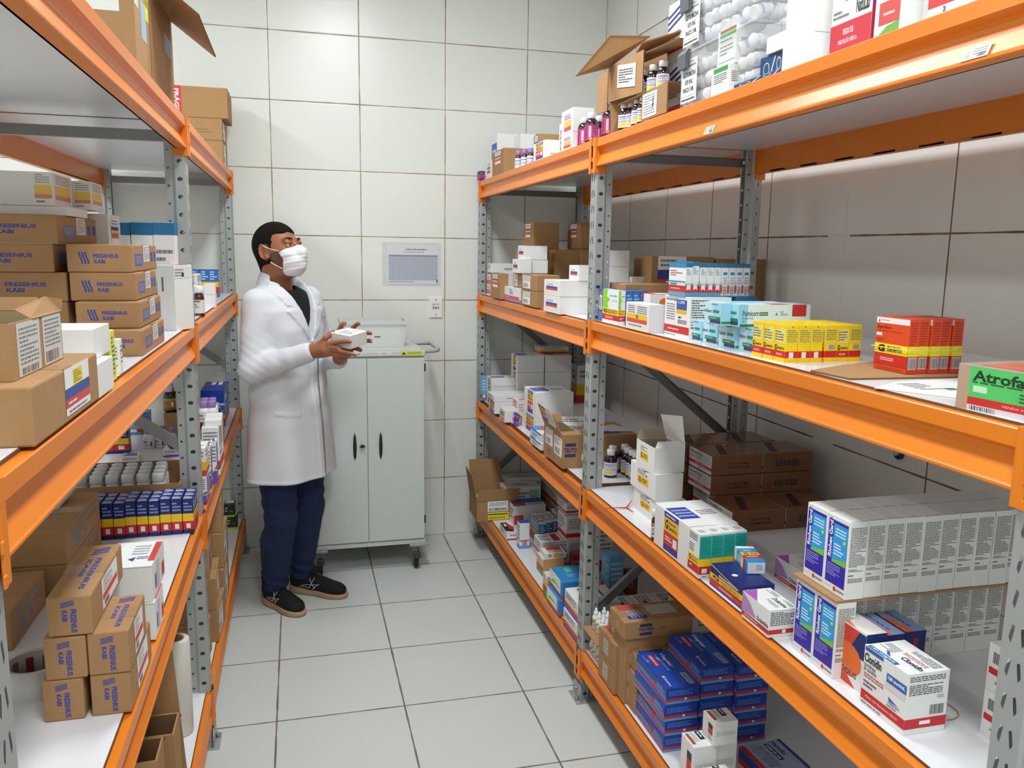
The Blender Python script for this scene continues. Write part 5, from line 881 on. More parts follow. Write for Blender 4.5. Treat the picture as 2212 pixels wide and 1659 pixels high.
open_teuto(-0.6776,2.9382,0.7905,0.0748,0.2403,0.1263)
B('medicine_box','nyr2','R',-.581,3.459,.7905,.16,.196,.0801,0,'white carton with a yellow and red printed panel, bottom of the front pair','box','white cartons with blue, yellow and red panels')
B('medicine_box','nyr','R',-.576,3.459,.8712,.17,.196,.1093,0,'white carton with a blue, yellow and red corner panel, top of the front pair','box','white cartons with blue, yellow and red panels')
B('medicine_box','green_end','R',-.688,3.719,.7905,.07,.108,.0566,0,'white box with a green and red end label near the shelf edge','box')
BS('medicine_box','box','small violet boxes','violet','R',0,(.017,.052,.0272),'small violet and red box, ',[(-.688,3.599,.7905,'lower of two'),(-.684,3.605,.8183,'upper of two')])
B('medicine_box','yelred','R',-.636,3.607,.7905,.05,.052,.0431,0,'slim white box with a yellow and red end beside the small violet boxes','box')
B('medicine_box','pinkbox','R',-.608,3.828,.7905,.05,.07,.082,0,'small white box with a pink panel behind the green-ended box','box')
B('medicine_box','whirl','R',-.703,3.984,.7905,.015,.087,.0364,0,'white box with navy bands, standing behind the green-ended box','box')
B('medicine_box','nyr2','R',-.638,3.938,.7905,.17,.13,.06,0,'white carton with a red and blue top corner, lower one behind the green-ended box','box')
B('medicine_box','barwhite','R',-.633,3.948,.8511,.19,.15,.0301,0,'white carton with a barcode and blue-red corner behind the green-ended box','box')
B('medicine_box','skybox','R',-.691,4.269,.7905,.031,.042,.1284,0,'sky-blue box with a red band, in the far corner beside the upright','box')
B('medicine_box','nyr','R',-.599,4.148,.7905,.18,.11,.1,0,'white carton with a coloured panel, bottom of the pair behind the barcoded carton','box','white cartons with blue, yellow and red panels')
B('medicine_box','nyr','R',-.599,4.148,.8911,.18,.11,.0421,0,'white carton with a coloured panel, top of the pair behind the barcoded carton','box','white cartons with blue, yellow and red panels')
BS('medicine_box','box','white cartons with blue, yellow and red panels','nyr','R',0,(.143,.13,.088),'white carton with a blue-topped corner, ',[(-.491,4.113,.7905,'bottom of the left column in the back stack'),(-.342,4.113,.7905,'bottom of the right column in the back stack'),(-.491,4.113,.8791,'middle of the left column in the back stack'),(-.342,4.113,.8791,'middle of the right column in the back stack'),(-.491,4.113,.9677,'top of the left column in the back stack'),(-.342,4.113,.9677,'top of the right column in the back stack')])
B('medicine_box','yb','R',-.343,4.173,1.0563,.16,.1,.035,0,'flat white box with a red and yellow top, on the back stack of white cartons','box')
B('medicine_box','yb','R',-.163,4.153,.7905,.11,.1,.2,0,'tall cream carton with a yellow band at the back, right of the white carton stack','carton')
B('medicine_box','yb','R',-.522,3.188,.7905,.2,.18,.045,8,'wide white box with purple edges under the yellow-banded box, half behind the upright','box')
B('medicine_box','yb','R',-.517,3.188,.8361,.2,.18,.055,-12,'wide white box with yellow and red bands on top of another, half behind the upright','box')
B('medicine_box','bluefold','R',-.664,3.185,.7905,.1,.157,.03,0,'flat white box with a blue and red wave, lower of two by the open carton','box','flat blue-waved boxes')
B('medicine_box','bluefold','R',-.66,3.197,.8211,.1,.157,.035,0,'flat white box with a blue and red wave, upper of two by the open carton','box','flat blue-waved boxes')
B('medicine_box','carved','R',-.677,2.457,1.3645,.022,.138,.1058,0,'green and white box with yellow and red bands beside the middle upright','box')
BS('medicine_box','box','blue banded boxes','blue_back','R',0,(.044,.034,.1058),'blue box with a barcode panel, ',[(-.666,2.544,1.3645,'first behind the green and white one'),(-.666,2.578,1.3645,'second behind the green and white one'),(-.666,2.613,1.3645,'third behind the green and white one')])
BS('medicine_box','box','blue boxes in a row','blue_back','R',0,(.023,.06,.1048),'blue box end, ',[(-.651,2.422,1.3645,'first in the row behind the white yellow-labelled box'),(-.627,2.422,1.3645,'second in the row behind the white yellow-labelled box'),(-.603,2.422,1.3645,'third in the row behind the white yellow-labelled box')])
B('medicine_box','white_y','R',-.674,2.216,1.3645,.05,.169,.0789,0,'white box with a grey, yellow and red label on its aisle side','box')
B('medicine_box','noodrip','R',-.605,2.029,1.3645,.119,.151,.1104,0,'tall white box lettered Nootropil with a blue and yellow square','box')
B('medicine_box','tealrow','R',-.657,2.033,1.4755,.02,.1,.087,0,'teal-topped white box with a red band, first from the aisle in the banded row','box','teal-topped white boxes in a banded row')
B('medicine_box','tealrow','R',-.636,2.037,1.4755,.02,.1,.091,0,'teal-topped white box with a red band, second from the aisle in the banded row','box','teal-topped white boxes in a banded row')
BS('medicine_box','box','teal-topped white boxes in a banded row','tealrow','R',0,(.02,.1,.087),'teal-topped white box with a red band, ',[(-.615,2.033,1.4755,'third from the aisle in the banded row'),(-.594,2.033,1.4755,'fourth from the aisle in the banded row'),(-.573,2.033,1.4755,'fifth from the aisle in the banded row')])
BS('medicine_box','box','teal-topped white boxes in a banded row','tealrow_b','R',0,(.02,.1,.087),'teal-topped white box with a red band, ',[(-.552,2.033,1.4755,'sixth from the aisle in the banded row'),(-.531,2.033,1.4755,'seventh from the aisle in the banded row'),(-.51,2.033,1.4755,'eighth from the aisle in the banded row'),(-.489,2.033,1.4755,'ninth from the aisle in the banded row')])
BS('medicine_box','box','teal-topped boxes under the row','tealrow_b','R',0,(.02,.1,.1104),'teal-topped white box on the shelf under the banded row, ',[(-.505,2.033,1.3645,'first from the aisle'),(-.484,2.033,1.3645,'second from the aisle'),(-.463,2.033,1.3645,'third from the aisle')])
B('medicine_box','citra','R',-.559,2.37,1.3645,.1,.08,.0994,0,'white box with orange and blue lettering behind the yellow-labelled white box','box')
B('medicine_box','card','R',-.539,2.53,1.3645,.2,.14,.125,0,'brown open-topped carton behind the orange-lettered box','carton')
B('medicine_box','rs_card_c','R',-.328,2.77,1.3645,.24,.16,.2132,0,'brown carton with a white, blue and red label behind the teal-topped row','carton')
B('medicine_box','card','R',-.098,2.77,1.3645,.2,.16,.2072,0,'plain brown carton behind the teal-topped row by the rear upright','carton')
BS('medicine_box','box','plain white boxes stacked by the upright','white','R',0,(.094,.12,.0572),'plain white box, ',[(-.546,2.83,1.3645,'bottom of the stack right of the middle upright'),(-.546,2.83,1.4223,'second of the stack right of the middle upright'),(-.546,2.83,1.48,'third of the stack right of the middle upright'),(-.546,2.83,1.5378,'top of the stack right of the middle upright')])
B('medicine_box','yb','R',-.376,2.8,1.3645,.24,.1,.1389,0,'low white carton with a yellow base line, right of the plain white stack','box')
flap_sheet(-0.2355,2.7601,1.4840)
B('inhaler_box','pulm','R',-.57,1.939,1.3645,.17,.073,.0536,0,'pale blue box end lettered Pulmicort, first from the left in the bottom row','box','pale blue inhaler boxes')
B('inhaler_box','pulm','R',-.566,1.869,1.3645,.17,.087,.0549,0,'pale blue box end lettered Pulmicort, second from the left in the bottom row','box','pale blue inhaler boxes')
B('inhaler_box','pulm','R',-.572,1.769,1.3645,.17,.081,.0573,0,'pale blue box end lettered Pulmicort, third from the left in the bottom row','box','pale blue inhaler boxes')
B('inhaler_box','pulm','R',-.564,1.692,1.3645,.17,.07,.0583,0,'pale blue box end lettered Pulmicort, fourth from the left in the bottom row','box','pale blue inhaler boxes')
B('inhaler_box','pulm','R',-.607,1.77,1.4224,.18,.083,.052,0,'pale blue box end lettered Pulmicort, left of the top pair','box','pale blue inhaler boxes')
B('inhaler_box','pulm_long','R',-.58,1.73,1.4224,.186,.076,.0515,0,'long white and pale blue box lettered Pulmicort with a red end, top of the pile','box')
BS('medicine_box','box','yellow boxes with a red band','omep','R',0,(.029,.041,.0784),'yellow box with a red band, front row, ',[(-.654,1.526,1.3645,'first from the aisle'),(-.624,1.526,1.3645,'second from the aisle'),(-.594,1.526,1.3645,'third from the aisle')])
B('medicine_box','omep_bar','R',-.56,1.526,1.3645,.029,.041,.0784,0,'yellow box with a red band, front row, fourth from the aisle','box','yellow boxes with a red band')
B('medicine_box','omep_g','R',-.53,1.526,1.3645,.029,.041,.0784,0,'yellow box with a red band, front row, fifth from the aisle','box','yellow boxes with a red band')
B('medicine_box','omep_bar','R',-.5,1.526,1.3645,.029,.041,.0784,0,'yellow box with a red band, front row, sixth from the aisle','box','yellow boxes with a red band')
BS('medicine_box','box','yellow boxes with a red band','omep','R',0,(.029,.041,.0784),'yellow box with a red band, ',[(-.655,1.568,1.3645,'middle row, first from the aisle'),(-.625,1.568,1.3645,'middle row, second from the aisle'),(-.595,1.568,1.3645,'middle row, third from the aisle'),(-.561,1.568,1.3645,'middle row, fourth from the aisle'),(-.531,1.568,1.3645,'middle row, fifth from the aisle'),(-.501,1.568,1.3645,'middle row, sixth from the aisle'),(-.656,1.611,1.3645,'back row, first from the aisle'),(-.626,1.611,1.3645,'back row, second from the aisle'),(-.596,1.611,1.3645,'back row, third from the aisle'),(-.562,1.611,1.3645,'back row, fourth from the aisle'),(-.532,1.611,1.3645,'back row, fifth from the aisle'),(-.502,1.611,1.3645,'back row, sixth from the aisle')])
BS('medicine_box','box','orange-red boxes held by a rubber band','bup','R',0,(.023,.091,.1034),'orange-red box with a yellow band, ',[(-.536,1.338,1.369,'first from the aisle'),(-.511,1.341,1.369,'second from the aisle'),(-.486,1.338,1.369,'third from the aisle'),(-.462,1.341,1.369,'fourth from the aisle'),(-.437,1.338,1.369,'fifth from the aisle')])
band_loop(-0.5495,-0.4230,1.2905,1.3881,1.4134,'pale rubber band around the orange-red boxes')
band_loop(-0.6895,-0.5895,2.3867,2.6319,1.4111,'pale rubber band around the green and white boxes by the upright')
band_loop(-0.6687,-0.4766,1.9815,2.0895,1.5103,'thin rubber band around the teal-topped row')
card_sheet([(-0.694,1.377),(-0.686,1.271),(-0.398,1.257),(-0.398,1.504),(-0.574,1.437)],1.3645)
paper_sheet([(-0.704,1.181),(-0.636,1.073),(-0.412,1.262),(-0.618,1.235)],1.3645)
B('medicine_box','atro','R',-.617,.889,1.3645,.13,.26,.0669,5,'long film-wrapped brown box with a green and red label lettered Atrofarma','box')
band_loop(-0.6400,-0.5200,0.8690,0.9390,1.4339,'loose white rubber bands on the film-wrapped box')
B('medicine_box','rs_white','R',-.599,2.989,1.3585,.24,.201,.0645,0,'white carton with a red-striped end, bottom of the stack by the middle upright','box')
B('medicine_box','rs_white','R',-.609,2.989,1.4236,.22,.201,.0582,0,'white carton with a blue and red label, second of the stack by the middle upright','box','white cartons with blue and red labels')
B('medicine_box','rs_white','R',-.579,2.94,1.4824,.14,.112,.0562,0,'small white carton with a blue and red label, topmost by the middle upright','box','white cartons with blue and red labels')
B('medicine_box','sticker_card','R',-.663,3.335,1.3585,.1,.234,.0667,0,'brown carton with white shipping labels, bottom right of the four by the white cartons','carton','small labelled brown cartons')
B('medicine_box','sticker_card','R',-.663,3.335,1.4258,.1,.234,.0663,0,'brown carton with white shipping labels, top right of the four','carton','small labelled brown cartons')
B('medicine_box','rsmulti','R',-.664,3.679,1.3585,.07,.285,.0653,0,'white box with red and violet bands in front of the brown cartons','box')
B('medicine_box','sticker_card','R',-.629,3.621,1.4244,.12,.13,.0665,0,'brown carton with a white label, top left of the four','carton','small labelled brown cartons')
B('medicine_box','rs_card','R',-.7,3.91,1.3585,.039,.213,.1228,0,'brown carton with a white, yellow and red label at the shelf edge','carton')
B('medicine_box','redwhite','R',-.573,4.261,1.3585,.2,.082,.0508,0,'white box with a red band, lower one in the corner by the far upright','box')
B('medicine_box','redwhite','R',-.573,4.261,1.4099,.2,.082,.0511,0,'white box with a red band, upper one in the corner by the far upright','box')
B('medicine_box','barwhite','R',-.568,4.265,1.4616,.2,.09,.061,0,'white barcoded box on top in the corner by the far upright','box')
B('medicine_box','rs_white','R',-.676,3.582,1.4916,.06,.104,.0613,0,'small white carton with blue and red label, left of the lower pair, on brown cartons','box','small white cartons on the brown ones')
B('medicine_box','rs_white','R',-.62,3.596,1.4916,.105,.112,.0594,0,'small white carton with blue and red label, right of the lower pair, on brown cartons','box','small white cartons on the brown ones')
B('medicine_box','rs_white','R',-.624,3.596,1.5516,.105,.112,.0608,0,'small white carton with blue and red label topping the pair on brown cartons','box','small white cartons on the brown ones')
B('medicine_box','card','R',-.449,3.72,1.3585,.127,.2,.2399,0,'large dark brown carton at the back, behind the white cartons','carton','large brown cartons at the back')
B('medicine_box','card','R',-.319,3.7,1.3585,.14,.2,.2419,0,'large brown carton at the back, behind the middle upright','carton','large brown cartons at the back')
B('medicine_box','card','R',-.556,3.8,1.3585,.134,.2,.2373,0,'large brown carton at the back, left of the three','carton','large brown cartons at the back')
B('medicine_box','rs_card','R',-.523,3.81,1.5964,.126,.18,.125,0,'brown carton with a striped label on top, left of the two high ones','carton','brown cartons with striped labels')
B('medicine_box','rs_card','R',-.321,3.71,1.601,.143,.18,.1201,0,'brown carton with a striped label on top, half behind the middle upright','carton','brown cartons with striped labels')
BS('medicine_box','box','blue and red box stacks','hept','R',0,(.103,.21,.0477),'blue and red box lettered Heptar, ',[(-.632,2.051,.1915,'bottom of the front stack'),(-.628,2.054,.2398,'second of the front stack'),(-.635,2.049,.2882,'third of the front stack'),(-.629,2.053,.3365,'topmost of the front stack'),(-.524,2.054,.1915,'bottom of the middle back stack'),(-.52,2.058,.2398,'second of the middle back stack'),(-.527,2.051,.2882,'third of the middle back stack'),(-.521,2.057,.3365,'fourth of the middle back stack'),(-.524,2.054,.3849,'topmost of the middle back stack'),(-.417,2.044,.1915,'bottom of the right back stack'),(-.413,2.048,.2398,'second of the right back stack'),(-.42,2.041,.2882,'third of the right back stack'),(-.414,2.047,.3365,'fourth of the right back stack'),(-.417,2.044,.3849,'topmost of the right back stack')])
B('medicine_box','epi','R',-.649,1.808,.1915,.066,.071,.125,0,'white box with a black panel, lower left of the group before the blue stacks','box','white boxes with a black square label')
B('medicine_box','epi','R',-.582,1.818,.1915,.063,.071,.125,0,'white box beside the lower left one of the small group, under the topmost box','box','white boxes with a black square label')
B('medicine_box','epi','R',-.596,1.797,.3171,.068,.063,.0664,0,'white box with a black panel, topmost of the group before the blue stacks','box','white boxes with a black square label')
B('medicine_box','epi','R',-.646,1.737,.1915,.085,.018,.085,0,'white box at the bottom edge in front of the small group','box','white boxes with a black square label')
B('medicine_box','hemof','R',-.425,1.798,.1915,.132,.135,.045,4,'flat silver, red and blue box lettered Hemofol, turned at an angle','box')
B('carton','teuto_plain','R',-.606,2.214,.1915,.16,.142,.0683,0,'brown carton at the bottom of the column beside the front blue stack','carton','taped brown cartons in columns')
B('carton','teuto_plain','R',-.606,2.214,.2604,.16,.142,.0575,0,'brown carton second in the column beside the front blue stack','carton','taped brown cartons in columns')
B('carton','teuto_plain','R',-.6,2.214,.3184,.16,.142,.0544,0,'brown carton on top of the column beside the front blue stack','carton','taped brown cartons in columns')
B('carton','teuto_plain','R',-.627,2.337,.1915,.16,.143,.0851,0,'brown carton at the bottom of the column next to the small dropper bottles','carton','taped brown cartons in columns')
B('carton','teuto_plain','R',-.627,2.337,.2772,.16,.143,.0832,0,'brown carton second in the column next to the small dropper bottles','carton','taped brown cartons in columns')
B('carton','teuto_plain','R',-.612,2.319,.361,.15,.129,.05,0,'brown carton on top of the column next to the small dropper bottles','carton','taped brown cartons in columns')
B('carton','teuto','R',-.593,2.258,.4116,.23,.124,.0578,0,'wide brown carton lettered TEUTO lying on top of the brown columns','carton')
B('medicine_box','card','R',-.593,2.258,.1915,.207,.099,.2195,0,'brown carton carrying the wide top carton, behind the columns','carton')
bottle('dropper',-.672,2.4301,0.2910,'white dropper bottle on the cardboard tray, front row, first from the brown cartons','small white dropper bottles',1)
bottle('dropper',-.672,2.4641,0.2910,'white dropper bottle on the cardboard tray, front row, second from the brown cartons','small white dropper bottles',1)
bottle('dropper',-.672,2.4981,0.2910,'white dropper bottle on the cardboard tray, front row, third from the brown cartons','small white dropper bottles',1)
bottle('dropper',-.672,2.5321,0.2910,'white dropper bottle on the cardboard tray, front row, fourth from the brown cartons','small white dropper bottles',1)
bottle('dropper',-.642,2.4301,0.2910,'white dropper bottle on the cardboard tray, back row, first from the brown cartons','small white dropper bottles',1)
bottle('dropper',-.642,2.4641,0.2910,'white dropper bottle on the cardboard tray, back row, second from the brown cartons','small white dropper bottles',1)
bottle('dropper',-.642,2.4981,0.2910,'white dropper bottle on the cardboard tray, back row, third from the brown cartons','small white dropper bottles',1)
bottle('dropper',-.642,2.5321,0.2910,'white dropper bottle on the cardboard tray, back row, fourth from the brown cartons','small white dropper bottles',1)
bottle('dropper',-.680,2.4301,0.1915,'white dropper bottle under the cardboard tray, front row, first from the brown cartons','small white dropper bottles',1)
bottle('dropper',-.648,2.4301,0.1915,'white dropper bottle under the cardboard tray, back row, first from the brown cartons','small white dropper bottles',1)
bottle('dropper',-.680,2.4641,0.1915,'white dropper bottle under the cardboard tray, front row, second from the brown cartons','small white dropper bottles',1)
bottle('dropper',-.648,2.4641,0.1915,'white dropper bottle under the cardboard tray, back row, second from the brown cartons','small white dropper bottles',1)
bottle('dropper',-.680,2.4981,0.1915,'white dropper bottle under the cardboard tray, front row, third from the brown cartons','small white dropper bottles',1)
bottle('dropper',-.648,2.4981,0.1915,'white dropper bottle under the cardboard tray, back row, third from the brown cartons','small white dropper bottles',1)
bottle('dropper',-.680,2.5321,0.1915,'white dropper bottle under the cardboard tray, front row, fourth from the brown cartons','small white dropper bottles',1)
bottle('dropper',-.648,2.5321,0.1915,'white dropper bottle under the cardboard tray, back row, fourth from the brown cartons','small white dropper bottles',1)
sheet_card(-.712,-.62,2.4121,2.5581,0.2865,.0035,'cardboard tray edge carrying small white dropper bottles')
B('medicine_box','grn_white_blue','R',-.64,2.924,.1915,.13,.159,.0666,0,'blue, white and green box with a red line, lower of two by the middle upright','box','blue, white and green boxes')
B('medicine_box','grn_white_blue','R',-.628,2.924,.2587,.13,.159,.0725,0,'blue, white and green box with a red line, upper of two by the middle upright','box','blue, white and green boxes')
B('medicine_box','multi_p','R',-.626,2.707,.1915,.16,.157,.0692,0,'white box with violet, red and yellow stripes, lower of two behind the middle upright','box','white boxes with violet and yellow stripes')
B('medicine_box','multi_p','R',-.622,2.707,.2613,.16,.157,.0743,0,'white box with violet, red and yellow stripes, upper of two behind the middle upright','box','white boxes with violet and yellow stripes')
B('medicine_box','greenred_small','R',-.676,3.042,.1915,.05,.06,.0957,0,'slim white and red box with a yellow band, behind the blue boxes','box')
B('medicine_box','greenred_small','R',-.603,3.288,.1915,.095,.096,.0788,0,'kraft-sided box with green, red and yellow bands, half open','box')
B('medicine_box','yel_label','R',-.593,3.283,.2709,.095,.077,.0236,0,'white box with a yellow stripe and red top, lying on the kraft-sided box','box')
B('medicine_box','multired','R',-.541,3.411,.1915,.12,.11,.05,0,'white box with grey text and a red mark, behind the kraft-sided box','box','white text-covered boxes')
B('medicine_box','multired','R',-.556,3.431,.2421,.13,.11,.055,0,'white box with grey text and a red mark, lying on its twin','box','white text-covered boxes')
B('medicine_box','blueyr','R',-.544,3.687,.1915,.035,.178,.1095,0,'blue, yellow and red box with white top, nearest the aisle of three','box','blue, yellow and red boxes in a row')
BS('medicine_box','box','blue, yellow and red boxes in a row','blueyr','R',0,(.034,.16,.1095),'blue, yellow and red box with white top, ',[(-.508,3.697,.1915,'second from the aisle of three'),(-.472,3.707,.1915,'third from the aisle of three')])
B('medicine_box','whiteblue','R',-.638,3.612,.1915,.048,.048,.1271,0,'upright white box with a blue top and barcode, at the front','box')
B('medicine_box','blkred','R',-.669,3.772,.1915,.055,.14,.0475,0,'white box with a black and red top at the shelf edge','box')
B('medicine_box','bluetop_red','R',-.515,3.99,.1915,.17,.12,.1,0,'wide white box with blue and red top panels behind the upright white box','box')
B('medicine_box','multired','R',-.39,3.76,.1915,.1,.08,.12,0,'tall pale box with a red mark right of the wide blue and red one','box','white text-covered boxes')
BS('medicine_box','box','white text-covered boxes with a red band','med_red','R',0,(.15,.12,.11),'white text-covered box with a red band, ',[(-.425,3.42,.1915,'lower of the stack by the middle upright'),(-.435,3.42,.3021,'upper of the stack by the middle upright')])
B('medicine_box','med_red','R',-.435,3.46,.4127,.13,.12,.05,0,'white text-covered box lying on top of the stack by the middle upright','box','white text-covered boxes with a red band')
B('medicine_box','darkred','R',-.5,3.16,.1915,.08,.045,.05,0,'small dark red box, first behind the blue boxes near the middle upright','box','small dark red boxes')
B('medicine_box','darkred','R',-.488,3.21,.1915,.08,.045,.07,0,'small dark red box, second behind the blue boxes near the middle upright','box','small dark red boxes')
B('medicine_box','darkred','R',-.476,3.26,.1915,.08,.045,.09,0,'small dark red box, third behind the blue boxes near the middle upright','box','small dark red boxes')
B('medicine_box','multi_g','R',-.52,4.115,.1915,.2,.11,.16,0,'wide white box with green patch and red base behind the open carton, front','box','wide white boxes with green patches')
B('medicine_box','multi_g','R',-.48,4.245,.1915,.2,.11,.17,0,'wide white box with green patch and red base, back left','box','wide white boxes with green patches')
BS('medicine_box','box','white and green boxes along the wall','multi_g','R',0,(.15,.155,.074),'white, green and red box along the wall, ',[(-.29,4.2,.1915,'lower layer, first from the back'),(-.29,4.2,.2665,'upper layer, first from the back'),(-.29,4.04,.1915,'lower layer, second from the back'),(-.29,4.04,.2665,'upper layer, second from the back'),(-.29,3.88,.1915,'lower layer, third from the back'),(-.29,3.88,.2665,'upper layer, third from the back'),(-.29,3.72,.1915,'lower layer, fourth from the back'),(-.29,3.72,.2665,'upper layer, fourth from the back')])
B('medicine_box','skybox','R',-.42,3.02,.1915,.06,.09,.17,0,'tall blue box with a red band right of the middle upright','box')
B('medicine_box','darkred','R',-.345,3,.1915,.045,.05,.1,0,'small dark red box beside the tall blue one','box')
B('medicine_box','med_red','R',-.41,3.22,.1915,.1,.1,.28,0,'tall white box with a red band seen just right of the middle upright','box')
BS('medicine_box','box','low patterned boxes by the brace','multi_p','R',0,(.092,.125,.055),'low patterned grey-white box by the brace, ',[(-.56,2.8,.1915,'far row, first from the aisle'),(-.465,2.8,.1915,'far row, second from the aisle'),(-.37,2.8,.1915,'far row, third from the aisle'),(-.275,2.8,.1915,'far row, fourth from the aisle'),(-.56,2.67,.1915,'near row, first from the aisle'),(-.465,2.67,.1915,'near row, second from the aisle'),(-.37,2.67,.1915,'near row, third from the aisle'),(-.275,2.67,.1915,'near row, fourth from the aisle')])
B('medicine_box','yb','R',-.235,2.6,.1915,.17,.2,.12,0,'white text-covered box with yellow and red bands by the wall, left of the two','box','banded boxes at the back')
B('medicine_box','yb','R',-.235,2.6,.3121,.17,.2,.05,0,'white box with red and yellow edge on top of the banded one by the wall','box','banded boxes at the back')
open_yellow_carton(-0.7755,-0.5577,4.02,4.22,0.1915,0.1789)
B('medicine_box','bluered','R',-.701,4.34,1.9525,.028,.06,.0455,0,'small navy, red and violet box at the far end of the top shelf','box')
B('medicine_box','rs_white_y','R',-.682,4.225,1.9525,.008,.11,.0905,0,'brown-topped box with a coloured label near the far end of the top shelf','box')
B('medicine_box','rs_card','R',-.622,3.991,1.9525,.145,.242,.1155,0,'brown carton with a blue label on the top shelf, left of the purple-capped bottles','carton')
B('medicine_box','bluebit','R',-.614,4.21,1.9525,.105,.17,.2145,0,'white carton with a blue label behind the brown one on the top shelf','carton','white cartons behind the brown one')
B('medicine_box','white','R',-.51,4.06,1.9525,.14,.12,.2005,0,'plain white carton behind the purple-capped bottles','carton','white cartons behind the brown one')
B('medicine_box','nyr2','R',-.64,3.278,1.9525,.109,.166,.0695,0,'white carton with a yellow G panel on the top shelf','carton')
B('medicine_box','rs_card','R',-.565,3.547,1.9525,.13,.09,.1355,0,'brown carton behind the white one with the yellow G panel','carton')
B('medicine_box','lilac','R',-.655,2.928,1.9525,.079,.131,.0555,0,'white carton with a lilac and yellow label, lower of two on the top shelf','carton','white cartons with lilac labels')
B('medicine_box','lilac','R',-.655,2.928,2.0086,.079,.131,.0834,0,'white carton with a lilac and yellow label, upper of two on the top shelf','carton','white cartons with lilac labels')
B('medicine_box','bluebit','R',-.625,3.054,1.9525,.1,.05,.1105,0,'white and blue box left behind the lilac-labelled pair','box')
bottle('purple_amber',-.672,3.6888,1.9525,'amber bottle with a purple cap on the top shelf, left of three','amber bottles with purple caps on the top shelf',1)
bottle('purple_amber',-.660,3.6288,1.9525,'amber bottle with a purple cap on the top shelf, middle of three','amber bottles with purple caps on the top shelf',1)
bottle('purple_amber',-.648,3.5732,1.9525,'amber bottle with a purple cap on the top shelf, right of three','amber bottles with purple caps on the top shelf',1)
bottle('magenta',-.655,2.9238,1.9525,'dark bottle with magenta label and white cap, first from the left','magenta-labelled bottles',0.93)
bottle('magenta',-.668,2.8151,1.9525,'dark bottle with magenta label and white cap, second from the left','magenta-labelled bottles',0.93)
bottle('magenta',-.678,2.7115,1.9525,'dark bottle with magenta label and white cap, third from the left','magenta-labelled bottles',0.93)
bottle('magenta',-.630,2.7678,1.9525,'dark bottle with magenta label and white cap, fourth from the left','magenta-labelled bottles',0.93)
bottle('magenta',-.678,2.5497,1.9525,'dark bottle with magenta label and white cap, fifth from the left','magenta-labelled bottles',0.93)
bottle('syrup',-.660,2.5201,1.9525,'dark bottle with white and yellow label, lower row, first from the left','white-labelled dark bottles',0.82)
bottle('syrup',-.678,2.4230,1.9525,'dark bottle with white and yellow label, lower row, second from the left','white-labelled dark bottles',0.82)
bottle('syrup',-.665,2.3989,1.9525,'dark bottle with white and yellow label, lower row, third from the left','white-labelled dark bottles',0.82)
bottle('syrup',-.672,2.3353,1.9525,'dark bottle with white and yellow label, lower row, fourth from the left','white-labelled dark bottles',0.82)
bottle('syrup',-.672,2.2923,1.9525,'dark bottle with white and yellow label, lower row, fifth from the left','white-labelled dark bottles',0.82)
open_bottle_carton(2.0347,2.5221,1.9525)
bottle('syrup',-.665,2.3160,2.0280,'dark bottle with white and yellow label, upper row, first from the left','white-labelled dark bottles',0.82)
bottle('syrup',-.665,2.2480,2.0280,'dark bottle with white and yellow label, upper row, second from the left','white-labelled dark bottles',0.82)
bottle('syrup',-.640,2.2650,2.0280,'dark bottle with white and yellow label, upper row, third from the left','white-labelled dark bottles',0.82)
bottle('syrup',-.660,2.1940,2.0280,'dark bottle with white and yellow label, upper row, fourth from the left','white-labelled dark bottles',0.82)
B('medicine_box','stripes','R',-.58,2.243,1.9525,.05,.1,.17,0,'white box with navy stripes and a red band, lower of two beside the clear tubs','box','navy-striped boxes')
B('medicine_box','stripes','R',-.58,2.243,2.1231,.05,.1,.16,0,'white box with navy stripes and a red band, upper of two beside the clear tubs','box','navy-striped boxes')
tub(2.0300,1.9525)
B('medicine_box','greenlab2','R',-.664,1.801,1.9525,.061,.084,.0615,0,'white box with a green and red label, lower of two in front of the tubs','box','green-labelled boxes')
B('medicine_box','greenlab','R',-.654,1.797,2.0146,.061,.084,.0814,0,'white barcoded box with green and red label, upper of two before the tubs','box','green-labelled boxes')
B('medicine_box','navyswirl','R',-.665,1.64,1.9525,.06,.19,.0085,0,'blue swirl-patterned box lying on the top shelf, lower one','box','blue swirl-patterned boxes')
B('medicine_box','navyswirl','R',-.635,1.63,1.9616,.06,.09,.045,4,'blue swirl-patterned box lying on the top shelf, upper one','box','blue swirl-patterned boxes')
B('medicine_box','cosma','R',-.635,1.61,2.0078,.07,.08,.035,0,'small white box on top of the blue swirl-patterned boxes','box')
B('medicine_box','white','R',-.678,1.495,1.9525,.035,.101,.0535,0,'plain white box, lower of two stacked on the top shelf','box','plain white boxes on the top shelf')
B('medicine_box','white','R',-.674,1.495,2.0066,.035,.101,.115,0,'plain white box, upper of two stacked on the top shelf','box','plain white boxes on the top shelf')
B('medicine_box','natu','R',-.655,1.334,1.9525,.08,.112,.27,0,'tall white box with a red lettered band and a purple side','box')
B('medicine_box','greenbig','R',-.674,1.238,1.9525,.041,.065,.2,0,'white box with a green and red label and a barcode on its side','box')
B('medicine_box','redwhite','R',-.64,1.097,1.9525,.1,.107,.12,0,'wide white box with a red band at the near end of the top shelf','box')
B('carton','bigsticker','L',-2.116,1.183,1.3555,.34,.318,.0704,0,'large brown carton with a striped label over its edge, nearest on the left middle shelf','carton')
open_blister_carton(-1.9730,1.0620,1.4265,0.0670)
B('carton','fres','L',-2.012,2.006,1.3555,.084,.297,.0547,0,'brown carton lettered FRESENIUS KABI, bottom of the right-hand column','carton','brown cartons with blue wave mark, right column')
B('carton','fres','L',-2.041,2.039,1.4108,.125,.283,.0561,0,'brown carton lettered FRESENIUS KABI, second of the right-hand column','carton','brown cartons with blue wave mark, right column')
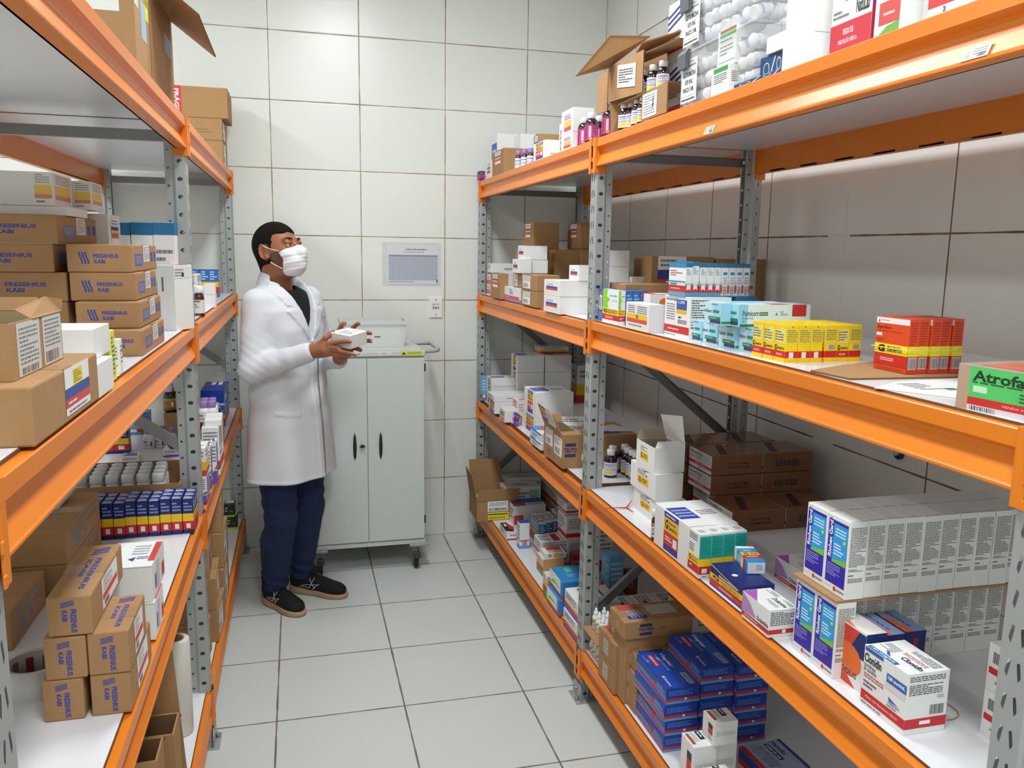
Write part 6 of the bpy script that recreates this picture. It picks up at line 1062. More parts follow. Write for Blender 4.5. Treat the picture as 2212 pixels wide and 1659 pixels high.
B('carton','fres','L',-2.054,2.066,1.4675,.129,.273,.0598,0,'brown carton lettered FRESENIUS KABI, third of the right-hand column','carton','brown cartons with blue wave mark, right column')
B('carton','fres','L',-2.059,2.099,1.5278,.126,.331,.0594,0,'brown carton lettered FRESENIUS KABI, topmost of the right-hand column','carton','brown cartons with blue wave mark, right column')
B('carton','fres','L',-2.228,2.092,1.3555,.2,.297,.109,0,'brown carton lettered FRESENIUS KABI, bottom of the left-hand column','carton','brown cartons with blue wave mark, left column')
B('carton','fres','L',-2.227,2.092,1.4651,.2,.297,.0615,0,'brown carton lettered FRESENIUS KABI, second of the left-hand column','carton','brown cartons with blue wave mark, left column')
B('carton','fres','L',-2.249,2.136,1.5272,.2,.386,.0596,0,'brown carton lettered FRESENIUS KABI, third of the left-hand column','carton','brown cartons with blue wave mark, left column')
B('carton','fres','L',-2.238,2.121,1.5874,.2,.357,.0597,0,'brown carton lettered FRESENIUS KABI, topmost of the left-hand column','carton','brown cartons with blue wave mark, left column')
B('carton','rs_white_y','L',-2.159,2.367,1.5777,.1,.146,.0853,0,'white carton with a printed end behind the brown cartons, right','carton')
B('carton','white','L',-2.208,2.108,1.6477,.15,.17,.0197,0,'pale grey carton in the lower layer on the brown cartons','carton','pale grey cartons on top of the pile')
B('carton','grey_lab','L',-2.226,2.103,1.668,.13,.16,.072,0,'pale grey carton with a yellow and pink printed end, top front','carton','pale grey cartons on top of the pile')
B('carton','grey_lab','L',-2.187,2.253,1.668,.13,.12,.067,0,'pale grey carton with a yellow and pink printed end, top behind','carton','pale grey cartons on top of the pile')
B('carton','white','L',-2.366,2.123,1.668,.14,.16,.057,0,'plain pale grey carton at the left of the top layer','carton','pale grey cartons on top of the pile')
B('medicine_box','brand_teal','L',-2.122,2.549,1.3555,.05,.09,.2933,0,'white box with a teal top edge behind the white tall carton, left of three','box','teal-edged white boxes')
B('medicine_box','brand_teal','L',-2.067,2.549,1.3555,.056,.09,.2947,0,'white box with a teal top edge behind the white tall carton, middle of three','box','teal-edged white boxes')
B('medicine_box','brand_teal','L',-2.01,2.549,1.3555,.056,.09,.2961,0,'white box with a teal top edge behind the white tall carton, right of three','box','teal-edged white boxes')
B('carton','tall_white_lab','L',-1.981,2.465,1.3555,.05,.098,.1789,-21,'tall white carton with a barcode beside the middle upright','carton')
B('medicine_box','white','L',-1.997,1.396,1.3555,.1,.114,.0519,0,'plain white box on the shelf edge beside the big labelled carton','box','plain white boxes by the brown columns')
B('medicine_box','white','L',-2.012,1.454,1.408,.1,.12,.0478,0,'plain white box on top of the one beside the big labelled carton','box','plain white boxes by the brown columns')
B('medicine_box','micro','L',-1.989,1.61,1.3555,.05,.02,.0632,0,'white box with grey small print behind the plain white pair','box')
B('medicine_box','yellowgreen','L',-1.992,1.535,1.3555,.06,.03,.0859,0,'lime yellow box with small print behind the plain white pair','box')
B('medicine_box','blueyr','L',-2.02,4.025,1.3555,.04,.07,.1284,0,'blue box with yellow and red bands and white top at the far end','box','blue boxes at the far end')
BS('medicine_box','box','blue boxes at the far end','blueyr','L',0,(.037,.07,.1284),'blue box with yellow and red bands, ',[(-2.058,4.025,1.3555,'second from the aisle at the far end'),(-2.098,4.025,1.3555,'third from the aisle at the far end')])
B('medicine_box','med_red','L',-2.005,3.075,1.3555,.06,.11,.074,0,'white box with a red band, lower of two just past the middle upright','box','white red-banded boxes')
B('medicine_box','med_red','L',-2.015,3.085,1.4301,.06,.11,.061,0,'white box with a red band, upper of two just past the middle upright','box','white red-banded boxes')
B('medicine_box','white','L',-1.975,3.35,1.3555,.04,.06,.05,0,'small white box at the shelf edge, lower of two','box','small white boxes at the shelf edge')
B('medicine_box','white','L',-1.975,3.345,1.4061,.04,.05,.04,0,'small white box at the shelf edge, upper of two','box','small white boxes at the shelf edge')
bottle('brown_small',-1.9700,2.9130,1.3555,'brown glass bottle with a white and blue label just past the middle upright','',1.15)
B('carton','fres_end','L',-2.056,1.531,.7785,.064,.17,.0757,0,'brown carton with blue lettering down its end, bottom left of the near pile','carton','brown cartons with blue wave mark standing on end')
B('carton','fres_end','L',-1.982,1.552,.7785,.064,.206,.0761,0,'brown carton with blue lettering down its end, bottom right of the near pile','carton','brown cartons with blue wave mark standing on end')
B('carton','fres_end','L',-2.048,1.53,.8548,.065,.17,.0757,0,'brown carton with blue lettering down its end, middle left of the near pile','carton','brown cartons with blue wave mark standing on end')
B('carton','fres_end','L',-1.981,1.526,.8552,.066,.158,.0768,0,'brown carton with blue lettering down its end and top, right of the near pile','carton','brown cartons with blue wave mark standing on end')
B('carton','fres_end','L',-2.037,1.572,.9326,.069,.255,.0697,0,'brown carton with a red and white label, topmost of the near pile','carton','brown cartons with blue wave mark standing on end')
tape_roll(-2.1360,1.5770,0.7785)
B('carton','white_blue_top','L',-1.987,1.784,.7785,.067,.111,.0808,0,'white carton with a red-cornered lid, lower of two behind the brown pile','carton','white cartons with red-cornered lids')
B('carton','white_blue_top','L',-2.002,1.812,.8599,.093,.155,.0776,0,'white carton with a red-cornered lid, upper of two behind the brown pile','carton','white cartons with red-cornered lids')
B('carton','ell','L',-2.263,2.173,.7785,.159,.334,.0752,0,'brown carton with a blue oval on its lid, lower of the two-high pile','carton','brown cartons with blue ovals')
B('carton','ell','L',-2.333,2.173,.8543,.3,.334,.0809,0,'brown carton with a blue oval on its lid, upper of the two-high pile','carton','brown cartons with blue ovals')
B('carton','ell','L',-2.347,1.855,.7785,.25,.23,.0821,0,'brown carton with a blue oval and blue print, nearest the upright','carton','brown cartons with blue ovals')
blister(-2.2650,2.2370,0.9359)
B('medicine_box','navyyr','L',-1.968,2.414,.7785,.028,.035,.1021,0,'navy box with yellow and red bands, front row, first from the aisle','box','navy boxes in a block')
B('medicine_box','navyyr','L',-1.998,2.412,.7785,.028,.035,.1041,0,'navy box with yellow and red bands, front row, second from the aisle','box','navy boxes in a block')
B('medicine_box','navyyr','L',-2.027,2.41,.7785,.028,.035,.1061,0,'navy box with yellow and red bands, front row, third from the aisle','box','navy boxes in a block')
B('medicine_box','navyyr','L',-2.057,2.409,.7785,.028,.035,.1021,0,'navy box with yellow and red bands, front row, fourth from the aisle','box','navy boxes in a block')
B('medicine_box','navyyr','L',-2.087,2.408,.7785,.028,.035,.1041,0,'navy box with yellow and red bands, front row, fifth from the aisle','box','navy boxes in a block')
B('medicine_box','navyyr','L',-2.117,2.406,.7785,.028,.035,.1061,0,'navy box with yellow and red bands, front row, sixth from the aisle','box','navy boxes in a block')
B('medicine_box','navyyr','L',-2.146,2.404,.7785,.028,.035,.1021,0,'navy box with yellow and red bands, front row, seventh from the aisle','box','navy boxes in a block')
B('medicine_box','navyyr','L',-2.176,2.403,.7785,.028,.035,.1041,0,'navy box with yellow and red bands, front row, eighth from the aisle','box','navy boxes in a block')
B('medicine_box','navyyr','L',-2.206,2.402,.7785,.028,.035,.1061,0,'navy box with yellow and red bands, front row, ninth from the aisle','box','navy boxes in a block')
BS('medicine_box','box','navy boxes in a block','navyyr','L',0,(.028,.035,.1021),'navy box with yellow and red bands, ',[(-2.235,2.4,.7785,'front row, tenth from the aisle'),(-1.968,2.45,.7785,'middle row, first from the aisle')])
B('medicine_box','navyyr','L',-1.998,2.449,.7785,.028,.035,.1041,0,'navy box with yellow and red bands, middle row, second from the aisle','box','navy boxes in a block')
B('medicine_box','navyyr','L',-2.027,2.448,.7785,.028,.035,.1061,0,'navy box with yellow and red bands, middle row, third from the aisle','box','navy boxes in a block')
B('medicine_box','navyyr','L',-2.057,2.446,.7785,.028,.035,.1021,0,'navy box with yellow and red bands, middle row, fourth from the aisle','box','navy boxes in a block')
B('medicine_box','navyyr','L',-2.087,2.444,.7785,.028,.035,.1041,0,'navy box with yellow and red bands, middle row, fifth from the aisle','box','navy boxes in a block')
B('medicine_box','navyyr','L',-2.117,2.443,.7785,.028,.035,.1061,0,'navy box with yellow and red bands, middle row, sixth from the aisle','box','navy boxes in a block')
B('medicine_box','navyyr','L',-2.146,2.442,.7785,.028,.035,.1021,0,'navy box with yellow and red bands, middle row, seventh from the aisle','box','navy boxes in a block')
B('medicine_box','navyyr','L',-2.176,2.44,.7785,.028,.035,.1041,0,'navy box with yellow and red bands, middle row, eighth from the aisle','box','navy boxes in a block')
B('medicine_box','navyyr','L',-2.206,2.438,.7785,.028,.035,.1061,0,'navy box with yellow and red bands, middle row, ninth from the aisle','box','navy boxes in a block')
BS('medicine_box','box','navy boxes in a block','navyyr','L',0,(.028,.035,.1021),'navy box with yellow and red bands, ',[(-2.235,2.437,.7785,'middle row, tenth from the aisle'),(-1.968,2.488,.7785,'back row, first from the aisle')])
B('medicine_box','navyyr','L',-1.998,2.486,.7785,.028,.035,.1041,0,'navy box with yellow and red bands, back row, second from the aisle','box','navy boxes in a block')
B('medicine_box','navyyr','L',-2.027,2.484,.7785,.028,.035,.1061,0,'navy box with yellow and red bands, back row, third from the aisle','box','navy boxes in a block')
B('medicine_box','navyyr','L',-2.057,2.483,.7785,.028,.035,.1021,0,'navy box with yellow and red bands, back row, fourth from the aisle','box','navy boxes in a block')
B('medicine_box','navyyr','L',-2.087,2.482,.7785,.028,.035,.1041,0,'navy box with yellow and red bands, back row, fifth from the aisle','box','navy boxes in a block')
B('medicine_box','navyyr','L',-2.117,2.48,.7785,.028,.035,.1061,0,'navy box with yellow and red bands, back row, sixth from the aisle','box','navy boxes in a block')
B('medicine_box','navyyr','L',-2.146,2.478,.7785,.028,.035,.1021,0,'navy box with yellow and red bands, back row, seventh from the aisle','box','navy boxes in a block')
B('medicine_box','navyyr','L',-2.176,2.477,.7785,.028,.035,.1041,0,'navy box with yellow and red bands, back row, eighth from the aisle','box','navy boxes in a block')
B('medicine_box','navyyr','L',-2.206,2.476,.7785,.028,.035,.1061,0,'navy box with yellow and red bands, back row, ninth from the aisle','box','navy boxes in a block')
B('medicine_box','navyyr','L',-2.235,2.474,.7785,.028,.035,.1021,0,'navy box with yellow and red bands, back row, tenth from the aisle','box','navy boxes in a block')
bottle_tray(-2.3048,-1.9943,2.5440,2.8040,0.7785,0.1234)
bottle('purple_white',-2.2468,3.5030,0.7785,'white bottle with a purple cap, first from the left, seen under the middle shelf','white bottles with purple caps',1.25)
bottle('purple_white',-2.2023,3.5070,0.7785,'white bottle with a purple cap, second from the left, seen under the middle shelf','white bottles with purple caps',1.25)
bottle('purple_white',-2.1601,3.5110,0.7785,'white bottle with a purple cap, third from the left, seen under the middle shelf','white bottles with purple caps',1.25)
bottle('purple_white',-2.1230,3.5150,0.7785,'white bottle with a purple cap, fourth from the left, seen under the middle shelf','white bottles with purple caps',1.25)
B('medicine_box','navyyr','L',-2.392,3.443,.7785,.058,.05,.0933,0,'blue, yellow and red box, left of two behind the bottle tray','box','blue boxes behind the bottle tray')
B('medicine_box','navyyr','L',-2.335,3.443,.7785,.054,.05,.1051,0,'blue, yellow and red box, right of two behind the bottle tray','box','blue boxes behind the bottle tray')
B('medicine_box','skybox','L',-2.348,3.795,.7785,.053,.08,.1044,0,'pale blue box with a red base, left of two behind the diagonal brace','box','pale blue boxes')
B('medicine_box','skybox','L',-2.321,3.896,.7785,.031,.08,.078,0,'pale blue box with a red base, right of two behind the diagonal brace','box','pale blue boxes')
B('medicine_box','whirl','L',-2.279,3.305,.7785,.06,.06,.022,0,'small flat white box with a blue end in front of the blue boxes','box')
B('medicine_box','purplewhite','L',-2.135,3.372,.7785,.07,.09,.03,0,'white and violet box lying flat, lower of two left of the middle upright','box','violet-striped boxes')
B('medicine_box','purplewhite','L',-2.123,3.387,.8091,.043,.08,.03,0,'white and violet box lying flat, upper of two left of the middle upright','box','violet-striped boxes')
B('medicine_box','cblue','L',-2.041,4.05,.7785,.1,.26,.159,0,'large royal-blue carton with white lettering at the far end','carton')
B('medicine_box','card','L',-2.076,3.72,.7785,.18,.2,.03,0,'shallow brown tray carrying dark syrup bottles','carton')
bottle('green_amber',-2.0243,3.6600,0.8091,'dark syrup bottle with a green-edged label on the brown tray, first from the aisle','dark syrup bottles on the left rack',1.05)
bottle('green_amber',-2.0108,3.7300,0.8091,'dark syrup bottle with a green-edged label on the brown tray, second from the aisle','dark syrup bottles on the left rack',1.05)
bottle('green_amber',-2.0498,3.6900,0.8091,'dark syrup bottle with a green-edged label on the brown tray, third from the aisle','dark syrup bottles on the left rack',1.05)
B('medicine_box','teuto_plain','L',-2.152,3.625,.7785,.071,.25,.138,0,'brown tray carton carrying dark syrup bottles left of the upright','carton')
bottle('green_amber',-2.1698,3.5400,0.9171,'dark syrup bottle left of the middle upright, first from the left','dark syrup bottles on the left rack',1.05)
bottle('green_amber',-2.1757,3.6100,0.9171,'dark syrup bottle left of the middle upright, second from the left','dark syrup bottles on the left rack',1.05)
bottle('green_amber',-2.1364,3.5500,0.9171,'dark syrup bottle left of the middle upright, third from the left','dark syrup bottles on the left rack',1.05)
bottle('green_amber',-2.1399,3.6200,0.9171,'dark syrup bottle left of the middle upright, fourth from the left','dark syrup bottles on the left rack',1.05)
B('medicine_box','card','L',-1.989,3.41,.7785,.059,.22,.1304,0,'brown carton under the purple-capped bottles past the upright','carton')
bottle('purple_white',-2.0164,3.3500,0.9095,'white bottle with a purple cap standing on a carton past the upright, first of four','white bottles with purple caps',1.2)
bottle('purple_white',-1.9880,3.3500,0.9095,'white bottle with a purple cap standing on a carton past the upright, second of four','white bottles with purple caps',1.2)
bottle('purple_white',-2.0208,3.4200,0.9095,'white bottle with a purple cap standing on a carton past the upright, third of four','white bottles with purple caps',1.2)
bottle('purple_white',-1.9918,3.4200,0.9095,'white bottle with a purple cap standing on a carton past the upright, fourth of four','white bottles with purple caps',1.2)
B('medicine_box','med_red','L',-1.964,3.105,.7785,.057,.17,.1752,0,'white carton with a small red mark, lower of two past the middle upright','carton','white cartons past the upright')
B('medicine_box','white','L',-1.959,3.115,.9543,.057,.15,.02,3,'flat white carton lid with a red mark on the one past the upright','carton','white cartons past the upright')
B('medicine_box','purplewhite','L',-1.956,2.882,.7785,.014,.045,.1451,0,'upright white and violet box, left of two at the shelf edge','box','upright violet boxes')
B('medicine_box','purplewhite','L',-1.944,2.932,.7785,.018,.045,.1498,0,'upright white and violet box, right of two at the shelf edge','box','upright violet boxes')
B('medicine_box','purplewhite','L',-1.966,2.73,.7785,.04,.1,.09,0,'white box with yellow edge hard against the middle upright, lower of two','box','yellow-edged boxes')
B('medicine_box','yb','L',-1.966,2.73,.8691,.04,.1,.09,0,'white box with yellow edge hard against the middle upright, upper of two','box','yellow-edged boxes')
B('medicine_box','blueyr','L',-2.005,3.885,.7785,.04,.05,.1,0,'small white and blue box in front of the royal-blue carton','box')
BS('medicine_box','box','dark green boxes','greenblk','L',0,(.05,.08,.062),'dark green box with a lime base, ',[(-1.998,4.2,.1915,'lower of two at the far end'),(-2.008,4.205,.2541,'upper of two at the far end')])
B('carton','sticker_card','L',-2.065,3.31,.1915,.22,.22,.16,0,'brown carton at the base of the leaning stack, left bottom shelf','carton','brown cartons stacked on the left bottom shelf')
B('carton','sticker_card','L',-2.065,3.33,.3521,.22,.22,.14,0,'brown carton in the middle of the leaning stack, left bottom shelf','carton','brown cartons stacked on the left bottom shelf')
B('carton','teuto','L',-2.072,3.322,.4927,.22,.2,.13,4,'brown carton with a navy printed edge at the top of the leaning stack','carton','brown cartons stacked on the left bottom shelf')
B('carton','sticker_card','L',-2.061,3.029,.1915,.22,.21,.12,-2,'brown carton, lower of two just past the middle upright on the bottom shelf','carton','brown cartons stacked on the left bottom shelf')
B('carton','sticker_card','L',-2.069,3.021,.3121,.22,.21,.12,2,'brown carton, upper of two just past the middle upright on the bottom shelf','carton','brown cartons stacked on the left bottom shelf')
B('carton','fres','L',-2.08,3.01,.4327,.2,.19,.11,3,'brown carton with blue print on top of two just past the middle upright','carton','brown cartons stacked on the left bottom shelf')
B('carton','sticker_card','L',-2.086,2.769,.1915,.22,.21,.13,-2,'brown carton, lower of two beside the middle upright on the bottom shelf','carton','brown cartons stacked on the left bottom shelf')
B('carton','sticker_card','L',-2.094,2.761,.3221,.22,.21,.13,2,'brown carton, upper of two beside the middle upright on the bottom shelf','carton','brown cartons stacked on the left bottom shelf')
stretch_roll(-2.0120,2.3620,0.1915)
cardboard_pieces()
B('medicine_box','bagged','L',-2.185,2.104,1.9525,.42,.194,.42,0,'big beige carton with a white bag and yellow stickers on the left top shelf','carton')
flap_carton(2.2110,2.5850,1.9525,2.2060)
B('carton','sticker_card','L',-2.11,4.21,1.9525,.29,.24,.1119,0,'brown carton at the bottom of the far stack on the left top shelf','carton','brown cartons at the far end of the left top shelf')
B('carton','sticker_card','L',-2.11,4.21,2.065,.29,.24,.0964,0,'brown carton in the middle of the far stack on the left top shelf','carton','brown cartons at the far end of the left top shelf')
B('carton','frag','L',-2.082,4.21,2.162,.29,.24,.1344,0,'brown carton with a red FRÁGIL label, top of the far stack, left top shelf','carton','brown cartons at the far end of the left top shelf')
# ---------------------------------------------------------------- the person: distance fields meshed by surface nets
class Field:
    def __init__(s, xs, ys, zs):
        s.a = [np.asarray(v, np.float32) for v in (xs, ys, zs)]
        s.F = np.full([len(v) for v in s.a], 1.0, np.float32)
    def sub(s, lo, hi):
        i = [(max(0, int(np.searchsorted(v, l))-1), min(len(v), int(np.searchsorted(v, h))+1)) for v, l, h in zip(s.a, lo, hi)]
        sl = tuple(slice(a, b) for a, b in i); g = np.meshgrid(*[v[q] for v, q in zip(s.a, sl)], indexing='ij'); return sl, g
    def op(s, fn, lo, hi, k=0.0, mode='u'):
        m = k+.03; sl, g = s.sub([l-m for l in lo], [h+m for h in hi]); d = fn(*g).astype(np.float32); A = s.F[sl]
        if mode == 'u':
            if k > 0: h = np.clip(.5+.5*(A-d)/k, 0, 1); s.F[sl] = A*(1-h)+d*h-k*h*(1-h)
            else: s.F[sl] = np.minimum(A, d)
        elif mode == 'd':
            if k > 0: h = np.clip(.5-.5*(A+d)/k, 0, 1); s.F[sl] = A*(1-h)-d*h+k*h*(1-h)
            else: s.F[sl] = np.maximum(A, -d)
    def cone(s, a, b, ra, rb, k=.01, mode='u'):
        a = np.array(a, float); b = np.array(b, float); r = max(ra, rb); ba = b-a; L2 = float(ba @ ba)
        def fn(x, y, z):
            t = np.clip(((x-a[0])*ba[0]+(y-a[1])*ba[1]+(z-a[2])*ba[2])/L2, 0, 1)
            return np.sqrt((x-a[0]-t*ba[0])**2+(y-a[1]-t*ba[1])**2+(z-a[2]-t*ba[2])**2)-(ra+(rb-ra)*t)
        s.op(fn, np.minimum(a, b)-r, np.maximum(a, b)+r, k, mode)
    def ell(s, c, rad, ax=None, k=.01, mode='u'):
        c = np.array(c, float); ax = np.eye(3) if ax is None else np.array(ax, float); R_ = max(rad)
        def fn(x, y, z):
            d = [x-c[0], y-c[1], z-c[2]]; q = [d[0]*u[0]+d[1]*u[1]+d[2]*u[2] for u in ax]
            n = np.sqrt(sum((v/r)**2 for v, r in zip(q, rad))); g = np.sqrt(sum((v/r**2)**2 for v, r in zip(q, rad)))+1e-9
            return n*(n-1)/g
        s.op(fn, c-R_, c+R_, k, mode)
    def mesh(s):
        F = s.F; X, Y, Z = s.a; S_ = (F < 0).astype(np.int8)
        c = sum(S_[i:F.shape[0]-1+i, j:F.shape[1]-1+j, k:F.shape[2]-1+k] for i in (0, 1) for j in (0, 1) for k in (0, 1))
        I = np.argwhere((c > 0) & (c < 8)); idx = np.full(c.shape, -1, np.int32); idx[I[:, 0], I[:, 1], I[:, 2]] = np.arange(len(I))
        acc = np.zeros((len(I), 3)); cnt = np.zeros(len(I)); cor = [(i, j, k) for i in (0, 1) for j in (0, 1) for k in (0, 1)]
        V = {q: F[I[:, 0]+q[0], I[:, 1]+q[1], I[:, 2]+q[2]] for q in cor}
        Pp = {q: np.stack([X[I[:, 0]+q[0]], Y[I[:, 1]+q[1]], Z[I[:, 2]+q[2]]], 1) for q in cor}
        for p in cor:
            for ax in range(3):
                if p[ax] == 0:
                    q = tuple(1 if n == ax else p[n] for n in range(3)); a, b = V[p], V[q]; m = (a < 0) != (b < 0)
                    t = np.where(m, a/(a-b+1e-12), 0)[:, None]; acc += np.where(m[:, None], Pp[p]*(1-t)+Pp[q]*t, 0); cnt += m
        vs = acc/cnt[:, None]; quads = []
        for ax in range(3):
            o = [n for n in range(3) if n != ax]; sl0 = [slice(1, -1)]*3; sl0[ax] = slice(0, -1); sl1 = list(sl0); sl1[ax] = slice(1, None)
            A = S_[tuple(sl0)]; B_ = S_[tuple(sl1)]; E = np.argwhere(A != B_)
            if not len(E): continue
            base = E.copy(); base[:, o[0]] += 1; base[:, o[1]] += 1
            fl = A[E[:, 0], E[:, 1], E[:, 2]] == 1
            def at_(d0, d1):
                q = base.copy(); q[:, o[0]] -= d0; q[:, o[1]] -= d1; return idx[q[:, 0], q[:, 1], q[:, 2]]
            Q = np.stack([at_(1, 1), at_(0, 1), at_(0, 0), at_(1, 0)], 1)
            if ax == 1: fl = ~fl
            Q[~fl] = Q[~fl][:, ::-1]; quads.append(Q)
        Q = np.concatenate(quads); Q = Q[(Q >= 0).all(1)]; return vs, Q
    def obj(s, name, m, parent, relax=2, **kw):
        vs, Q = s.mesh()
        for _ in range(relax):     # light smoothing of the net
            acc = np.zeros_like(vs); n = np.zeros(len(vs))
            for a, b in ((0, 1), (1, 2), (2, 3), (3, 0)):
                np.add.at(acc, Q[:, a], vs[Q[:, b]]); np.add.at(acc, Q[:, b], vs[Q[:, a]]); np.add.at(n, Q[:, a], 1); np.add.at(n, Q[:, b], 1)
            vs = vs*.5+.5*acc/np.maximum(n, 1)[:, None]
        loc = Vector(parent.location) if parent else Vector((0, 0, 0))
        me = bpy.data.meshes.new(name); me.from_pydata((vs-np.array(loc)).tolist(), [], Q.tolist()); me.materials.append(m)
        me.polygons.foreach_set('use_smooth', [True]*len(me.polygons)); me.update()
        o = bpy.data.objects.new(name, me); COL.objects.link(o)
        if parent: o.parent = parent
        return tag(o, **kw)
def ar(a, b, h): return np.arange(a, b, h)
CX, CY = -1.705, 3.62; AN = R(50)
eF = np.array([math.sin(AN), -math.cos(AN), 0]); eR = np.array([-math.cos(AN), -math.sin(AN), 0]); eU = np.array([0, 0, 1.])
def bf(r, f, u): return np.array([CX, CY, 0])+eR*r+eF*f+eU*u
def RF(x, y): return (x-CX)*eR[0]+(y-CY)*eR[1], (x-CX)*eF[0]+(y-CY)*eF[1]
man = empty('person', (CX, CY, 0), label='person in a white lab coat, jeans and face mask holding a small white box', cat='person')
M_skin = mat('skin', '9a6244', .5, noise=.07, nscale=30, bump=.12, bscale=300)
M_hair = mat('dark_hair', '14100e', .9, spec=.2, noise=.5, nscale=160, bump=.9, bscale=420); M_beard = mat('short_beard', '624330', .85, noise=.7, nscale=330, bump=.6, bscale=500)
M_coat = mat('white_cotton', 'd6d8de', .8, bump=.25, bscale=700); M_jean = mat('blue_denim', '18264a', .85, noise=.28, nscale=22, bump=.4, bscale=500)
M_black = mat('black_fabric', '0c0d12', .8, bump=.3, bscale=500); M_mask = mat('mask_fabric', 'e2e0e3', .75, bump=.15, bscale=500)
# ---- head frame: turned with the body, tipped back 12 degrees
HP = R(12); hF = eF*math.cos(HP)+eU*math.sin(HP); hU = eU*math.cos(HP)-eF*math.sin(HP); hR = eR; HC = bf(.028, .0, 1.572)
HAX = [hR, hF, hU]
def hd(r, f, u): return HC+hR*r+hF*f+hU*u
def head_shape(Fd, grow=0.0, nose=True):
    e = lambda c, rad, k=.02, mode='u': Fd.ell(hd(*c), [q+grow for q in rad], HAX, k, mode)
    e((0, -.014, .028), (.075, .096, .090)); e((0, .030, -.040), (.058, .064, .078), .03); e((0, .066, -.096), (.024, .020, .018), .03)
    e((0, -.01, -.03), (.066, .070, .07), .03)
    for s_ in (-1, 1): e((s_*.036, .066, -.018), (.022, .022, .024), .02)
    Fd.cone(hd(-.036, .078, .028), hd(.036, .078, .028), .012+grow, .012+grow, .014)
    if nose: Fd.cone(hd(0, .090, .016), hd(0, .112, -.026), .0085+grow, .013+grow, .012)
body = Field(np.concatenate([ar(-1.96, -1.36, .0032)]), ar(3.22, 3.80, .0032), np.concatenate([ar(.05, 1.08, .009), ar(1.08, 1.30, .0030), ar(1.30, 1.42, .006), ar(1.42, 1.72, .0030)]))
head_shape(body)
for s_ in (-1, 1):
    body.ell(hd(s_*.033, .101, .010), (.0165, .013, .0085), HAX, .009, 'd')
    body.ell(hd(s_*.033, .0865, .0180), (.018, .0085, .0052), HAX, .006)      # upper lid
    body.ell(hd(s_*.033, .0855, .0015), (.017, .0075, .0042), HAX, .006)
    # ear: rim, bowl, lobe
    for k in range(9):
        t0 = R(-70+k*32); t1 = R(-70+(k+1)*32) if k < 8 else t0
        if k < 8: body.cone(hd(s_*(.078+.004*math.cos(t0)), -.014-.017*math.cos(t0)*.9, .000+.029*math.sin(t0)), hd(s_*(.078+.004*math.cos(t1)), -.014-.017*math.cos(t1)*.9, .000+.029*math.sin(t1)), .0045, .0045, .004)
    body.ell(hd(s_*.074, -.012, 0), (.006, .017, .026), HAX, .006); body.ell(hd(s_*.076, -.004, -.026), (.006, .009, .010), HAX, .006)
    body.ell(hd(s_*.0835, -.010, .002), (.006, .008, .013), HAX, .004, 'd')
body.cone(hd(0, -.028, -.055), bf(.006, -.032, 1.40), .056, .064, .03)
# trunk, limbs under the clothes
body.ell(bf(0, 0, 1.25), (.150, .09, .15), [eR, eF, eU], .03); body.ell(bf(0, 0, 1.02), (.14, .10, .2), [eR, eF, eU], .04)
for s_, el, wr in ((1, (-1.831, 3.45, 1.095), (-1.592, 3.362, 1.182)), (-1, (-1.547, 3.762, 1.10), (-1.488, 3.475, 1.135))):
    sh = bf(s_*.165, 0, 1.375); body.cone(sh, el, .036, .034, .03); body.cone(el, wr, .034, .025, .02)
    hp = bf(s_*.085, 0, .92); kn = bf(s_*.092, .026, .46); an = np.array([(-1.785, 3.64, .10), (-1.675, 3.765, .10)][0 if s_ > 0 else 1])
    body.cone(hp, kn, .06, .042, .03); body.cone(kn, an, .042, .030, .02)
def finger(pts, r0, r1):
    n = len(pts)-1
    for i in range(n): body.cone(pts[i], pts[i+1], r0+(r1-r0)*i/n, r0+(r1-r0)*(i+1)/n, .003 if i else .006)
# right hand in front of the box
wR = (-1.592, 3.362, 1.182)
body.cone(wR, (-1.555, 3.338, 1.186), .025, .026, .015)
for a, b in (((-1.575, 3.350, 1.198), (-1.538, 3.324, 1.211)), ((-1.575, 3.350, 1.188), (-1.534, 3.321, 1.198)), ((-1.575, 3.350, 1.176), (-1.534, 3.322, 1.185)), ((-1.575, 3.350, 1.166), (-1.538, 3.327, 1.172))): body.cone(a, b, .014, .0105, .012)
finger([(-1.537, 3.322, 1.212), (-1.503, 3.296, 1.221), (-1.477, 3.274, 1.226), (-1.456, 3.257, 1.227)], .0100, .0073)
finger([(-1.533, 3.318, 1.199), (-1.502, 3.294, 1.196), (-1.486, 3.288, 1.184), (-1.470, 3.298, 1.180)], .0100, .0076)
finger([(-1.533, 3.320, 1.186), (-1.496, 3.292, 1.185), (-1.464, 3.268, 1.181), (-1.438, 3.256, 1.175)], .0100, .0073)
finger([(-1.537, 3.326, 1.172), (-1.506, 3.303, 1.168), (-1.480, 3.288, 1.167), (-1.462, 3.280, 1.171)], .0090, .0065)
finger([(-1.572, 3.345, 1.205), (-1.548, 3.335, 1.234), (-1.530, 3.340, 1.248), (-1.518, 3.346, 1.258)], .0130, .0088)
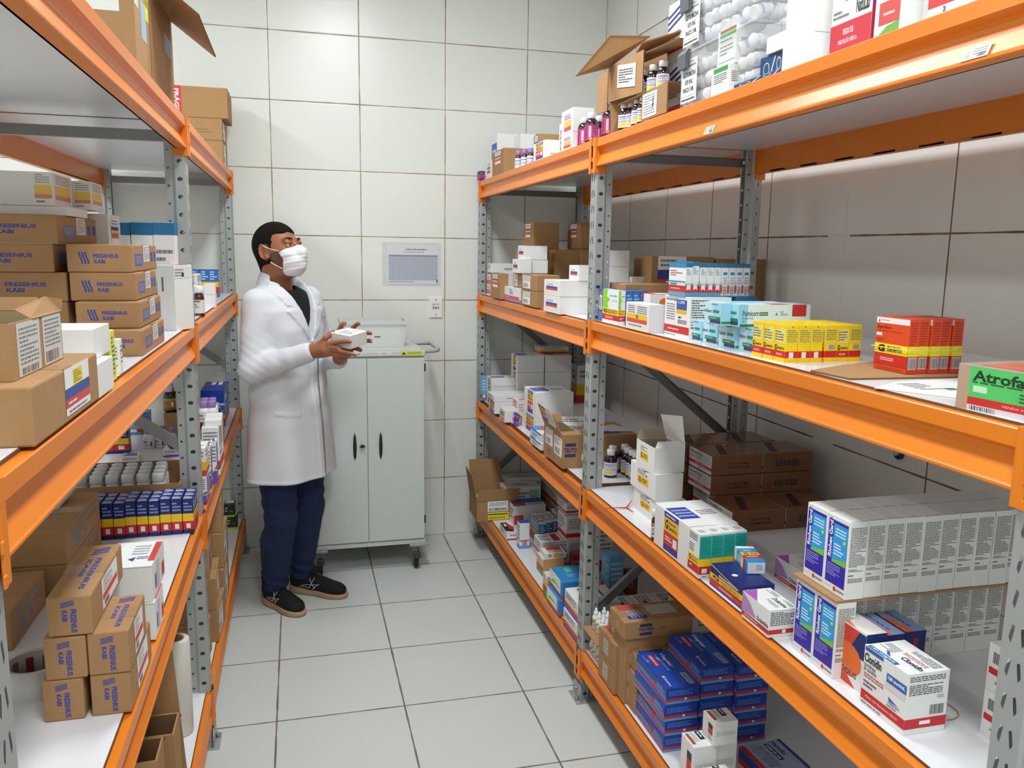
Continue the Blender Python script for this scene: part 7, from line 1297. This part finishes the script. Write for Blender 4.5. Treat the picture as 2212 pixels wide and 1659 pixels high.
# left hand behind and under the box
body.cone((-1.488, 3.475, 1.135), (-1.478, 3.44, 1.155), .026, .030, .02); body.ell((-1.462, 3.428, 1.20), (.040, .016, .045), [(.95, -.3, 0), (.3, .95, 0), (0, 0, 1)], .02)
body.cone((-1.478, 3.41, 1.150), (-1.455, 3.372, 1.168), .020, .015, .015)
finger([(-1.440, 3.418, 1.236), (-1.400, 3.400, 1.245), (-1.376, 3.376, 1.249), (-1.369, 3.352, 1.249)], .0100, .0078)
finger([(-1.438, 3.416, 1.212), (-1.396, 3.398, 1.214), (-1.372, 3.374, 1.217), (-1.366, 3.350, 1.217)], .0100, .0078)
finger([(-1.440, 3.410, 1.185), (-1.415, 3.385, 1.182), (-1.410, 3.362, 1.180), (-1.415, 3.345, 1.182)], .0095, .0072)
finger([(-1.450, 3.425, 1.240), (-1.432, 3.425, 1.268), (-1.418, 3.413, 1.282), (-1.412, 3.400, 1.285)], .0100, .0075)
finger([(-1.490, 3.425, 1.215), (-1.490, 3.415, 1.255), (-1.480, 3.400, 1.280), (-1.470, 3.392, 1.287)], .0120, .0090)
body.obj('body', M_skin, man, relax=1)
M_nail = mat('nail', 'c09078', .35)
for k, (p, d) in enumerate((((-1.4555, 3.2505, 1.2295), (.8, -.6, 0)), ((-1.4375, 3.2505, 1.178), (.85, -.45, -.2)))):
    mb = MB(); b = bmesh.new(); bmesh.ops.create_uvsphere(b, u_segments=10, v_segments=6, radius=1)
    Dx = Vector(d).normalized(); Dz = Vector((0, 0, 1)); Dy = Dx.cross(Dz).normalized(); Dz = Dy.cross(Dx)*-1
    Mx = Matrix(((Dx.x*.006, Dy.x*.0018, Dz.x*.0048, p[0]-CX), (Dx.y*.006, Dy.y*.0018, Dz.y*.0048, p[1]-CY), (Dx.z*.006, Dy.z*.0018, Dz.z*.0048, p[2]), (0, 0, 0, 1)))
    mb.bm(b, M_nail, True, Mx); mb.obj('fingernail', man)
# hair, beard, brows, eyes
def region(Fd, fn): 
    g = np.meshgrid(*Fd.a, indexing='ij'); x, y, z = [q-c for q, c in zip(g, HC)]
    r = x*hR[0]+y*hR[1]+z*hR[2]; f = x*hF[0]+y*hF[1]+z*hF[2]; u = x*hU[0]+y*hU[1]+z*hU[2]
    Fd.F = np.maximum(Fd.F, fn(r, f, u).astype(np.float32))
hx = [(HC[0]-.16, HC[0]+.16), (HC[1]-.16, HC[1]+.16), (HC[2]-.16, HC[2]+.15)]
def hfield(h=.0028): return Field(*[ar(a, b, h) for a, b in hx])
H = hfield(); head_shape(H, .0065, False); H.cone(hd(0, -.028, -.055), bf(.006, -.032, 1.40), .060, .066, .03)
def hair_reg(r, f, u):
    line = .066-.12*(.086-f)+.0025*np.sin(r*140)
    front = line-u                       # negative above the hair line
    back = np.maximum(f-(.030-.25*np.clip(.04-u, 0, .05)+.0025*np.sin(u*260)-.30*np.clip(-u-.012, 0, .1)), -.082-u+.6*np.clip(np.abs(r)-.02, 0, .1))
    ear = .030-np.sqrt((f+.010)**2+((u-.000)*.8)**2); ear = np.where(np.abs(r) > .05, ear, -1)
    return np.maximum(np.minimum(front*.7, back), np.where(u < .028, ear, -1))
region(H, hair_reg); H.obj('hair', M_hair, man)
Bd = hfield(); head_shape(Bd, .0022, False)
region(Bd, lambda r, f, u: np.maximum.reduce([u+.010-.0*f, -.135-u, .012-f+.25*(u+.02), f-.075, .030-np.abs(r), (-u-.085)-.4*f, .10-u-f*1.3-.125+.004*np.sin(f*300)]))
Bd.obj('beard', M_beard, man)
for s_ in (-1, 1):
    b = Field(ar(*[q for q in hx[0]], .0022), ar(*hx[1], .0022), ar(HC[2]-.02, HC[2]+.09, .0022))
    pts = [hd(s_*.015, .0962, .031), hd(s_*.027, .0945, .035), hd(s_*.040, .0875, .0355), hd(s_*.052, .0765, .030)]
    for i in range(3): b.cone(pts[i], pts[i+1], (.0026, .0034, .0028, .0016)[i], (.0034, .0028, .0016)[i], .0015)
    b.obj('eyebrow', M_hair, man)
    eye = MB(); bm = bmesh.new(); bmesh.ops.create_uvsphere(bm, u_segments=20, v_segments=12, radius=.0118); c = hd(s_*.033, .0800, .010)
    eye.bm(bm, mat('eye_white', 'a89e96', .25), True, Matrix.Translation(tuple(c-np.array([CX, CY, 0]))))
    dr = Vector(hF*.97-hR*.22+hU*.02).normalized(); cc = Vector(tuple(c-np.array([CX, CY, 0])))
    q = dr.to_track_quat('Z', 'Y').to_matrix().to_4x4()
    eye.lathe([(.0066, .0099), (.004, .0114), (0, .0121)], mat('brown_iris', '24140e', .15), 16, M=Matrix.Translation(cc) @ q)
    eye.obj('eye', man)
# mask
K = hfield(.0026); head_shape(K, .004, True); K.ell(hd(0, .070, -.055), (.050, .058, .060), HAX, .02); K.cone(hd(0, .100, .0), hd(0, .122, -.030), .012, .017, .02)
def mask_reg(r, f, u):
    side = (.052+.010*np.cos((u+.045)*55))-f
    top = u-(.003-.020*np.clip((.110-f)/.06, 0, 1)); bot = -.122-u+.30*(.08-f)
    pl = .0016*np.sin(u*420)*np.clip((f-.05)*30, 0, 1)
    return np.maximum.reduce([side, top, bot])+0*pl
g = np.meshgrid(*K.a, indexing='ij'); uu = sum((q-c)*a for q, c, a in zip(g, HC, hU)); rr__ = sum((q-c)*a for q, c, a in zip(g, HC, hR)); K.F += (.0011*np.sin(uu*170+np.abs(rr__)*40+1.2)+.0005*np.sin(uu*420)).astype(np.float32)
region(K, mask_reg); K.obj('face_mask', M_mask, man, relax=1)
for s_ in (1, -1):
    ctl = [hd(s_*.060, .056, -.012), hd(s_*.074, .030, .000), hd(s_*.083, .004, .016), hd(s_*.078, -.016, .026), hd(s_*.070, -.032, .004), hd(s_*.070, -.028, -.024), hd(s_*.073, -.006, -.036), hd(s_*.068, .022, -.060), hd(s_*.056, .050, -.082)]
    lp = MB().tube([tuple(c-np.array([CX, CY, 0])) for c in ctl], .0016, M_mask, 6); lp.obj('ear_loop', man)
# shirt
Sx = (ar(-1.90, -1.48, .005), ar(3.40, 3.80, .005), ar(1.0, 1.46, .005))
T = Field(*Sx); T.ell(bf(0, 0, 1.26), (.178, .112, .19), [eR, eF, eU], .03); T.cone(bf(.006, -.02, 1.36), bf(.006, -.022, 1.405), .085, .075, .03)
T.cone(bf(.004, -.026, 1.425), hd(0, -.02, -.03), .066, .064, 0, 'd'); g = np.meshgrid(*T.a, indexing='ij'); rr_2, ff_2 = RF(g[0], g[1]); T.F = np.maximum(T.F, (g[2]-1.425+.35*np.clip(ff_2, -.02, .2)).astype(np.float32))
T.obj('shirt', M_black, man)
# ---- coat
Cx = (ar(-1.98, -1.40, .0045), ar(3.26, 3.92, .0045), ar(.57, 1.52, .0045))
Ct = Field(*Cx); lv = [.57, .70, .85, .95, 1.05, 1.15, 1.25, 1.33, 1.39, 1.43, 1.52]
Aa = [.214, .207, .194, .184, .174, .172, .180, .186, .158, .100, .06]; Bb = [.158, .152, .145, .135, .128, .128, .132, .125, .105, .085, .06]; Cf = [.012, .012, .012, .01, .01, .01, .008, 0, -.01, -.018, -.02]
def torso(x, y, z, gr=0.0):
    r, f = RF(x, y); a = np.interp(z, lv, Aa)+gr; b = np.interp(z, lv, Bb)+gr; c = np.interp(z, lv, Cf)
    n = (np.abs(r/a)**2.3+np.abs((f-c)/b)**2.3)**(1/2.3); th = np.arctan2(f-c, r)
    fold = (.0050*np.sin(th*7+z*4)*np.clip((1.0-z)*2.6, 0, 1)+.0042*np.sin(z*42+r*26)*np.exp(-((z-1.0)/.12)**2)+.003*np.sin(z*30-r*40)*np.exp(-((z-1.2)/.1)**2))
    return (n-1)*np.minimum(a, b)*.95-fold
Ct.op(torso, [-1.98, 3.26, .60], [-1.40, 3.92, 1.50])
for s_, el, wr in ((1, (-1.838, 3.450, 1.095), (-1.618, 3.371, 1.172)), (-1, (-1.547, 3.772, 1.10), (-1.494, 3.505, 1.125))):
    sh = bf(s_*.160, -.005, 1.362); Ct.cone(sh, el, .060, .053, .035); Ct.cone(el, wr, .053, .041, .02)
g = np.meshgrid(*Ct.a, indexing='ij'); x, y, z = g; r, f = RF(x, y)
# sleeve wrinkles
for el, a0 in (((-1.838, 3.450, 1.095), 1),):
    d2 = (x-el[0])**2+(y-el[1])**2+(z-el[2])**2; Ct.F += (.0026*np.abs(np.sin((x-el[0])*60+(z-el[2])*85+.8))*np.exp(-d2/.014)+.0012*np.sin(z*48-x*34+1)*np.exp(-((y-el[1])**2/.010+(z-el[2]-.15)**2/.012))+.0018*np.sin(x*80+z*40)*np.exp(-((x-el[0]-.12)**2/.004+(z-el[2]-.02)**2/.01))).astype(np.float32)
# cuff cut
wv = np.array([.9, -.33, .30]); wv /= np.linalg.norm(wv); cut = (x+1.600)*wv[0]+(y-3.365)*wv[1]+(z-1.178)*wv[2]
Ct.F = np.where((y < 3.42) & (z > 1.05) & (z < 1.28) & (x > -1.66), np.maximum(Ct.F, cut), Ct.F).astype(np.float32)
# lapels raised, seam line, hem
vb = 1.205; edge = np.clip((z-vb)*.34, 0, .080)
lw = np.where(z < 1.335, .012+.060*(z-vb)/.13*1.0, .052+.10*(z-1.335)); ra = np.abs(r)
lap = (ra > edge-.002) & (ra < edge+lw) & (z > vb-.01) & (z < 1.445) & (f > 0)
notch = (np.abs(z-1.338-.25*(ra-.06)) < .0045) & (ra > edge+.030)
Ct.F -= np.where(lap & ~notch, .0060, 0).astype(np.float32)
Ct.F -= np.where((f > 0) & (z < vb) & (r < .004) & (r > -.030), .0035, 0).astype(np.float32)      # overlapping front panel
Ct.F -= np.where(z < .628, .0018, 0).astype(np.float32)
pk = (f > -.02) & (r > .085) & (r < .170) & (np.abs(z-.905-.12*(r-.12)) < .010); Ct.F -= np.where(pk, .0035, 0).astype(np.float32)
# open V, open neck, hollow inside at neck and hem
Ct.F = np.where((f > -.01) & (ra < edge-.002) & (z > vb), np.maximum(Ct.F, .004), Ct.F)
Ct.cone(bf(.004, -.030, 1.34), bf(.02, -.010, 1.56), .070, .078, .0, 'd')
inner = (np.sqrt((r/.19)**2+((f-.01)/.13)**2)-1)*.13; Ct.F = np.maximum(Ct.F, -np.maximum(inner, z-.66)).astype(np.float32)
Ct.F = np.maximum(Ct.F, np.maximum(.612-z, z-1.47)).astype(np.float32)
# collar standing round the neck
rc = np.sqrt((r-.006)**2*1.0+(f+.026)**2); Rz = .074+.30*np.clip(1.470-z, -.1, .1)
col = np.maximum.reduce([np.abs(rc-Rz)-.0055, z-(1.485-.62*np.clip(f+.02, 0, .2)-.10*np.clip(-f-.05, 0, .1)), (1.415-.25*np.clip(f, 0, .2))-z, f-.075])
Ct.F = np.minimum(Ct.F, col).astype(np.float32)
ve = np.where(z < 1.37, np.clip((z-vb)*.34, 0, .1), .0561+np.clip(z-1.37, 0, .1)*.35)
Ct.F = np.where((f > -.005) & (z > vb) & (ra < ve), np.maximum(Ct.F, .004), Ct.F).astype(np.float32)
Ct.obj('lab_coat', M_coat, man, relax=2)
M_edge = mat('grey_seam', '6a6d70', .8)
sm = MB(); P = []
for zz in np.linspace(vb-.005, .615, 26):
    b = np.interp(zz, lv, Bb)+.003+.004; c = np.interp(zz, lv, Cf); q = bf(.004, 0, 0); fold = .004*math.sin(zz*9)
    p = bf(-.030+.0, 0, zz)+eF*(c+b*(1-(.030/np.interp(zz, lv, Aa))**2.3)**(1/2.3)+.0012); P.append(tuple(p-np.array([CX, CY, 0])))
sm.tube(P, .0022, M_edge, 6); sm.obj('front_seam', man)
em = MB(); o_ = bf(-.095, .0, 1.272)
q0 = bf(-.072, .136, 1.282)-np.array([CX, CY, 0]); art(em, [('t', 'Farmácia', 0, .5, 1, 1, '55604e', .5), ('l', .3, .0, .8, .35, 2, '6a7466')], q0, tuple(-eR*.050-eF*.022), (0, 0, .018), tuple(eF*.9-eR*.4)); em.obj('embroidery', man)
# ---- jeans and shoes
J = Field(ar(-1.94, -1.54, .0045), ar(3.40, 3.88, .0045), ar(.06, .72, .0045))
for s_, an in ((1, (-1.778, 3.640, .085)), (-1, (-1.668, 3.762, .085))):
    kn = bf(s_*.092, .026, .44); J.cone(bf(s_*.088, 0, .80), kn, .094, .068, .02); J.cone(kn, an, .068, .051, .012); J.cone(bf(s_*.092, -.018, .33), (an[0]-.01, an[1]+.01, .16), .058, .046, .03)
g = np.meshgrid(*J.a, indexing='ij'); x, y, z = g
J.F += (.0042*np.sin(z*105+x*40+np.sin(y*60))*(np.exp(-((z-.13)/.06)**2)+.7*np.exp(-((z-.50)/.05)**2)+.12)).astype(np.float32)
J.F = np.maximum(J.F, np.maximum(.078-z, z-.70)).astype(np.float32); J.obj('jeans', M_jean, man)
for s_, heel, toe in ((1, (-1.822, 3.690), (-1.672, 3.497)), (-1, (-1.712, 3.795), (-1.470, 3.650))):
    h = np.array([*heel, 0.]); t = np.array([*toe, 0.]); L_ = np.linalg.norm(t-h); d = (t-h)/L_; n = np.array([-d[1], d[0], 0.]); sc = L_/.29
    def sp(a, b, c): return h+d*a*sc+n*b+np.array([0, 0, c])
    lo = np.minimum(h, t)-.07; hi = np.maximum(h, t)+.07
    Z = Field(ar(lo[0], hi[0], .0035), ar(lo[1], hi[1], .0035), ar(.012, .16, .0035)); AX = [d, n, eU]
    Z.ell(sp(.055, 0, .055), (.060, .038, .050), AX); Z.ell(sp(.13, 0, .046), (.09, .042, .042), AX, .02); Z.ell(sp(.215, 0, .034), (.072, .046, .034), AX, .02)
    Z.cone(sp(.050, 0, .085), sp(.052, 0, .125), .042, .046, .02); Z.cone(sp(.052, 0, .11), sp(.054, 0, .17), .037, .037, 0, 'd'); Z.cone(sp(.10, 0, .095), sp(.125, 0, .112), .026, .022, .012)
    shoe = Z.obj('shoe', M_black, man)
    So = Field(ar(lo[0], hi[0], .0035), ar(lo[1], hi[1], .0035), ar(-.006, .05, .0035))
    So.ell(sp(.06, 0, .014), (.068, .041, .05), AX); So.ell(sp(.15, 0, .014), (.11, .040, .05), AX, .02); So.ell(sp(.222, 0, .014), (.075, .049, .05), AX, .02)
    g = np.meshgrid(*So.a, indexing='ij'); al = (g[0]-h[0])*d[0]+(g[1]-h[1])*d[1]
    So.F = np.maximum(So.F, np.maximum(-g[2]+.001, g[2]-(.034-.030*np.clip(al/.29-.45, 0, .5)))).astype(np.float32)
    so = So.obj('sole', mat('rubber_sole', 'cfc3b2' if s_ < 0 else 'b08f70', .6), None); so.parent = shoe; so.matrix_parent_inverse = Matrix.Identity(4)
    so.location = -Vector((CX, CY, 0)); stripes = MB(); W_ = mat('silver_stripe', 'b4b4b0', .5)
    for sd in (-1, 1):
        for a0, a1, c0, c1 in ((.115, .150, .082, .040), (.140, .120, .085, .038), (.085, .17, .052, .060), (.07, .12, .045, .042), (.17, .135, .064, .036)):
            pts = []
            for t_ in np.linspace(0, 1, 7):
                a = a0+(a1-a0)*t_; c = c0+(c1-c0)*t_
                lw_ = .040*math.sqrt(max(.02, 1-((c-.046)/.047)**2))+.0025; pts.append(tuple(sp(a, sd*lw_, c)-np.array([CX, CY, 0])))
            stripes.tube(pts, .0016, W_, 5)
    for k in range(5):
        a = .105+.017*k; c = .104-.009*k; stripes.tube([tuple(sp(a, q, c+.004-abs(q)*.35)-np.array([CX, CY, 0])) for q in np.linspace(-.020, .020, 5)], .0022, mat('dark_lace', '1c1e24', .8), 5)
    st = stripes.obj('stripes', shoe); 
# box in the hands
Mh = Matrix.Translation((-1.458, 3.340, 1.232)) @ Matrix.Rotation(R(45), 4, 'Z') @ Matrix.Rotation(R(-7), 4, 'Y') @ Matrix.Rotation(R(5), 4, 'X')
me, _p = box_meshes('held', .102, .104, .054, 'R'); hb_ = bpy.data.objects.new('medicine_box', me); COL.objects.link(hb_); hb_.matrix_world = Mh @ Matrix.Translation((0, 0, -.027))
tag(hb_, 'small white box with grey print on its lid, held in both hands by the person', 'box')
# ---------------------------------------------------------------- cart, tub on it, wall things
M_grey = mat('grey_enamel', 'ccd1ce', .4, noise=.02, nscale=30); M_gtop = mat('grey_top', 'cbcdca', .35); M_rub = mat('black_rubber', '1d1e20', .6)
t = empty('medicine_cart', (-1.340, 4.15, 0), label='grey two-door medicine cart on castors against the back wall behind the person', cat='cart')
X0, X1, Y0, Y1 = -.278, .278, -.215, .21
MB().bbox(X0, X1, Y0+.012, Y1, .150, 1.075, M_grey, r=.004).obj('cabinet_body', t)
MB().bbox(X0-.004, X1+.004, Y0, Y1+.005, 1.078, 1.104, M_gtop, r=.004).bbox(X0+.012, X1-.012, Y0+.012, Y1-.01, 1.104, 1.108, M_gtop, r=.002).obj('top_tray', t)
MB().bbox(X0-.004, X1+.004, Y0+.002, Y1, .128, .150, M_grey, r=.003).obj('base_frame', t)
for s_ in (-1, 1):
    a, b = (X0+.002, -.0015) if s_ < 0 else (.0015, X1-.002)
    d = MB().bbox(a, b, Y0-.004, Y0+.014, .156, 1.068, M_grey, r=.002).obj('door', t)
    hx_ = s_*.062
    hm_ = MB()
    v = []; prof = [(.0012, -.066), (.0065, -.045), (.0085, 0), (.0065, .045), (.0012, .066)]
    pts = [(hx_, Y0-.006-.008*math.cos(z_/.066*math.pi/2), .643+z_) for _, z_ in prof]; hm_.tube(pts, [p[0] for p in prof], M_rub, 12); hm_.obj('handle', d)
    if s_ < 0:
        k = MB().lathe([(.008, 0), (.008, .008), (.006, .012)], M_rub, 16, M=Matrix.Translation((-.026, Y0-.004, .644)) @ Matrix.Rotation(math.pi/2, 4, 'X')); k.bbox(-.040, -.012, Y0-.020, Y0-.012, .640, .648, M_rub, r=.003); k.obj('lock', d)
for z_ in (.25, 1.02): MB().bbox(X1+.001, X1+.007, Y0+.01, Y0+.018, z_-.02, z_+.02, M_rub, r=.001).obj('hinge', t)
hn = MB(); R0 = .011; xs = X1+.0
hn.tube([(xs-.02, Y0+.03, 1.098), (xs+.05, Y0+.03, 1.100), (xs+.072, Y0+.045, 1.102), (xs+.078, Y0+.07, 1.104), (xs+.078, Y1-.16, 1.108), (xs+.072, Y1-.13, 1.108), (xs+.05, Y1-.115, 1.108), (xs-.02, Y1-.115, 1.106)], R0, mat('grey_tube', 'aeb2ae', .35), 14); hn.obj('push_handle', t)
e = MB(); art(e, [('r', .79, .18, .985, .92, 'd9df3a'), ('p', [(.80, .3), (.84, .3), (.82, .8)], BK), ('l', .85, .3, .97, .85, 3, '6a6c20'), ('r', .32, .2, .46, .75, 'dfe0de'), ('t', '035', .40, .3, .45, .65, BK, 1), ('l', .33, .35, .385, .6, 2, BK), ('r', .60, .25, .71, .8, 'dfe0de'), ('l', .62, .4, .69, .65, 1, GY)], (X0, Y0, 1.079), (X1-X0, 0, 0), (0, 0, .025), (0, -1, 0)); e.obj('asset_label', t)
for sx in (-1, 1):
    for y_ in (Y0+.0, Y1-.045):
        x_ = sx*.235; c = MB()
        c.lathe([(.019, 0), (.021, .004), (.021, .02)], M_galv, 16, cx=x_, cy=y_+.02, M=Matrix.Translation((0, 0, .106)))
        for o_ in (-.014, .012): c.bbox(x_+o_, x_+o_+.003, y_-.006, y_+.040, .045, .108, M_galv, r=.001)
        cc_ = c.obj('castor', t)
        w_ = MB().lathe([(.0, -.010), (.030, -.010), (.040, -.008), (.041, 0), (.040, .008), (.030, .010), (0, .010)], M_rub, 24, M=Matrix.Translation((x_, y_+.012, .0425)) @ Matrix.Rotation(math.pi/2, 4, 'Y')); w_.obj('wheel', cc_)
        bk_ = MB().bbox(x_-.018, x_+.018, y_-.032, y_-.004, .060, .092, mat('dark_brake', '3a3d40', .5), r=.004); bk_.obj('brake', cc_)
        bp_ = MB().bbox(x_-.045 if sx < 0 else x_-.035, x_+.035 if sx < 0 else x_+.062, y_-.02, y_+.04, .118, .134, mat('grey_bumper', '9da19e', .5), r=.008); bp_.obj('bumper', t)
M_milk = mat('translucent_plastic', 'e2e5e3', .3, alpha=.72)
t = empty('storage_tub', (-1.29, 4.17, 1.1085), label='low translucent plastic tub with a clear rim on top of the grey cart', cat='tub')
mb = MB(); a, b, h = (.145, .095), (.158, .108), .118
mb.add([(-a[0], -a[1], 0), (a[0], -a[1], 0), (a[0], a[1], 0), (-a[0], a[1], 0), (-b[0], -b[1], h), (b[0], -b[1], h), (b[0], b[1], h), (-b[0], b[1], h)], [(3, 2, 1, 0), (0, 1, 5, 4), (1, 2, 6, 5), (2, 3, 7, 6), (3, 0, 4, 7)], M_milk); mb.obj('tub_body', t)
rm = MB()
for (x0_, x1_, y0_, y1_) in ((-b[0]-.008, b[0]+.008, -b[1]-.008, -b[1]), (-b[0]-.008, b[0]+.008, b[1], b[1]+.008), (-b[0]-.008, -b[0], -b[1], b[1]), (b[0], b[0]+.008, -b[1], b[1])): rm.box(x0_, x1_, y0_, y1_, h-.006, h+.012, M_milk)
rm.obj('rim', t)
MB().bbox(.0, .030, -a[1]-.006, -a[1]-.0045, .050, .0535, M_dark, r=.0005, M=Matrix.Translation((0, -.003, 0))).obj('mark', t)
# notice in a clear sleeve
t = empty('wall_notice', (-1.05, YB, 1.51), label='printed table sheet in a clear sleeve taped to the back wall above the cart', cat='notice')
MB().box(-.165, .145, -.0012, -.0004, -.115, .115, mat('clear_sleeve', 'eceeed', .08, alpha=.35)).obj('sleeve', t)
n = MB().box(-.140, .142, -.0022, -.0014, -.105, .103, mat('notice_paper', 'd5d6de', .3))
els = [('l', .35, .86, .75, .90, 1, BK), ('l', .3, .80, .7, .83, 1, GY), ('r', .03, .10, .96, .74, 'b4b8c6'), ('r', .03, .70, .96, .74, '8a8e9c')]
for k in range(14): els.append(('r', .03, .12+.042*k, .96, .124+.042*k, '9498a8'))
for k in range(17): els.append(('r', .05+.054*k, .10, .053+.054*k, .74, '8a8e9e'))
els += [('r', .03, .06, .5, .075, 'a0a0a8'), ('r', .93, .04, .955, .12, '5a5a60')]
art(n, els, (-.140, -.0022, -.105), (.282, 0, 0), (0, 0, .208), (0, -1, 0)); n.obj('paper', t)
# outlet
t = empty('wall_outlet', (-.931, YB, 1.282), label='white wall socket plate marked 127 V on the back wall right of the cart', cat='socket')
MB().bbox(-.036, .036, -.009, 0, -.056, .056, mat('socket_plastic', 'e9e9e8', .3), r=.006).obj('plate', t)
p = MB(); art(p, [('t', '127 V', .25, .60, .75, .68, BK, 1), ('r', .22, .40, .78, .56, 'c9c9c4'), ('e', .33, .48, .05, .035, '5a4a3a'), ('e', .5, .465, .05, .035, '3a2a20'), ('e', .67, .48, .05, .035, '5a4a3a'), ('e', .5, .86, .05, .03, '55575a'), ('e', .5, .14, .05, .03, '55575a')], (-.036, -.009, -.056), (.072, 0, 0), (0, 0, .112), (0, -1, 0)); p.obj('socket_face', t)
# blue ring fitting on the right wall
t = empty('wall_fitting', (0, 1.925, 1.034), label='small blue ring fitting with a pale centre on the right wall above the tall boxes', cat='fitting')
Mw = Matrix.Rotation(-math.pi/2, 4, 'Y')
MB().lathe([(.014, .0), (.016, .0), (.017, .008), (.014, .012), (.0085, .012), (.0085, .0)], mat('blue_ring', '1f2f66', .3), 24, M=Mw).obj('ring', t)
MB().lathe([(.0085, 0), (.0085, .018), (.005, .022), (0, .022)], mat('pale_metal', 'b9b4a4', .4), 16, M=Mw @ Matrix.Translation((.004, .0, 0))).obj('plug', t)
# small labels stuck on the right top beam
for x_, y_, z_, w_, lab in ((-.7125, 1.815, 1.874, .045, 'small white asset sticker on the top right beam near its middle'), (-.7125, 1.025, 1.876, .05, 'larger white asset sticker on the top right beam near the camera')):
    s = MB(); panel(s, [(0, w_/2, -.009), (0, -w_/2, -.009), (.0075, -w_/2, .009), (.0075, w_/2, .009)], .0006, ink('d4d4d0')); art(s, [('e', .18, .5, .08, .3, 'a09a80'), ('l', .4, .3, .9, .9, 3, '8a8a8a'), ('b', .6, .1, .9, .4, BK)], (-.0005, w_/2, -.009), (0, -w_, 0), (.0075, 0, .018), (-1, 0, .4)); s.obj('asset_sticker', loc=(x_+.001, y_, z_), label=lab, cat='sticker')
